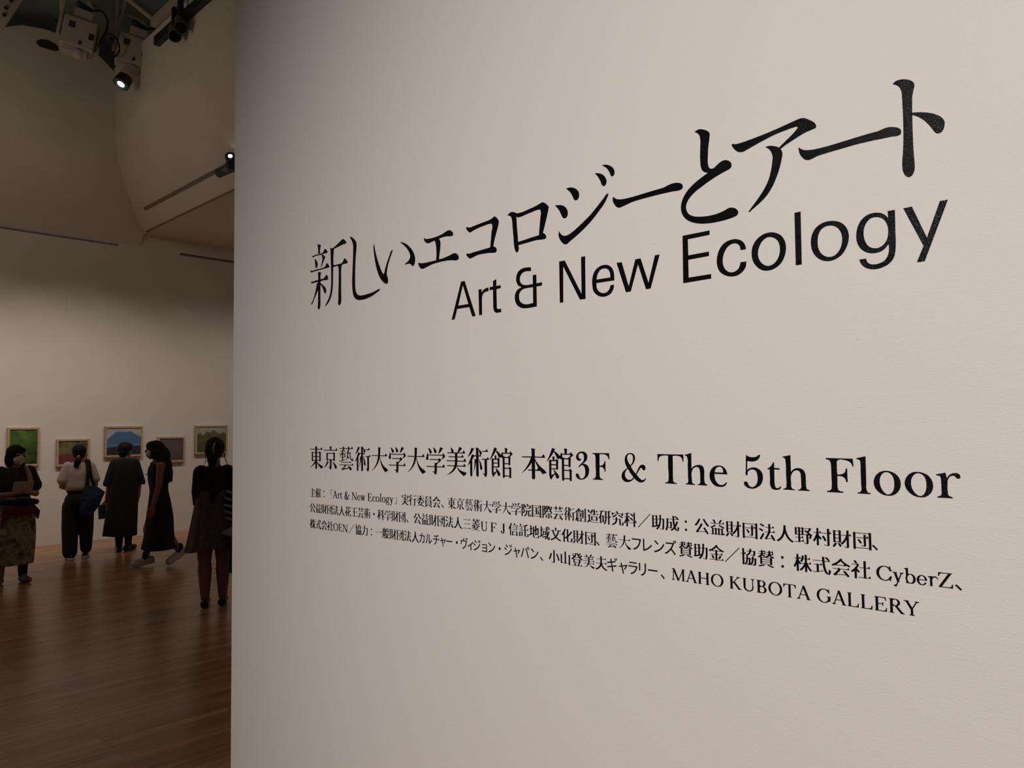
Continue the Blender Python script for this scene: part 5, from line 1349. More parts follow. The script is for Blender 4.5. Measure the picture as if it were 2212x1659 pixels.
 '株': '181,838 178,834 178,649 170,641 169,624 59,622 55,619 55,596 59,592 166,592 170,589 170,569 144,476 103,364 58,269 13,199 51,126 91,126 126,179 176,284 179,-79 286,-80 290,-76 291,371 327,304 334,298 372,299 419,353 576,353 580,349 578,331 538,256 470,159 394,78 331,29 381,-29 421,-29 466,7 542,89 624,204 626,-79 734,-80 738,-76 739,201 814,80 860,21 901,-19 944,-19 992,34 992,39 928,101 879,163 824,249 782,336 782,349 786,353 959,354 929,446 910,461 900,464 844,382 786,382 782,386 781,404 741,405 738,409 739,599 921,601 890,696 863,711 806,630 739,631 736,836 629,838 625,834 625,634 621,630 564,630 560,634 560,654 580,744 584,779 524,790 476,789 455,679 437,611 411,541 375,471 434,436 474,436 501,481 539,580 559,584 560,596 564,600 621,600 625,596 625,409 621,405 581,404 580,386 576,382 409,382 401,373 290,546 290,589 294,592 409,594 379,686 360,701 350,704 298,626 291,624 289,836',
 '法': '579,838 575,834 574,644 386,643 382,639 382,616 386,612 574,611 575,419 571,415 541,414 540,396 536,392 339,391 338,366 341,363 536,363 540,359 539,339 503,264 439,150 393,81 391,34 349,34 341,29 343,19 349,6 366,5 383,-14 391,-14 394,-34 441,-35 494,-24 495,-6 499,-2 766,30 774,17 809,16 853,-76 896,-77 951,-48 957,-41 921,34 874,112 811,202 779,240 741,239 683,209 768,86 769,61 759,57 676,50 511,27 499,27 495,31 496,49 554,133 598,206 669,341 674,345 689,346 691,361 941,363 944,366 914,456 889,474 884,472 829,392 691,394 691,611 899,612 902,616 872,706 846,724 841,722 789,644 691,644 689,836#116,824 78,776 78,771 171,723 264,661 305,661 344,719 341,728 302,754 189,813 159,825#64,557 24,501 126,448 204,396 247,396 287,454 275,466 224,498 136,543 101,558#246,304 161,151 58,-14 66,-25 119,-67 156,-68 161,-64 246,79 339,254 331,265 286,304',
 '王': '846,829 789,748 561,748 558,751 556,769 514,771 476,795 450,771 439,769 436,758 424,748 104,746 102,721 106,718 431,718 436,714 436,399 151,398 148,394 148,371 151,368 436,366 438,19 434,15 56,15 52,11 54,-14 434,-15 441,-35 554,-35 561,-15 954,-14 924,79 899,97 894,95 839,15 561,15 558,19 559,366 866,368 869,371 839,461 814,479 809,477 754,398 559,399 558,704 569,718 901,718 904,721 874,811',
 '登': '541,834 489,817 482,811 512,749 554,678 600,614 644,562 644,541 359,541 359,562 406,620 449,686 452,741 466,755 484,756 491,774 490,779 481,782 451,784 447,801 421,803 394,829 341,782 104,782 100,779 100,756 104,752 349,752 353,749 355,739 316,673 274,621 265,624 215,664 164,695 121,694 85,659 84,654 159,600 208,554 174,522 102,471 9,421 51,366 99,367 189,418 296,500 304,495 354,495 361,510 641,510 649,495 696,495 704,502 773,446 869,387 901,373 939,374 988,436 885,489 816,538 803,551 909,633 946,665 950,674 901,709 859,710 759,622 744,611 739,611 715,634 691,666 796,748 840,786 840,791 789,827 746,828 691,775 641,734 614,776 586,832 581,835#191,415 188,411 188,166 191,162 299,162 306,178 674,178 681,162 794,162 798,166 798,411 794,415 681,415 674,395 306,395 299,415#304,364 674,365 678,361 678,211 674,208 306,208 302,211#631,157 586,61 585,-1 576,-9 374,-9 374,11 424,30 424,39 403,91 369,152 364,155 324,155 261,135 259,131 293,69 309,29 315,9 314,-9 64,-10 60,-14 60,-36 64,-40 311,-40 319,-55 369,-55 376,-40 574,-40 581,-37 585,-39 585,-51 589,-55 671,-55 679,-40 944,-40 947,-36 917,54 891,72 886,70 831,-10 676,-9 677,14 739,136 671,157',
 '益': '696,838 639,735 591,664 636,644 638,626 634,622 359,624 359,644 407,669 408,674 364,752 304,834 266,835 211,811 207,804 249,745 283,686 304,644 304,624 69,622 65,619 65,596 69,592 301,592 309,575 354,575 361,592 634,592 641,575 686,575 694,592 939,592 942,596 912,686 886,704 881,702 826,622 691,624 691,646 736,708 801,811 729,838#324,529 277,494 209,452 116,404 52,376 96,321 134,320 158,329 158,1 154,-2 49,-2 45,-6 46,-31 154,-32 161,-50 256,-50 264,-32 346,-32 354,-50 451,-50 459,-32 541,-32 549,-50 644,-50 651,-32 739,-32 746,-50 844,-50 851,-32 961,-31 932,61 906,79 901,77 851,2 848,4 848,326 844,330 746,330 739,310 651,310 648,314 646,329 616,331 581,358 529,310 459,310 455,314 454,329 424,331 386,358 334,310 264,310 256,330 161,331 315,421 412,491 411,496 364,529#609,527 575,479 575,474 739,406 874,338 911,340 947,396 944,401 861,441 696,509 646,528#261,279 341,280 349,266 350,1 346,-2 264,-2 260,1#465,279 536,280 545,264 545,1 541,-2 459,-2 455,1 455,259#658,279 739,280 742,276 742,1 739,-2 651,-2 648,1 648,259',
 '研': '354,844 296,762 261,762 258,766 256,781 226,783 194,810 166,785 156,781 154,773 144,763 54,762 50,759 50,736 54,732 149,732 155,724 155,709 132,606 97,491 61,406 12,326 46,249 84,248 94,257 97,256 98,-31 101,-35 201,-34 202,59 206,62 294,62 301,45 401,45 405,49 405,411 418,439 405,454 405,474 401,478 371,478 336,505 309,480 299,476 296,468 286,458 209,458 205,461 205,481 232,569 258,669 259,730 264,732 411,734 382,826#889,842 849,784 826,783 791,808 765,784 754,781 751,770 739,760 634,760 630,764 629,781 594,783 559,808 532,784 521,781 519,770 509,761 459,760 455,756 456,731 514,730 520,721 520,429 518,406 514,402 431,402 428,399 428,376 431,373 514,373 518,369 518,311 512,256 492,149 474,96 451,44 424,0 392,-39 446,-82 486,-83 492,-79 544,-10 578,59 600,124 612,176 625,266 630,369 634,373 751,371 752,-76 756,-80 861,-80 865,-76 865,369 869,373 964,373 967,376 937,466 914,483 906,482 869,425 865,426 865,714 871,727 876,730 944,730 947,734 917,824#638,729 746,730 752,724 752,406 749,402 634,402 630,406 630,714#206,426 291,428 298,419 298,96 294,93 206,93 202,96 202,406',
 '社': '631,840 628,836 626,504 431,502 428,499 428,476 431,473 624,473 628,469 628,14 624,10 386,10 382,6 382,-16 386,-20 624,-20 631,-40 739,-40 746,-20 964,-20 967,-16 937,74 911,92 906,90 851,10 746,10 742,14 742,469 746,473 941,473 944,476 914,566 889,584 884,582 831,504 744,504 742,836 739,840#194,837 148,811 141,804 186,747 233,674 274,673 330,709 328,719 296,767 239,835#334,692 309,668 299,664 295,654 284,645 56,645 52,641 52,619 56,615 291,615 298,606 297,596 249,518 175,426 104,358 9,286 39,218 44,215 79,215 136,255 176,290 180,289 180,-76 184,-80 289,-80 292,-76 293,301 296,302 359,228 397,229 442,289 307,426 389,554 391,609 404,617 421,619 430,639 419,648 391,649 389,669 359,670',
 '科': '744,838 740,834 739,219 449,170 441,190 404,190 402,174 406,170 424,169 430,141 434,137 739,186 740,-74 744,-78 849,-78 852,-74 853,204 859,208 979,205 982,209 979,226 961,231 936,316 911,334 906,332 856,257 853,259 852,834 849,838#346,822 340,816 339,789 309,778 301,792 251,790 231,802 206,780 194,774 191,765 174,745 89,732 81,745 41,745 34,739 44,719 64,716 76,700 186,718 192,714 192,561 182,554 181,536 46,535 42,531 42,509 46,505 179,505 182,501 182,489 146,396 101,306 49,223 9,171 46,106 89,106 136,173 191,271 192,-74 196,-78 301,-78 305,-74 306,321 329,290 356,240 361,238 399,239 442,294 422,324 305,471 305,501 309,505 439,505 442,509 412,599 386,617 381,615 329,536 309,535 305,539 305,709 318,736 310,749 336,757 344,745 384,745 395,749 401,758 419,758 435,764 420,786 399,789 398,814 392,821#529,767 489,732 484,724 569,658 620,609 640,584 681,583 730,629 725,641 681,685 600,749 569,768#486,507 445,469 444,464 544,390 584,355 618,319 659,318 706,365 705,371 656,418 607,456 545,499 529,508',
 '究': '474,844 401,824 444,734 445,714 441,710 176,710 169,730 59,729 59,564 171,564 172,676 176,680 441,680 449,662 549,662 552,666 553,679 556,681 816,680 822,671 824,569 941,569 942,664 955,691 943,704 941,729 904,731 861,758 834,732 824,729 820,719 809,710 559,710 552,716 552,779 521,837 514,845#364,627 297,581 229,542 83,474 131,422 174,423 274,469 375,529 460,591 455,599 404,627#596,627 548,589 549,584 694,511 780,459 829,423 874,423 923,466 917,474 826,531 699,598 634,628#369,450 365,446 365,361 362,339 359,335 119,334 118,309 121,305 359,305 362,301 362,274 344,204 328,171 295,126 254,88 196,49 126,14 40,-16 40,-21 85,-76 129,-78 229,-41 300,-4 364,42 410,91 442,139 465,196 475,236 482,301 486,305 634,305 638,301 640,16 649,-24 660,-41 673,-51 711,-62 751,-62 759,-42 861,-42 869,-60 909,-60 926,-54 945,-39 958,-16 968,14 980,124 909,157 874,157 870,154 864,-11 759,-12 755,-9 755,289 768,316 756,329 754,356 714,358 679,382 652,359 641,356 639,345 626,335 486,335 482,339 481,449',
 '美': '649,867 642,859 598,751 559,681 356,681 379,694 384,706 388,729 379,747 320,801 279,828 246,843 236,834 264,764 280,699 288,681 91,679 90,654 94,650 446,649 448,554 444,550 154,550 150,546 150,524 154,520 444,520 448,516 448,419 444,415 51,414 50,389 54,385 439,385 442,381 432,304 422,264 416,255 71,254 70,229 74,225 401,225 405,221 376,168 355,139 322,101 279,62 184,-1 121,-33 54,-61 51,-66 126,-50 201,-27 256,-6 352,46 401,83 442,121 476,163 514,225 935,226 930,251 922,259 899,305 876,318 868,311 824,255 528,256 545,319 552,371 559,385 951,385 956,389 950,411 942,419 916,472 891,487 882,481 831,415 552,416 552,516 556,520 841,520 846,524 840,546 832,554 811,595 791,608 782,604 739,550 556,550 552,554 554,649 911,650 916,654 910,676 902,684 876,737 851,752 842,746 791,680 596,681 644,704 686,732 718,761 741,791 754,792 779,824 776,828 674,853#534,224 526,214 554,160 600,96 641,52 715,-6 836,-73 859,-79 982,14 980,19 879,59 824,65 756,80 671,112 599,157',
 '般': '239,839 222,789 221,724 206,724 205,736 201,740 104,740 100,736 100,394 96,390 49,390 45,386 46,361 96,360 100,356 95,246 72,99 62,56 26,-44 84,-83 116,-82 128,-59 158,21 182,131 198,251 200,324 206,359 356,360 360,356 359,161 313,254 290,291 254,292 206,271 253,176 274,124 306,123 356,148 360,146 359,-21 286,-22 279,-2 239,-2 236,-6 246,-31 264,-34 276,-52 356,-52 364,-65 406,-65 440,-51 461,-27 493,-74 526,-75 621,-36 716,24 776,-16 841,-48 886,-65 925,-64 949,-26 970,-6 969,-2 896,24 851,47 787,91 834,153 868,211 896,271 919,339 932,394 929,398 891,412 816,412 809,392 609,392 601,412 526,412 522,409 521,394 501,391 500,366 504,363 521,361 522,346 504,338 501,334 537,246 581,168 644,86 571,37 494,1 466,-9 462,-6 465,4 465,491 469,492 479,485 516,450 549,450 575,474 594,498 622,556 632,596 638,631 639,744 749,745 753,741 758,729 760,544 767,519 783,499 799,490 829,485 859,485 866,490 976,490 980,494 979,499 967,504 938,596 916,613 909,612 866,548 863,549 862,724 878,756 863,771 861,794 831,796 794,822 741,775 641,775 634,795 534,794 532,644 528,609 513,566 499,540 480,516 466,508 465,671 480,704 466,719 464,739 436,741 396,770 346,723 314,722 310,726 311,741 346,829 279,840#206,691 221,691 226,678 306,678 314,692 351,692 356,689 360,676 359,391 206,391 206,584 236,536 271,461 306,461 355,489 341,524 286,615 249,617 209,599 205,601#606,361 811,361 812,341 788,274 749,200 716,157 684,193 639,264 606,341',
 '花': '284,838 280,834 279,719 64,718 60,714 60,691 64,688 279,686 280,586 284,582 394,584 395,684 399,688 601,688 605,684 606,579 719,578 722,581 722,684 726,688 944,689 914,781 889,799 884,797 831,719 726,718 722,721 721,836 609,838 605,834 604,719 399,718 395,721 394,836#286,562 239,480 175,394 111,325 33,259 94,208 134,208 181,250 191,257 195,256 195,-76 199,-80 306,-80 310,-76 310,394 359,468 397,536 391,542 324,562#501,558 498,554 497,284 348,214 374,160 379,157 416,157 496,190 498,56 502,6 509,-14 524,-37 546,-52 571,-60 611,-60 619,-42 834,-45 854,-42 861,-57 899,-57 927,-44 948,-19 960,11 970,56 978,129 939,144 906,162 871,162 868,159 862,84 858,59 858,-6 854,-12 834,-15 639,-15 619,-12 615,-9 616,246 811,349 895,401 920,419 921,425 870,481 831,482 722,406 616,346 614,556',
 '芸': '266,838 262,834 261,719 64,718 60,714 60,691 64,688 261,686 262,581 266,578 374,579 375,684 379,688 611,688 615,684 616,579 726,578 730,581 731,686 944,689 914,781 889,799 884,797 831,719 731,719 730,834 726,838 616,836 615,721 611,718 379,718 375,721 374,836#791,577 734,495 159,495 155,491 155,469 159,465 846,465 849,469 819,559#891,379 834,298 439,298 429,292 426,319 386,321 359,345 332,321 321,319 319,308 306,298 56,296 55,271 59,267 314,267 320,259 318,246 281,190 218,106 149,30 116,9 141,-66 179,-68 216,-57 271,-52 279,-30 701,-2 709,-17 756,-20 809,-94 854,-94 912,-54 914,-49 812,84 700,219 689,228 646,226 595,194 592,189 704,50 704,29 694,25 571,20 299,0 276,1 275,19 350,104 426,203 428,256 436,267 946,267 949,271 919,361',
 '菱': '266,838 262,834 262,749 259,745 59,745 55,741 55,719 59,715 261,714 262,639 266,635 374,636 375,711 379,715 614,715 618,711 619,636 726,635 730,639 730,711 734,715 949,715 952,719 922,809 896,827 891,825 836,745 731,746 730,834 726,838 619,836 618,749 614,745 379,745 375,749 374,836#786,672 729,590 559,590 555,594 555,661 551,665 441,664 440,594 436,590 176,590 172,586 172,564 176,560 439,559 439,456 59,455 55,451 55,429 59,425 436,425 444,410 551,410 559,425 949,425 952,429 922,519 896,537 891,535 836,455 556,456 555,556 559,560 844,561 814,654#339,407 219,349 71,295 68,291 116,238 154,238 229,267 324,309 439,369 437,374 386,407#599,407 569,365 568,356 764,287 861,243 907,244 939,296 936,302 861,334 696,392 644,408#394,324 368,296 366,261 326,259 255,211 252,206 252,179 249,174 201,153 194,162 156,162 80,134 120,84 159,83 196,96 198,119 211,128 249,144 256,140 284,139 331,95 399,50 399,24 281,-5 99,-30 79,-29 78,-16 74,-12 29,-12 25,-16 36,-39 56,-41 71,-61 221,-45 306,-30 396,-8 404,-15 446,-15 464,-9 465,26 469,30 536,26 539,-11 566,-20 601,-20 609,-11 711,-35 854,-55 911,-57 931,-40 949,-39 968,-14 964,-10 911,-10 904,-27 854,-25 711,-5 609,19 605,24 606,49 672,89 739,142 750,156 751,196 766,202 776,210 795,211 803,224 802,229 791,235 751,234 750,249 746,253 661,253 654,238 461,238 458,241 458,254 498,296 502,309 431,325#459,206 654,208 658,199 626,165 601,145 539,105 536,59 481,57 465,64 464,107 404,150 370,186 374,198 454,198',
 '藝': '284,842 282,834 295,786 291,780 74,780 70,776 70,754 74,750 294,750 298,746 298,721 301,714 296,710 244,709 242,669 239,665 124,665 120,661 120,649 124,645 241,644 241,581 64,580 60,576 60,564 64,560 166,560 169,556 155,534 126,502 74,461 124,473 169,494 191,510 220,544 220,549 206,559 239,560 242,556 242,481 254,455 269,446 111,444 110,429 114,425 241,424 242,321 248,309 244,305 111,280 56,316 54,311 80,261 131,255 479,336 480,346 476,350 311,318 308,321 309,424 444,425 446,429 431,459 444,462 460,484 451,507 431,521 381,542 334,552 330,549 332,544 379,504 401,480 402,471 379,445 281,446 296,455 308,481 309,559 481,560 486,564 464,605 451,612 419,580 309,581 308,641 311,645 445,646 439,664 421,695 409,702 400,696 376,666 309,666 309,695 339,688 360,696 372,719 372,746 376,750 624,750 628,746 628,721 637,699 606,709 599,696 589,694 584,601 514,600 510,596 510,584 514,580 579,580 582,574 569,499 564,497 546,502 539,499 540,494 562,469 534,376 491,274 498,276 529,318 559,363 596,430 605,424 632,384 649,373 669,371 694,391 692,409 685,426 672,439 616,474 651,580 729,579 732,504 748,436 771,385 798,349 819,328 856,302 909,282 919,282 929,298 958,319 960,326 944,429 939,430 934,426 907,341 901,337 875,349 846,370 816,408 793,459 780,526 780,546 796,584 751,649 746,650 701,601 656,600 652,604 660,651 673,679 666,686 691,698 702,721 704,749 940,751 935,776 927,784 901,832 884,842 878,841 829,780 709,780 707,784 718,809 706,824 616,842 612,839 625,786 621,780 381,780 377,784 388,809 376,824#771,280 739,243 174,243 170,239 170,221 174,218 814,218 817,221 810,239 791,271 776,281#899,202 862,154 854,147 454,147 446,152 436,147 64,147 60,144 60,126 64,123 415,121 364,65 294,4 256,0 201,9 231,-78 314,-52 676,-2 688,1 686,15 700,4 754,-62 781,-75 804,-75 852,-26 852,1 840,24 821,38 764,64 664,93 626,98 618,86 670,34 669,30 659,27 379,7 354,9 430,51 469,80 492,104 492,109 482,119 484,122 954,123 957,126 950,144 923,191 904,203',
 '行': '246,837 166,745 91,678 18,621 18,616 59,561 99,561 164,610 226,665 295,734 354,803 354,811 291,837#876,837 819,755 436,755 432,751 432,729 436,725 931,725 934,729 904,819#289,625 228,539 160,459 76,378 7,321 59,260 101,261 159,312 169,320 172,319 172,-79 176,-83 281,-83 285,-79 285,441 349,525 395,596 324,625#904,562 846,480 824,481 822,499 819,502 781,503 744,528 717,504 706,501 704,490 691,480 391,479 390,454 394,450 699,450 704,444 705,-24 701,-27 581,-27 578,-24 578,-6 574,-2 529,-2 525,-6 534,-29 539,-32 556,-34 569,-56 701,-57 709,-73 754,-73 786,-62 811,-39 820,-14 822,9 823,436 834,450 959,450 962,454 932,544',
 '術': '406,848 402,841 418,784 416,596 361,595 269,621 241,633 236,632 133,431 30,254 34,251 46,260 144,348 147,346 148,-44 165,-71 189,-78 225,-71 242,-44 242,436 235,444 281,503 319,560 339,565 416,564 418,474 414,470 401,470 366,484 362,481 361,471 350,466 350,386 340,271 320,156 300,76 304,75 308,81 336,136 369,216 395,296 412,386 416,391 418,-41 438,-71 461,-78 479,-78 501,-72 522,-41 522,561 526,565 634,565 636,569 630,591 622,599 611,621 664,646 672,666 672,679 660,704 624,738 582,769 554,786 532,794 538,814 525,829#219,842 138,684 101,623 44,540 41,530 112,576 196,645 250,701 299,770 312,771 337,804 334,808 249,831#879,798 836,746 694,745 690,741 690,719 694,715 934,715 936,719 930,741 922,749 903,786 884,798#526,784 554,724 577,651 591,631 559,595 526,595 522,599 522,779#919,548 882,501 874,495 664,495 660,491 660,469 664,465 781,465 785,461 785,29 781,25 769,25 694,30 690,21 694,16 752,-4 776,-33 792,-71 796,-75 849,-70 868,-31 874,-6 885,11 886,456 891,465 971,465 976,469 970,491 962,499 943,536 924,548#539,479 536,474 570,339 580,266 582,211 596,164 614,138 664,142 677,169 680,191 678,221 664,264 633,339 603,396 552,474 546,480',
 '託': '181,842 130,814 128,809 168,744 201,679 241,678 292,709 297,716 254,795 221,841#806,822 724,788 646,765 636,762 616,772 597,754 583,749 579,735 561,718 451,696 444,710 399,710 396,706 406,684 426,681 441,664 569,690 580,686 579,396 431,373 425,376 425,389 421,392 386,392 380,386 384,369 404,366 414,340 579,364 580,59 585,-1 594,-29 602,-41 621,-57 646,-65 691,-65 699,-47 709,-50 859,-47 866,-65 901,-65 911,-62 936,-47 953,-24 972,44 979,130 946,142 911,162 874,162 870,159 868,84 862,54 861,-16 846,-20 709,-20 695,-14 696,381 826,402 969,402 973,406 971,421 953,426 928,514 904,532 899,530 844,447 839,433 704,412 695,416 695,679 702,694 709,699 844,738 914,766 854,822#39,650 35,646 35,624 39,620 411,620 415,624 415,646 411,650#324,602 266,520 81,520 78,516 78,494 81,490 379,490 382,494 352,584#324,469 266,388 81,388 78,384 78,361 81,358 379,358 382,361 380,369 352,451#61,272 58,269 59,-66 164,-66 165,-9 169,-5 286,-5 294,-20 391,-19 391,271 294,272 286,255 169,255 161,272#166,224 289,224 289,26 166,26',
 '財': '741,835 738,831 736,601 711,599 710,581 706,578 471,578 468,574 468,551 471,548 706,548 710,544 710,531 661,424 621,355 581,295 518,216 466,165 429,134 476,81 520,81 551,108 620,181 674,253 736,351 738,-26 734,-30 651,-30 644,-7 601,-7 597,-11 606,-31 626,-34 641,-59 734,-60 741,-73 786,-73 809,-66 831,-52 843,-34 850,-9 850,544 854,548 966,548 969,551 939,641 914,659 909,657 856,579 850,581 849,834#381,827 331,780 181,780 174,798 71,798 68,794 68,176 71,172 174,172 181,188 341,188 349,172 454,172 458,176 458,734 470,761 458,774 456,796 424,799 387,826#179,749 341,749 345,741 344,594 179,594#179,561 344,561 344,409 179,409#179,376 344,376 344,219 179,219#139,150 108,89 69,25 15,-34 16,-38 76,-80 114,-79 135,-59 164,-22 203,39 246,129 241,134 179,150#334,149 279,121 339,37 381,-40 386,-42 421,-42 484,-11 486,-6 454,50 388,139 374,150',
 '賛': '416,847 359,765 331,765 328,769 326,836 224,838 220,834 219,766 96,765 92,761 92,739 96,735 216,735 220,731 220,676 216,666 204,664 201,654 66,651 65,626 69,622 199,622 202,611 181,573 151,540 94,502 24,471 69,422 106,422 159,446 162,444 164,66 271,65 279,75 731,75 739,65 849,66 850,454 854,457 894,442 936,443 978,494 971,499 909,519 860,544 816,575 780,614 784,622 939,624 909,716 889,734 919,735 922,739 892,829 864,847 809,766 764,765 760,769 759,836 654,838 650,834 649,766 524,764 522,739 526,735 649,734 650,681 646,666 631,664 626,652 509,651 507,626 511,622 626,622 630,614 620,596 575,556 531,534 479,518 376,576 316,604 314,609 324,614 329,622 486,624 457,716 436,734 471,735 474,739 444,829#329,734 421,735 426,731 374,654 329,652 325,656#761,734 874,735 878,731 826,654 784,652 779,664 761,665 758,669#708,551 711,553 768,504 824,469 739,468 731,455 566,456 566,469 639,499 691,535#278,539 286,538 319,521 399,470 436,471 476,507 504,471 505,459 501,455 279,455 271,468 206,468 205,471 236,495#276,424 501,425 509,415 561,415 569,425 731,425 735,421 735,341 731,338 279,338 275,341#276,306 731,308 735,304 735,226 731,223 279,223 275,226#276,191 731,192 735,189 735,109 731,105 279,105 275,109#329,52 226,15 141,-7 41,-28 40,-31 94,-85 131,-85 226,-60 339,-22 436,22 431,28 374,52#619,52 568,21 564,16 566,14 746,-43 839,-80 881,-80 962,-44 949,-36 841,2 696,45 669,52',
 '造': '576,838 572,834 571,694 494,692 490,696 490,714 514,774 524,809 456,825 419,825 361,689 324,628 285,579 346,543 384,542 409,570 456,646 486,648 494,662 569,662 572,659 571,501 309,500 305,496 306,471 569,470 576,455 681,455 689,470 954,471 924,564 899,582 894,580 839,500 686,501 686,661 909,662 912,666 882,756 856,774 851,772 796,692 686,694 684,836#104,797 54,761 52,756 130,681 199,599 244,599 296,639 298,644 268,681 161,785 144,798#194,479 170,456 159,454 156,443 146,433 51,432 48,429 48,406 51,402 151,402 158,394 158,89 93,49 28,-6 73,-71 115,-71 181,-2 224,25 236,21 301,-20 339,-20 346,-14 396,-30 496,-42 721,-42 934,-32 946,-29 956,-6 976,-4 986,21 981,25 936,24 935,1 931,-2 721,-12 461,-10 396,0 345,16 341,49 273,91 270,96 270,386 282,416 271,426 269,454 231,456 200,479#369,373 365,369 366,94 471,93 479,108 769,108 776,93 886,94 886,371 776,373 769,355 479,355 471,373#476,324 771,324 771,139 476,139',
 '野': '271,817 221,770 156,770 149,788 59,788 55,784 55,389 59,385 149,385 156,400 231,400 235,396 234,254 74,253 70,249 70,226 74,223 234,221 235,39 226,32 66,10 60,14 59,31 24,32 20,29 24,9 41,6 48,-19 51,-22 231,4 239,-12 269,-12 336,-2 344,20 444,35 539,36 508,139 484,157 479,155 424,72 421,61 354,50 341,51 341,221 509,223 512,226 482,316 456,334 451,332 399,254 341,254 340,396 344,400 416,400 424,385 519,386 520,719 534,748 536,749 541,735 806,735 812,729 814,715 770,661 721,613 639,658 606,657 560,614 561,609 627,571 690,529 749,482 764,466 671,465 664,442 529,442 525,439 525,416 529,412 664,412 668,409 668,-24 654,-30 571,-28 568,-26 566,-6 526,-5 523,-9 530,-26 534,-30 549,-31 566,-60 664,-57 671,-75 701,-75 744,-63 756,-55 769,-39 778,-6 778,391 781,395 859,396 832,306 805,236 809,233 864,218 896,218 903,224 929,286 983,451 979,457 949,465 919,468 896,489 870,466 859,464 872,476 879,490 844,522 796,559 795,564 819,582 901,668 904,722 939,737 956,739 967,756 954,765 924,765 919,759 904,755 901,784 876,786 851,812 799,765 541,765 536,754 521,766 519,786 494,788 456,818 404,770 341,770 338,774 336,786 311,788 277,816#154,739 229,740 233,736 238,724 236,601 154,601#348,739 411,740 416,736 420,724 419,601 339,601 338,719#154,569 236,569 238,451 234,431 154,431#339,569 419,569 419,431 341,431 338,451',
 '金': '476,844 438,791 376,728 287,656 221,614 156,579 13,519 64,452 106,453 216,501 220,499 220,471 224,468 281,468 289,485 434,484 438,476 436,314 116,312 112,309 112,286 116,282 436,281 438,1 434,-2 71,-2 68,-6 69,-31 434,-32 441,-50 551,-50 559,-32 941,-31 912,61 886,79 881,77 826,-2 556,-1 556,281 891,282 894,286 864,376 839,394 834,392 779,312 556,314 555,469 561,482 566,485 719,485 726,468 771,468 775,471 775,506 779,508 889,458 899,455 934,455 987,519 881,562 819,592 745,634 668,686 601,740 564,778 584,811 581,818 521,845#498,704 504,702 554,658 623,604 720,541 722,536 721,516 559,515 555,519 554,536 514,538 476,562 450,539 439,536 436,525 424,515 286,516 286,539 399,615 461,668#714,243 653,131 608,59 611,54 664,32 699,32 708,39 761,115 820,211 818,216 749,243#234,239 179,216 232,124 269,38 274,35 311,35 372,61 369,79 348,126 311,194 282,236 276,240',
 '院': '631,844 571,825 568,821 617,724 620,699 616,695 474,695 466,715 366,715 381,771 336,798 320,801 296,824 244,778 169,778 161,798 64,796 64,-76 161,-78 165,-74 166,206 175,194 181,159 191,155 239,155 296,160 316,167 342,184 362,216 372,259 372,324 365,366 338,434 285,511 361,710 364,711 365,706 365,541 369,538 469,539 470,661 474,665 616,665 624,648 711,648 719,665 849,665 853,661 858,649 856,549 842,581 816,597 759,515 466,515 462,511 462,489 466,485 871,485 874,489 859,534 861,537 961,539 962,644 978,676 963,691 961,714 931,716 894,742 841,695 719,695 715,699 716,716 733,724 724,746 715,751 713,769 691,811 669,844#166,746 251,748 260,731 219,604 182,506 236,429 252,396 268,346 272,306 268,259 255,234 231,223 169,223 165,226#904,417 846,335 796,335 792,339 791,354 761,356 724,382 689,354 674,336 614,335 610,339 609,354 579,356 544,382 509,354 494,336 389,334 388,309 391,305 501,304 507,289 502,231 492,184 478,141 459,103 435,71 384,27 344,4 285,-19 326,-76 364,-78 426,-52 480,-19 521,18 554,60 579,111 598,169 608,219 610,289 616,302 621,305 679,305 688,289 688,-6 693,-31 700,-44 716,-58 749,-68 789,-68 796,-52 876,-52 884,-65 921,-65 946,-52 963,-26 972,4 982,94 949,107 916,125 886,125 882,121 879,-20 874,-22 796,-22 792,-19 792,284 799,299 806,305 961,306 932,399',
 '際': '454,837 426,766 391,699 350,639 316,600 314,601 316,609 372,764 371,773 331,798 313,801 289,824 236,778 164,778 156,798 64,798 60,794 60,-74 64,-78 156,-78 160,-74 161,211 168,199 175,161 179,157 274,157 314,169 340,191 357,226 365,276 364,331 406,332 474,384 481,375 524,375 531,390 771,390 779,375 834,378 876,342 901,328 939,328 981,379 909,430 862,476 843,501 901,583 931,634 942,659 943,701 951,710 966,711 972,734 944,739 941,751 918,759 891,787 841,741 751,740 746,751 734,752 730,756 720,809 714,818 679,818 629,808 626,804 631,770 606,794 559,748 526,748 522,751 522,761 544,824 489,838#161,746 244,748 252,731 239,681 178,506 216,452 243,401 262,331 262,274 257,254 241,230 221,223 164,223 160,226#524,716 564,718 569,711 570,704 559,671 546,643 506,664 476,666 496,707 519,710#749,709 846,710 852,704 853,694 843,671 816,619 794,587 782,606 763,651 748,699#656,676 694,576 734,499 773,441 775,424 771,420 531,420 528,424 529,441 566,490 603,551 633,614#445,621 456,621 516,581 489,533 439,566 405,569#303,571 315,566 341,543 369,542 371,534 406,510 444,476 414,440 354,392 347,396 316,460 278,511#861,347 804,265 709,265 701,282 604,282 596,265 399,264 398,239 401,235 596,235 600,231 600,-29 596,-32 539,-35 531,-12 491,-12 488,-16 497,-34 501,-37 516,-39 529,-64 596,-62 604,-78 634,-78 671,-68 695,-49 702,-31 705,-14 705,231 709,235 919,236 889,329 876,340#809,172 760,146 760,141 814,67 876,-30 881,-32 914,-32 970,1 971,6 959,25 855,166 846,172#431,169 381,85 322,4 379,-35 409,-35 418,-26 476,58 528,146 526,152 466,170',
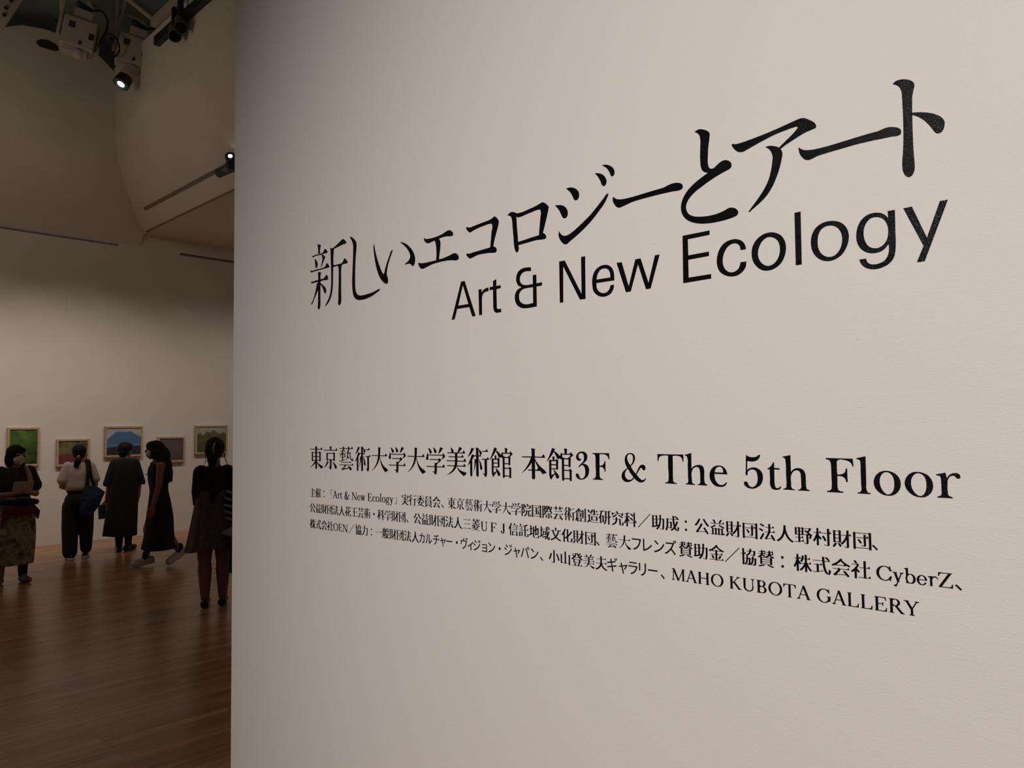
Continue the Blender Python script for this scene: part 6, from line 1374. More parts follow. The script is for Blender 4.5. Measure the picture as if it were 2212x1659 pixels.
 '館': '226,852 181,741 131,639 20,451 25,451 54,475 150,566 228,656 284,740 289,741 346,662 396,570 423,544 454,533 494,558 504,548 559,531 572,531 572,-51 584,-74 606,-83 634,-76 647,-54 648,-34 651,-30 836,-30 840,-34 841,-54 853,-76 871,-83 897,-76 910,-51 912,174 930,209 866,276 811,235 654,235 650,239 650,341 654,345 806,345 824,313 849,308 867,314 880,339 882,504 901,536 872,571 918,609 980,651 981,657 891,747 859,695 746,695 744,699 758,724 758,779 772,809 772,816 760,829 749,832 661,848 658,841 672,784 672,724 685,696 576,695 571,698 561,719 551,720 547,716 526,661 504,621 474,655 412,704 354,741 303,766 302,771 309,785 322,789 342,821 256,848#584,664 859,665 869,660 878,646 850,596 839,605 834,605 784,566 666,565 651,579 596,591#244,610 240,606 240,521 248,504 246,500 194,500 186,510 116,510 112,506 112,56 148,-46 179,-68 248,26 321,96 329,81 354,6 381,-23 401,-32 456,-8 467,21 465,39 453,66 428,99 351,172 317,199 276,223 266,214 311,126 310,121 206,72 191,66 188,69 188,214 191,234 374,235 404,228 422,234 435,259 438,444 455,479 391,546 334,501 304,500 302,504 310,521 309,609#651,534 809,534 809,376 651,376#191,469 361,470 365,466 365,389 361,385 194,385 190,389#191,354 361,355 365,351 365,269 361,265 194,265 190,269#651,204 839,204 839,1 649,1 648,149',
 '／': '931,842 38,-51 38,-59 61,-83 66,-83 960,811 960,816',
 '：': '246,634 214,626 188,604 178,584 173,556 179,529 199,502 236,485 261,485 291,497 310,514 322,539 325,569 318,591 302,614 276,629#234,144 200,129 184,110 175,86 175,54 186,28 210,6 234,-2 264,-2 292,9 314,30 325,61 325,81 316,107 295,131 261,145',
}
VENUE_KANJI = [('東', -21565, 15606, 813, 770), ('京', -20750, 15609, 813, 770), ('藝', -19922, 15612, 813, 770), ('術', -19078, 15615, 813, 770), ('大', -18270, 15618, 813, 770), ('学', -17450, 15621, 813, 770), ('大', -16633, 15625, 813, 770), ('学', -15828, 15628, 813, 770), ('美', -15015, 15631, 813, 770), ('術', -14211, 15634, 813, 770), ('館', -13416, 15637, 813, 770), ('本', -12369, 15641, 813, 770), ('館', -11572, 15644, 813, 770)]
CREDIT_HOSTS = [('主', -21533, 14688, 325, 316), ('催', -21205, 14691, 325, 316), ('：', -20798, 14695, 325, 316), ('「', -20545, 14697, 325, 316), ('LA', -20231, 14700, 364, 316), ('Lr', -19980, 14702, 364, 316), ('Lt', -19838, 14703, 364, 316), ('L&', -19620, 14705, 387, 316), ('LN', -19236, 14709, 358, 316), ('Le', -18952, 14711, 358, 316), ('Lw', -18788, 14713, 358, 316), ('LE', -18441, 14716, 365, 316), ('Lc', -18204, 14718, 365, 316), ('Lo', -18043, 14720, 365, 316), ('Ll', -17861, 14721, 365, 316), ('Lo', -17751, 14722, 365, 316), ('Lg', -17569, 14724, 365, 316), ('Ly', -17394, 14725, 365, 316), ('」', -17185, 14727, 325, 316), ('実', -16860, 14730, 325, 316), ('行', -16533, 14733, 325, 316), ('委', -16206, 14736, 325, 316), ('員', -15879, 14739, 325, 316), ('会', -15552, 14742, 325, 316), ('、', -15213, 14745, 325, 316), ('東', -14963, 14747, 325, 316), ('京', -14639, 14747, 325, 316), ('藝', -14315, 14747, 325, 316), ('術', -13992, 14747, 325, 316), ('大', -13668, 14747, 325, 316), ('学', -13345, 14747, 325, 316), ('大', -13021, 14747, 325, 316), ('学', -12697, 14747, 325, 316), ('院', -12374, 14747, 325, 316), ('国', -12050, 14747, 325, 316), ('際', -11727, 14747, 325, 316), ('芸', -11403, 14747, 325, 316), ('術', -11079, 14747, 325, 316), ('創', -10756, 14747, 325, 316), ('造', -10432, 14747, 325, 316), ('研', -10109, 14747, 325, 316), ('究', -9785, 14747, 325, 316), ('科', -9461, 14747, 325, 316), ('／', -9127, 14747, 325, 316), ('助', -8797, 14747, 325, 316), ('成', -8472, 14747, 325, 316), ('：', -8085, 14747, 325, 316), ('公', -7824, 14747, 325, 316), ('益', -7498, 14747, 325, 316), ('財', -7172, 14747, 325, 316), ('団', -6846, 14747, 325, 316), ('法', -6520, 14747, 325, 316), ('人', -6194, 14747, 325, 316), ('野', -5868, 14747, 325, 316), ('村', -5542, 14747, 325, 316), ('財', -5216, 14747, 325, 316), ('団', -4890, 14747, 325, 316), ('、', -4596, 14747, 325, 316)]
CREDIT_SUPPORT = [('公', -21527, 14214, 325, 316), ('益', -21203, 14217, 325, 316), ('財', -20879, 14220, 325, 316), ('団', -20555, 14223, 325, 316), ('法', -20232, 14226, 325, 316), ('人', -19908, 14229, 325, 316), ('花', -19584, 14232, 325, 316), ('王', -19260, 14235, 325, 316), ('芸', -18936, 14238, 325, 316), ('術', -18613, 14240, 325, 316), ('・', -18289, 14243, 325, 316), ('科', -17965, 14246, 325, 316), ('学', -17641, 14249, 325, 316), ('財', -17317, 14252, 325, 316), ('団', -16994, 14255, 325, 316), ('、', -16670, 14258, 325, 316), ('公', -16346, 14261, 325, 316), ('益', -16022, 14264, 325, 316), ('財', -15698, 14267, 325, 316), ('団', -15375, 14270, 325, 316), ('法', -15051, 14273, 325, 316), ('人', -14727, 14273, 325, 316), ('三', -14403, 14273, 325, 316), ('菱', -14079, 14273, 325, 316), ('LU', -13745, 14273, 339, 316), ('LF', -13406, 14273, 370, 316), ('LJ', -13050, 14273, 399, 316), ('信', -12787, 14273, 325, 316), ('託', -12461, 14273, 325, 316), ('地', -12135, 14273, 325, 316), ('域', -11809, 14273, 325, 316), ('文', -11483, 14273, 325, 316), ('化', -11157, 14273, 325, 316), ('財', -10831, 14273, 325, 316), ('団', -10505, 14273, 325, 316), ('、', -10209, 14273, 325, 316), ('藝', -9949, 14273, 325, 316), ('大', -9619, 14273, 325, 316), ('フ', -9315, 14273, 305, 316), ('レ', -9069, 14273, 305, 316), ('ン', -8785, 14273, 305, 316), ('ズ', -8516, 14273, 305, 316), ('賛', -8186, 14273, 325, 316), ('助', -7859, 14273, 325, 316), ('金', -7532, 14273, 325, 316), ('／', -7210, 14273, 325, 316), ('協', -6892, 14273, 325, 316), ('賛', -6557, 14273, 325, 316), ('：', -6172, 14273, 325, 316), ('株', -5895, 14273, 325, 316), ('式', -5572, 14273, 325, 316), ('会', -5249, 14273, 325, 316), ('社', -4926, 14273, 325, 316), ('LC', -4538, 14273, 347, 316), ('Ly', -4288, 14273, 347, 316), ('Lb', -4114, 14273, 347, 316), ('Le', -3937, 14273, 347, 316), ('Lr', -3777, 14273, 347, 316), ('LZ', -3642, 14273, 347, 316), ('、', -3418, 14273, 325, 316)]
CREDIT_PARTNERS = [('株', -21517, 13721, 325, 316), ('式', -21190, 13724, 325, 316), ('会', -20863, 13727, 325, 316), ('社', -20536, 13730, 325, 316), ('LO', -20204, 13733, 349, 316), ('LE', -19932, 13736, 349, 316), ('LN', -19706, 13738, 349, 316), ('／', -19398, 13740, 325, 316), ('協', -19054, 13744, 325, 316), ('力', -18730, 13746, 325, 316), ('：', -18329, 13750, 325, 316), ('一', -18072, 13752, 325, 316), ('般', -17744, 13755, 325, 316), ('財', -17416, 13758, 325, 316), ('団', -17088, 13761, 325, 316), ('法', -16760, 13764, 325, 316), ('人', -16432, 13767, 325, 316), ('カ', -16138, 13770, 300, 316), ('ル', -15865, 13772, 300, 316), ('チ', -15561, 13775, 300, 316), ('ャ', -15299, 13777, 300, 316), ('ー', -15039, 13780, 275, 316), ('ヴ', -14498, 13780, 300, 316), ('ィ', -14249, 13780, 300, 316), ('ジ', -14036, 13780, 300, 316), ('ョ', -13758, 13780, 300, 316), ('ン', -13521, 13780, 300, 316), ('ジ', -12960, 13780, 300, 316), ('ャ', -12680, 13780, 300, 316), ('パ', -12419, 13780, 300, 316), ('ン', -12127, 13780, 300, 316), ('ギ', -9936, 13780, 300, 316), ('ャ', -9658, 13780, 300, 316), ('ラ', -9413, 13780, 300, 316), ('リ', -9178, 13780, 300, 316), ('ー', -8922, 13780, 275, 316), ('・', -14775, 13780, 325, 316), ('・', -13252, 13780, 325, 316), ('、', -11819, 13780, 325, 316), ('、', -8618, 13780, 325, 316), ('小', -11542, 13780, 325, 316), ('山', -11214, 13780, 325, 316), ('登', -10886, 13780, 325, 316), ('美', -10558, 13780, 325, 316), ('夫', -10230, 13780, 325, 316), ('LM', -8358, 13780, 360, 316), ('LA', -8041, 13780, 360, 316), ('LH', -7793, 13780, 360, 316), ('LO', -7509, 13780, 360, 316), ('LK', -7138, 13780, 355, 316), ('LU', -6879, 13780, 355, 316), ('LB', -6609, 13780, 355, 316), ('LO', -6378, 13780, 355, 316), ('LT', -6101, 13780, 355, 316), ('LA', -5856, 13780, 355, 316), ('LG', -5517, 13780, 338, 316), ('LA', -5253, 13780, 338, 316), ('LL', -5020, 13780, 338, 316), ('LL', -4806, 13780, 338, 316), ('LE', -4593, 13780, 338, 316), ('LR', -4373, 13780, 338, 316), ('LY', -4137, 13780, 338, 316)]
TITLE = [
 '-21101,22612c -21043,22605 -20955,22584 -20883,22547c -20921,22493 -20945,22391 -20931,22308c -21052,22302c -21047,22408 -21062,22517/-21431,22317c -21387,22293 -21233,22300 -21013,22293 -20820,22292c -20781,22296 -20734,22341 -20657,22405c -20610,22381 -20505,22274c -20534,22257 -20676,22255 -20868,22250 -21086,22260 -21283,22254 -21347,22233c -21377,22254 -21417,22293/-21268,22188c -21189,22143 -21110,22058 -21076,21972 -21101,21896 -21149,21869 -21194,21884 -21208,21939 -21228,22036 -21248,22120/-20868,22250c -20762,22232c -20633,22137c -20676,22094 -20762,21989 -20844,21883 -20897,21833c -20887,21876 -20844,21975 -20810,22076 -20810,22155/-21530,21852c -21456,21830 -21159,21822 -20868,21815 -20686,21824c -20619,21874 -20543,21936c -20487,21898 -20402,21801c -20430,21784 -20581,21781 -20868,21778 -21208,21776 -21396,21772 -21445,21764c -21495,21803/-21480,21483c -21415,21474 -21159,21478 -20916,21475 -20724,21476c -20652,21524 -20586,21575c -20524,21531 -20459,21430c -20487,21416 -20724,21421 -20964,21415 -21232,21416 -21355,21417 -21405,21403c -21455,21447/-21061,21725c -20974,21717 -20872,21678c -20906,21627 -20916,21483 -20920,21219 -20925,20902 -20920,20677 -20944,20587 -20988,20545 -21041,20540 -21065,20575 -21060,20707 -21051,20971 -21051,21236 -21042,21474 -21052,21635/-21051,21396c -21129,21367c -21158,21264 -21232,21074 -21355,20876 -21473,20746c -21424,20743 -21281,20894 -21134,21061 -21041,21182c/-20945,21394c -20867,21330 -20700,21228 -20605,21136 -20586,21068 -20629,20995 -20657,20994 -20695,21030 -20762,21144 -20843,21248 -20945,21315c/-19680,22535c -19604,22503 -19470,22395c -19501,22375 -19658,22364 -19930,22334 -20136,22305 -20206,22286c -20252,22330c -20183,22352 -19975,22420 -19793,22491/-20350,22384c -20252,22346 -20160,22296c -20183,22105 -20192,21846 -20202,21588 -20207,21381 -20226,21124 -20277,20923 -20417,20720 -20629,20587c -20657,20598c -20525,20734 -20384,20911 -20323,21137 -20309,21396 -20318,21736 -20336,22130/-20206,21841c -20105,21801 -19931,21800 -19727,21798c -19668,21840 -19587,21935c -19516,21887 -19406,21778c -19428,21764 -19592,21757 -19749,21751 -19931,21753 -20206,21755c/-19940,21768c -19727,21765c -19759,21624 -19764,21266 -19765,20882 -19761,20652 -19783,20578 -19842,20534 -19887,20540 -19923,20570 -19919,20697 -19905,21029 -19895,21413 -19899,21645 -19931,21728',
 '-19298,22521c -19258,22527 -19171,22488 -19041,22394 -18963,22292 -18955,22203 -18991,21907 -19022,21536 -19028,21161 -19020,20960 -18986,20831 -18909,20741 -18799,20697 -18621,20679 -18413,20686 -18125,20707 -17943,20741 -17798,20763c -17810,20733 -17963,20666 -18207,20594 -18455,20557 -18706,20551 -18876,20572 -19004,20621 -19107,20721 -19159,20879 -19180,21082 -19165,21432 -19138,21806 -19124,22106 -19128,22245 -19171,22354 -19236,22442',
 '-18088,22120c -18036,21945 -17957,21712 -17857,21502 -17759,21318 -17680,21198 -17633,21159 -17601,21174 -17553,21286 -17461,21463 -17363,21614 -17234,21771 -17195,21779c -17207,21743 -17305,21581 -17403,21406 -17463,21225 -17476,21131 -17437,21030 -17415,20920 -17431,20868 -17485,20856 -17564,20881 -17701,20973 -17840,21137 -17959,21373 -18038,21628 -18086,21855 -18105,22030/-16874,21933c -16780,21916 -16602,21843 -16419,21713 -16275,21550 -16204,21378 -16213,21265 -16260,21192 -16304,21171c -16369,21220 -16453,21266 -16552,21272 -16659,21266c -16636,21290 -16496,21351 -16422,21425 -16414,21481 -16475,21607 -16603,21745 -16750,21859',
 '-15826,21844c -15808,21850 -15756,21825 -15634,21807 -15427,21799 -15223,21810 -15022,21842 -14856,21881 -14774,21875 -14693,21829 -14648,21766 -14655,21717 -14711,21710 -14890,21738 -15056,21742 -15207,21734 -15377,21716 -15531,21694 -15653,21689 -15739,21722 -15802,21783/-15455,21748c -15387,21713 -15347,21650 -15321,21523 -15310,21343 -15326,21172c -15211,21171c -15189,21323 -15160,21473 -15151,21627 -15171,21685 -15224,21762c/-16070,21219c -16048,21229 -15992,21207 -15851,21189 -15572,21180 -15299,21181 -15030,21191 -14799,21218 -14636,21246 -14555,21237 -14482,21194 -14442,21123 -14452,21066 -14503,21051 -14703,21081 -14965,21105 -15232,21108 -15504,21096 -15729,21057 -15887,21038 -15958,21056 -16028,21121',
 '-14153,21830c -14120,21830 -14032,21802 -13831,21813 -13555,21833 -13342,21848 -13227,21869 -13132,21909c -13050,21857 -12977,21754c -12993,21683 -13063,21509 -13142,21310 -13182,21177c -13122,21151 -13070,21097 -13071,21035 -13124,21015 -13260,21030 -13529,21053 -13764,21051 -13943,21018 -14023,21009c -14083,21049 -14143,21114 -14158,21164c -14074,21144 -13841,21152 -13527,21161 -13288,21169c -13263,21331 -13233,21541 -13204,21683 -13229,21740 -13325,21753 -13518,21744 -13753,21721 -13913,21691 -14013,21665c -14081,21714 -14145,21796',
 '-12694,21841c -12606,21884 -12522,21891 -12433,21856 -12362,21821c -12221,21818 -11975,21845 -11769,21873 -11650,21899 -11565,21921c -11482,21881 -11369,21778c -11387,21697 -11457,21485 -11517,21320 -11560,21207c -11497,21165 -11459,21096 -11476,21061 -11533,21056 -11751,21073 -12060,21064 -12334,21056c -12329,20956 -12351,20908 -12387,20891 -12433,20927 -12467,21019 -12494,21272 -12519,21512 -12537,21699 -12561,21770 -12632,21824#-12392,21754c -12357,21726 -12293,21718 -12117,21732 -11874,21759 -11686,21769 -11629,21755 -11616,21719 -11633,21545 -11661,21348 -11681,21174c -11886,21166 -12128,21148 -12347,21136c -12355,21272 -12376,21485',
 '-10851,22073c -10750,22074 -10641,22045 -10550,21990 -10490,21910 -10479,21835 -10508,21769 -10571,21744 -10617,21768 -10661,21851 -10722,21950 -10799,22029/-11186,21762c -11076,21749 -10948,21709 -10855,21635 -10813,21541 -10821,21456 -10876,21413 -10933,21420 -10979,21469 -11031,21573 -11109,21684/-11073,21156c -11048,21114 -10995,21053 -10916,21018 -10821,21020 -10648,21081 -10430,21196 -10185,21339 -9974,21498 -9824,21619 -9707,21704 -9681,21703c -9702,21651 -9783,21528 -9947,21374 -10158,21203 -10372,21065 -10589,20949 -10778,20861 -10857,20821 -10920,20828 -10998,20888 -11067,20987 -11090,21078/-10039,22222c -9942,22203 -9835,22149 -9755,22063 -9726,21974 -9748,21909 -9803,21884 -9840,21911 -9888,22010 -9958,22133/-9847,22353c -9743,22339 -9629,22289 -9545,22214 -9513,22136 -9526,22070 -9578,22042 -9606,22065 -9647,22157 -9730,22267',
 '-9568,21606c -9540,21586 -9493,21548 -9409,21516 -9256,21497 -9037,21494 -8769,21503 -8507,21511 -8302,21519 -8149,21550 -8050,21549 -7951,21524 -7898,21488 -7880,21440 -7894,21400 -7936,21384 -8104,21391 -8356,21399 -8614,21401 -8878,21398 -9122,21383 -9316,21348 -9414,21339 -9483,21372 -9538,21442 -9573,21519',
 '-7592,22446c -7544,22462 -7477,22467 -7396,22437 -7304,22379 -7268,22327 -7273,22254 -7302,22071 -7319,21885 -7319,21737 -7298,21669 -7257,21638 -7206,21636 -7118,21687 -7026,21727 -6958,21730 -6892,21701 -6839,21638 -6838,21576 -6871,21542 -6931,21526 -7056,21494 -7240,21434 -7452,21346 -7644,21251 -7755,21158 -7813,21063 -7816,20967 -7764,20870 -7658,20804 -7493,20762 -7307,20745 -7124,20754 -6988,20784 -6909,20809 -6832,20797 -6757,20752 -6726,20689 -6749,20642 -6816,20619 -6949,20601 -7152,20593 -7358,20604 -7544,20637 -7709,20699 -7850,20802 -7924,20935 -7933,21045 -7900,21168 -7811,21299 -7663,21416 -7494,21505 -7324,21576c -7374,21593 -7438,21640 -7469,21711 -7484,21864 -7477,22076 -7471,22266 -7488,22346 -7527,22399',
 '-6823,21981c -6807,21995 -6751,21976 -6620,21971 -6447,21981 -6214,22002 -5965,22032 -5763,22063 -5603,22089 -5505,22100 -5447,22090 -5353,22032 -5261,21951 -5235,21892 -5241,21861 -5283,21849 -5398,21833 -5535,21794 -5674,21744 -5795,21699 -5883,21653c -5912,21685c -5834,21739 -5731,21809 -5630,21879 -5573,21931 -5557,21951 -5572,21971 -5627,21975 -5766,21966 -5968,21944 -6175,21901 -6366,21852 -6517,21811 -6604,21793 -6668,21804 -6743,21857 -6796,21926/-6167,21765c -6113,21770 -6056,21761 -5985,21734 -5906,21687 -5867,21634 -5849,21566 -5862,21490 -5908,21325 -5974,21164 -6061,21006 -6189,20856 -6339,20749 -6468,20672 -6511,20645 -6524,20659c -6477,20708 -6357,20833 -6226,20984 -6128,21141 -6071,21306 -6042,21457 -6032,21554 -6060,21651 -6109,21723',
 '-5557,21595c -5542,21588 -5518,21564 -5460,21526 -5383,21505 -5276,21490 -5124,21486 -4945,21489 -4741,21498 -4569,21506 -4359,21514 -4221,21516 -4139,21532 -4072,21534 -3992,21514 -3927,21482 -3889,21440 -3884,21399 -3899,21368 -3932,21357 -4025,21366 -4186,21375 -4377,21384 -4573,21388 -4774,21382 -4949,21376 -5098,21369 -5235,21359 -5327,21336 -5396,21331 -5442,21350 -5502,21412 -5546,21502',
 '-3982,22214c -3938,22246 -3871,22253 -3794,22234 -3717,22191 -3670,22137 -3663,22085 -3679,22018 -3697,21939 -3706,21800 -3712,21588 -3715,21306 -3715,21093 -3709,20908 -3707,20795 -3723,20714 -3757,20663 -3796,20650 -3834,20668 -3871,20729 -3889,20826 -3886,20925 -3871,21064 -3857,21274 -3848,21557 -3849,21801 -3850,21944 -3856,22046 -3877,22118 -3921,22175/-3718,21667c -3648,21653 -3547,21623 -3449,21581 -3351,21521 -3287,21452 -3261,21393 -3263,21332 -3288,21263 -3326,21232 -3363,21233 -3399,21259 -3428,21309 -3481,21401 -3552,21499 -3638,21581 -3719,21633c']
SUBTITLE = [
 '-14732,19540c -14357,20477c -14226,20473c -13835,19542c -13958,19542c -14062,19792c -14519,19796c -14618,19544c#-14476,19877c -14093,19873c -14296,20380c',
 '-13718,20186c -13613,20188c -13607,20084c -13563,20143 -13466,20184 -13370,20193c -13368,20099c -13467,20098 -13545,20068 -13592,20007 -13602,19927c -13604,19544c -13709,19545c',
 '-13204,20325c -13091,20359c -13094,20192c -12945,20190c -12946,20117c -13091,20115c -13087,19730c -13080,19655 -13051,19625 -12940,19625c -12938,19538c -13023,19537 -13116,19543 -13172,19581 -13197,19637 -13206,19771c -13208,20117c -13329,20118c -13328,20192c -13206,20194c',
 '-11948,20470c -11946,20380c -12108,20400 -12231,20372 -12303,20280 -12301,20189 -12236,20115 -12132,20081 -11894,20073c -11893,20278c -11784,20278c -11782,20073c -11613,20074c -11612,19999c -11783,19997c -11782,19538c -12090,19534 -12264,19559 -12397,19634 -12466,19746 -12470,19889 -12397,19996 -12255,20046c -12366,20108 -12421,20206 -12419,20322 -12353,20429 -12211,20485 -12072,20486#-11892,19997c -11892,19632c -12089,19623 -12227,19657 -12314,19727 -12343,19834 -12310,19933 -12221,19990 -12081,20002',
 '-11085,20467c -10925,20466c -10460,19653c -10456,20467c -10344,20465c -10354,19532c -10511,19536c -10972,20344c -10987,19534c -11086,19536c',
 '-9577,19826c -10049,19835c -10046,19740 -9989,19651 -9889,19598 -9788,19601 -9715,19649 -9676,19736c -9585,19738c -9607,19646 -9675,19563 -9790,19520 -9920,19525 -10050,19581 -10136,19682 -10162,19815 -10152,19967 -10096,20089 -9991,20167 -9860,20194 -9731,20173 -9633,20100 -9585,19989#-10047,19910c -9677,19903c -9686,20004 -9733,20081 -9833,20119 -9934,20105 -10009,20029',
 '-9510,20186c -9379,20181c -9214,19651c -9034,20185c -8906,20184c -8727,19655c -8559,20190c -8449,20187c -8681,19534c -8791,19533c -8973,20072c -9165,19538c -9285,19536c',
 '-7914,20467c -7325,20462c -7328,20379c -7800,20378c -7799,20062c -7351,20061c -7354,19977c -7802,19975c -7803,19627c -7319,19626c -7319,19539c -7926,19534c',
 '-6595,19979c -6701,19977c -6720,20057 -6777,20112 -6853,20125 -6954,20088 -7023,20007 -7065,19891 -7065,19767 -7018,19667 -6936,19604 -6848,19595 -6759,19638 -6708,19755c -6596,19750c -6612,19656 -6675,19575 -6774,19523 -6895,19516 -7026,19556 -7136,19644 -7188,19776 -7184,19920 -7134,20057 -7030,20163 -6906,20202 -6774,20195 -6667,20139 -6612,20058',
 '-6488,19866 -6469,19993 -6391,20110 -6274,20182 -6149,20202 -6027,20176 -5919,20103 -5857,19994 -5841,19865 -5872,19725 -5946,19610 -6059,19540 -6182,19518 -6295,19543 -6397,19622 -6467,19733#-6367,19876 -6332,19990 -6267,20077 -6172,20120 -6091,20105 -6002,20040 -5958,19944 -5954,19836 -5986,19724 -6056,19638 -6148,19603 -6230,19620 -6311,19688 -6360,19785',
 '-5667,20460c -5557,20462c -5568,19533c -5675,19534c',
 '-5396,19864 -5380,19995 -5317,20109 -5224,20174 -5116,20198 -5003,20187 -4892,20143 -4808,20061 -4762,19946 -4760,19833 -4806,19695 -4880,19594 -4978,19536 -5084,19516 -5189,19537 -5293,19604 -5365,19708#-5279,19876 -5263,19990 -5210,20080 -5127,20118 -5038,20114 -4951,20067 -4890,19979 -4867,19868 -4882,19757 -4934,19652 -5008,19595 -5089,19586 -5169,19617 -5241,19695 -5274,19784',
 '-4135,20174c -4025,20174c -4030,19872 -4036,19577 -4044,19501 -4077,19397 -4145,19323 -4234,19282 -4339,19264 -4428,19276 -4518,19318 -4576,19383 -4597,19434 -4601,19462c -4497,19464c -4481,19408 -4440,19365 -4373,19346 -4291,19351 -4216,19381 -4162,19450 -4140,19533 -4140,19639c -4194,19581 -4269,19539 -4359,19529 -4449,19546 -4538,19600 -4604,19684 -4635,19786 -4634,19906 -4607,20014 -4550,20107 -4471,20167 -4379,20190 -4297,20183 -4216,20152 -4162,20105 -4134,20061c#-4520,19869 -4509,19963 -4468,20051 -4397,20109 -4307,20112 -4227,20075 -4170,20001 -4142,19909 -4141,19815 -4167,19710 -4229,19634 -4304,19605 -4378,19615 -4452,19662 -4501,19754',
 '-3902,20171c -3773,20173c -3577,19641c -3374,20175c -3261,20173c -3623,19277c -3736,19278c -3630,19519c']
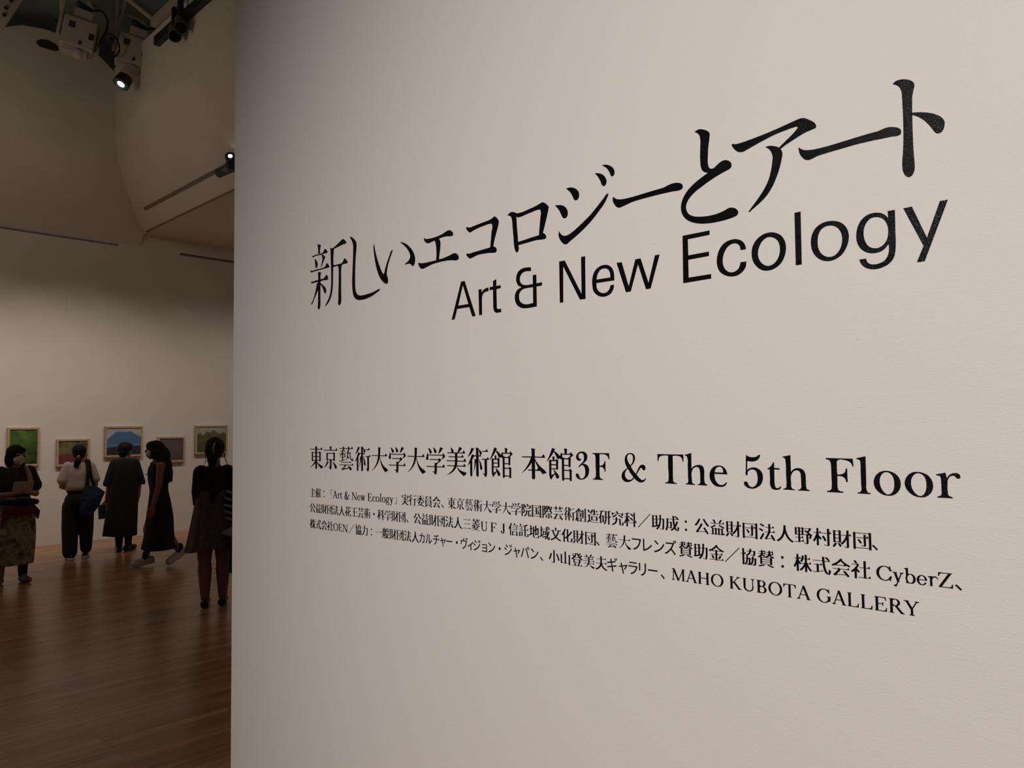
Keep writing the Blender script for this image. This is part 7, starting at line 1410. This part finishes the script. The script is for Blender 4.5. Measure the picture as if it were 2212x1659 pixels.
VENUE_LATIN = [
 '-10558,16074c -10568,16044 -10606,16034 -10652,16038 -10689,16071 -10697,16122 -10668,16177 -10611,16217 -10536,16234 -10462,16223 -10408,16187 -10386,16127 -10402,16062 -10449,16011 -10514,15971c -10441,15965 -10378,15927 -10348,15871 -10350,15792 -10373,15727 -10430,15671 -10504,15636 -10578,15628 -10652,15642 -10698,15680 -10716,15715 -10702,15748 -10668,15756 -10635,15740 -10617,15697 -10592,15659 -10540,15652 -10494,15673 -10461,15717 -10449,15782 -10453,15853 -10479,15910 -10524,15940 -10571,15929 -10605,15899 -10618,15892 -10631,15909 -10599,15943 -10529,15995 -10485,16053 -10478,16111 -10491,16168 -10528,16197 -10580,16193 -10621,16166 -10632,16123 -10614,16087 -10586,16077',
 '-10249,16205c -10020,16207c -9805,16207c -9794,16082c -9815,16079c -9837,16130 -9880,16164 -9950,16183 -10056,16182c -10062,15941c -9991,15951 -9946,15987 -9925,16040c -9904,16040c -9906,15820c -9929,15821c -9940,15868 -9983,15906 -10062,15917c -10063,15752 -10057,15696 -10024,15669 -9975,15660c -9977,15643c -10105,15642 -10248,15642c -10244,15659c -10203,15669 -10171,15699 -10163,15749 -10165,15947 -10165,16103 -10173,16152 -10199,16180 -10248,16189c',
 '-8890,15718c -8919,15677 -8968,15639 -9033,15631 -9114,15656 -9181,15707c -9246,15655 -9329,15627 -9405,15629 -9463,15663 -9492,15716 -9485,15785 -9441,15849 -9347,15910c -9387,15980 -9407,16062 -9391,16145 -9339,16201 -9272,16219 -9198,16206 -9155,16156 -9155,16088 -9186,16019 -9258,15950c -9223,15889 -9138,15800c -9100,15866 -9057,15941 -9007,15983 -8967,15990 -8919,15972 -8901,15932 -8908,15899 -8938,15876 -8970,15886 -8990,15920 -9017,15922 -9046,15888 -9122,15784c -9047,15713 -8991,15681 -8951,15685 -8905,15722c#-9267,15970c -9228,16012 -9207,16067 -9203,16135 -9223,16182 -9273,16198 -9323,16180 -9346,16132 -9338,16071 -9311,16017#-9336,15897c -9382,15855 -9409,15795 -9402,15733 -9361,15687 -9295,15673 -9236,15692 -9199,15727c -9258,15793',
 '-8611,16209c -8309,16207c -8023,16208c -8021,16069c -8039,16066c -8053,16124 -8084,16162 -8144,16180 -8261,16181c -8263,15970 -8265,15748 -8260,15683 -8234,15659 -8181,15650c -8183,15633c -8310,15636 -8451,15636c -8447,15654c -8401,15662 -8373,15685 -8365,15745 -8369,15967 -8366,16183c -8479,16181 -8541,16167 -8573,16140 -8591,16071c -8610,16071c',
 '-7986,16206c -7920,16220 -7846,16242c -7850,15942c -7810,15982 -7736,16012 -7664,16017 -7608,15994 -7581,15938 -7578,15837 -7577,15711 -7561,15668 -7522,15650c -7522,15633c -7619,15634 -7726,15634c -7723,15649c -7689,15656 -7671,15682 -7666,15758 -7668,15884 -7681,15947 -7716,15974 -7766,15973 -7818,15937 -7846,15879 -7846,15726 -7841,15675 -7819,15655 -7783,15649c -7784,15633c -7878,15635 -7988,15637c -7986,15650c -7951,15660 -7932,15684 -7930,15774 -7930,15979 -7934,16145 -7947,16177 -7985,16188c',
 '-7097,15857c -7362,15860c -7360,15783 -7328,15710 -7267,15662 -7212,15659 -7164,15677 -7124,15712c -7109,15698c -7144,15653 -7199,15626 -7261,15621 -7344,15634 -7412,15681 -7455,15748 -7466,15829 -7447,15911 -7396,15975 -7325,16011 -7256,16018 -7188,16000 -7135,15952 -7109,15897#-7357,15889c -7184,15886c -7186,15938 -7209,15980 -7263,15995 -7312,15978 -7346,15933',
 '-6712,16224c -6680,16200 -6629,16186 -6564,16185 -6512,16197 -6467,16228 -6448,16225 -6451,16193 -6475,16156 -6515,16125 -6567,16108 -6618,16105 -6696,16112c -6704,15946c -6668,15977 -6609,15997 -6557,16001 -6494,15982 -6432,15931 -6406,15866 -6409,15789 -6439,15710 -6505,15654 -6583,15622 -6647,15619 -6718,15638 -6763,15678 -6775,15714 -6754,15739 -6728,15742 -6702,15725 -6684,15682 -6646,15651 -6608,15646 -6562,15669 -6522,15718 -6507,15779 -6508,15862 -6534,15933 -6578,15962 -6623,15961 -6669,15941 -6696,15904 -6700,15862 -6718,15853 -6733,15867 -6731,15927 -6724,16048 -6721,16170',
 '-6188,16103c -6187,16003c -6090,15999c -6091,15973c -6187,15976c -6189,15850 -6188,15721 -6180,15674 -6160,15652 -6123,15653 -6079,15684c -6067,15673c -6093,15637 -6142,15620 -6198,15620 -6247,15642 -6270,15694 -6272,15823 -6273,15972c -6314,15976c -6313,15990c -6265,16018 -6226,16061 -6207,16099c',
 '-6033,16204c -5963,16217 -5884,16234c -5886,15940c -5851,15980 -5790,16008 -5719,16007 -5661,15978 -5634,15927 -5626,15824 -5624,15699 -5614,15660 -5566,15643c -5568,15627c -5662,15627 -5770,15627c -5767,15641c -5732,15651 -5714,15672 -5710,15741 -5712,15867 -5722,15936 -5756,15969 -5804,15970 -5852,15937 -5884,15878 -5888,15745 -5885,15676 -5868,15651 -5827,15642c -5828,15626c -5923,15630 -6035,15629c -6034,15643c -6001,15653 -5979,15671 -5973,15718 -5974,15893 -5976,16114 -5983,16160 -6001,16183 -6032,16191c',
 '-5270,16196c -5046,16193c -4831,16192c -4819,16066c -4835,16062c -4858,16113 -4905,16150 -4970,16167 -5058,16169 -5086,16148 -5091,16090 -5091,15924c -5033,15928 -4983,15949 -4957,15978 -4948,16028c -4925,16028c -4925,15918 -4924,15806c -4947,15805c -4960,15851 -4991,15885 -5034,15898 -5089,15900c -5091,15790 -5090,15702 -5076,15664 -5043,15649 -5000,15645c -5001,15624c -5143,15626 -5270,15625c -5269,15644c -5226,15653 -5197,15675 -5189,15720 -5187,15898 -5188,16054 -5193,16116 -5219,16160 -5270,16173c',
 '-4770,16202c -4699,16218 -4625,16234c -4626,16026 -4628,15810 -4627,15691 -4610,15654 -4566,15640c -4566,15624c -4669,15626 -4772,15626c -4769,15643c -4731,15653 -4711,15676 -4710,15763 -4710,15991 -4710,16122 -4717,16165 -4743,16181 -4770,16186c',
 '-4513,15814 -4497,15890 -4454,15956 -4385,15999 -4314,16009 -4234,15995 -4160,15950 -4118,15888 -4105,15810 -4119,15736 -4161,15671 -4228,15625 -4298,15614 -4379,15628 -4449,15673 -4498,15740#-4420,15840 -4404,15915 -4371,15964 -4325,15987 -4279,15981 -4236,15947 -4208,15885 -4201,15806 -4209,15732 -4236,15672 -4277,15639 -4318,15637 -4357,15666 -4396,15723 -4416,15786',
 '-4047,15818 -4029,15897 -3983,15961 -3918,16000 -3850,16007 -3774,15994 -3700,15950 -3654,15880 -3640,15804 -3655,15727 -3698,15664 -3760,15624 -3832,15615 -3913,15632 -3984,15680 -4030,15745#-3953,15848 -3936,15916 -3900,15964 -3851,15987 -3804,15976 -3762,15938 -3739,15877 -3735,15800 -3745,15728 -3773,15670 -3812,15639 -3850,15640 -3892,15669 -3934,15729 -3952,15791',
 '-3591,15980c -3531,15992 -3461,16009c -3446,15924c -3417,15970 -3366,16000 -3316,16006 -3276,15990 -3262,15961 -3264,15936 -3288,15921 -3314,15929 -3340,15958 -3367,15964 -3404,15946 -3433,15899 -3440,15838 -3441,15717 -3433,15667 -3411,15650 -3378,15642c -3379,15623c -3472,15625 -3588,15624c -3585,15643c -3553,15651 -3532,15672 -3527,15733 -3527,15855 -3529,15916 -3542,15951 -3591,15963c']
VZ = PART - 0.0006      # face of the vinyl


def smooth_loop(txt):
    """control points in tenths of a millimetre; 'c' marks a corner, the rest is a smooth curve"""
    P = []
    for tok in txt.split():
        k = tok.endswith('c')
        x, z = tok.rstrip('c').split(',')
        P.append((int(x) / 1e4, int(z) / 1e4, k))
    n = len(P)
    out = []
    for i in range(n):
        p0, p1, p2, p3 = P[i - 1], P[i], P[(i + 1) % n], P[(i + 2) % n]
        out.append((p1[0], p1[1]))
        if p1[2] and p2[2]:
            continue
        d = math.hypot(p2[0] - p1[0], p2[1] - p1[1])

        def tan(a, b, c):
            la = math.hypot(b[0] - a[0], b[1] - a[1]) or 1e-9
            lc = math.hypot(c[0] - b[0], c[1] - b[1]) or 1e-9
            v = [((b[q] - a[q]) / la * lc + (c[q] - b[q]) / lc * la) / (la + lc) for q in (0, 1)]
            return v
        m1 = [(p2[q] - p1[q]) / d for q in (0, 1)] if p1[2] else tan(p0, p1, p2)
        m2 = [(p2[q] - p1[q]) / d for q in (0, 1)] if p2[2] else tan(p1, p2, p3)
        for k in range(1, 6):
            t = k / 6
            h1, h2, h3, h4 = 2 * t ** 3 - 3 * t * t + 1, t ** 3 - 2 * t * t + t, -2 * t ** 3 + 3 * t * t, t ** 3 - t * t
            out.append(tuple(h1 * p1[q] + h2 * d * m1[q] + h3 * p2[q] + h4 * d * m2[q] for q in (0, 1)))
    return out


def area(P):
    return sum(P[i - 1][0] * P[i][1] - P[i][0] * P[i - 1][1] for i in range(len(P))) / 2


def inside(p, P):
    r = False
    for i in range(len(P)):
        (x1, y1), (x2, y2) = P[i - 1], P[i]
        if (y1 > p[1]) != (y2 > p[1]) and p[0] < (x2 - x1) * (p[1] - y1) / (y2 - y1) + x1:
            r = not r
    return r


def cut_vinyl(shapes, origin):
    """shapes: lists of loops (outer first, then holes) in wall metres -> verts and faces of the cut film"""
    V, F = [], []
    for loops in shapes:
        pts = [[Vector((x, z, 0)) for x, z in L] for L in loops]
        flat = [q for L in pts for q in L]
        base = len(V)
        for q in flat:
            V.append((q.x - origin[0], VZ - PART, q.y - origin[1]))
        for t in tessellate_polygon(pts):
            a, b, c = (flat[i] for i in t)
            if abs((b - a).cross(c - a).z) > 1e-12:
                F.append(tuple(base + i for i in (t if (b - a).cross(c - a).z > 0 else reversed(t))))
        m = len(flat)
        for q in flat:
            V.append((q.x - origin[0], 0.0, q.y - origin[1]))
        s = base
        for L in loops:
            n = len(L)
            for i in range(n):
                j = (i + 1) % n
                F.append((s + i, s + j, s + j + m, s + i + m))
            s += n
    return V, F


def nest(loops):
    """group loops into outers with their holes"""
    loops = [L for L in loops if len(L) > 2 and abs(area(L)) > 1e-10]
    dep = [sum(inside(L[0], K) for K in loops if K is not L) for L in loops]
    shapes = []
    for L, d in zip(loops, dep):
        if d % 2 == 0:
            shapes.append([L] + [K for K, e in zip(loops, dep) if e == d + 1 and inside(K[0], L)])
    return shapes


def letter(name, shapes, root, o):
    V, F = cut_vinyl(shapes, o)
    me = bpy.data.meshes.new(name)
    me.from_pydata(V, [], F)
    me.update()
    return link(name, me, M['vinyl'], root)


def lettering(name, label, org):
    return thing(name, label, 'lettering', (org[0], PART, org[1]))


def traced(root, org, data, name):
    for txt in data:
        letter(name, [[smooth_loop(c) for c in piece.split('#')] for piece in txt.split('/')], root, org)


GL = {}


def glyph(k):
    if k not in GL:
        GL[k] = [[tuple(int(v) for v in p.split(',')) for p in c.split()] for c in GLYPHS[k].split('#')]
    return GL[k]


def typeset(root, org, rows):
    for k, x, z, sx, sy in rows:
        loops = [[((x + px * sx / 1000) / 1e4, (z + py * sy / 1000) / 1e4) for px, py in c] for c in glyph(k)]
        letter('letter' if k[0] == 'L' else 'character', nest(loops), root, org)


org = (-1.2, 2.1)
t = lettering('title_lettering', 'large black brush-style Japanese exhibition title across the upper partition', org)
traced(t, org, TITLE, 'character')
org = (-0.9, 1.98)
t = lettering('subtitle_lettering', 'black sans-serif English subtitle line directly under the large Japanese title', org)
traced(t, org, SUBTITLE, 'letter')
org = (-1.2, 1.57)
t = lettering('venue_lettering', 'bold black serif line in the middle of the partition, naming the venue and its floor', org)
typeset(t, org, VENUE_KANJI)
traced(t, org, VENUE_LATIN, 'letter')
G_ = 'small credit lines at the bottom of the partition text'
for rows, z, lab in ((CREDIT_HOSTS, 1.47, 'small black credit line directly under the bold venue line, naming the hosts'),
                     (CREDIT_SUPPORT, 1.43, 'middle one of the three small black credit lines, ending in a Latin company name'),
                     (CREDIT_PARTNERS, 1.38, 'lowest small black credit line, ending in capital letters')):
    org = (-1.2, z)
    t = lettering('credit_lettering', lab, org)
    t['group'] = G_
    typeset(t, org, rows)
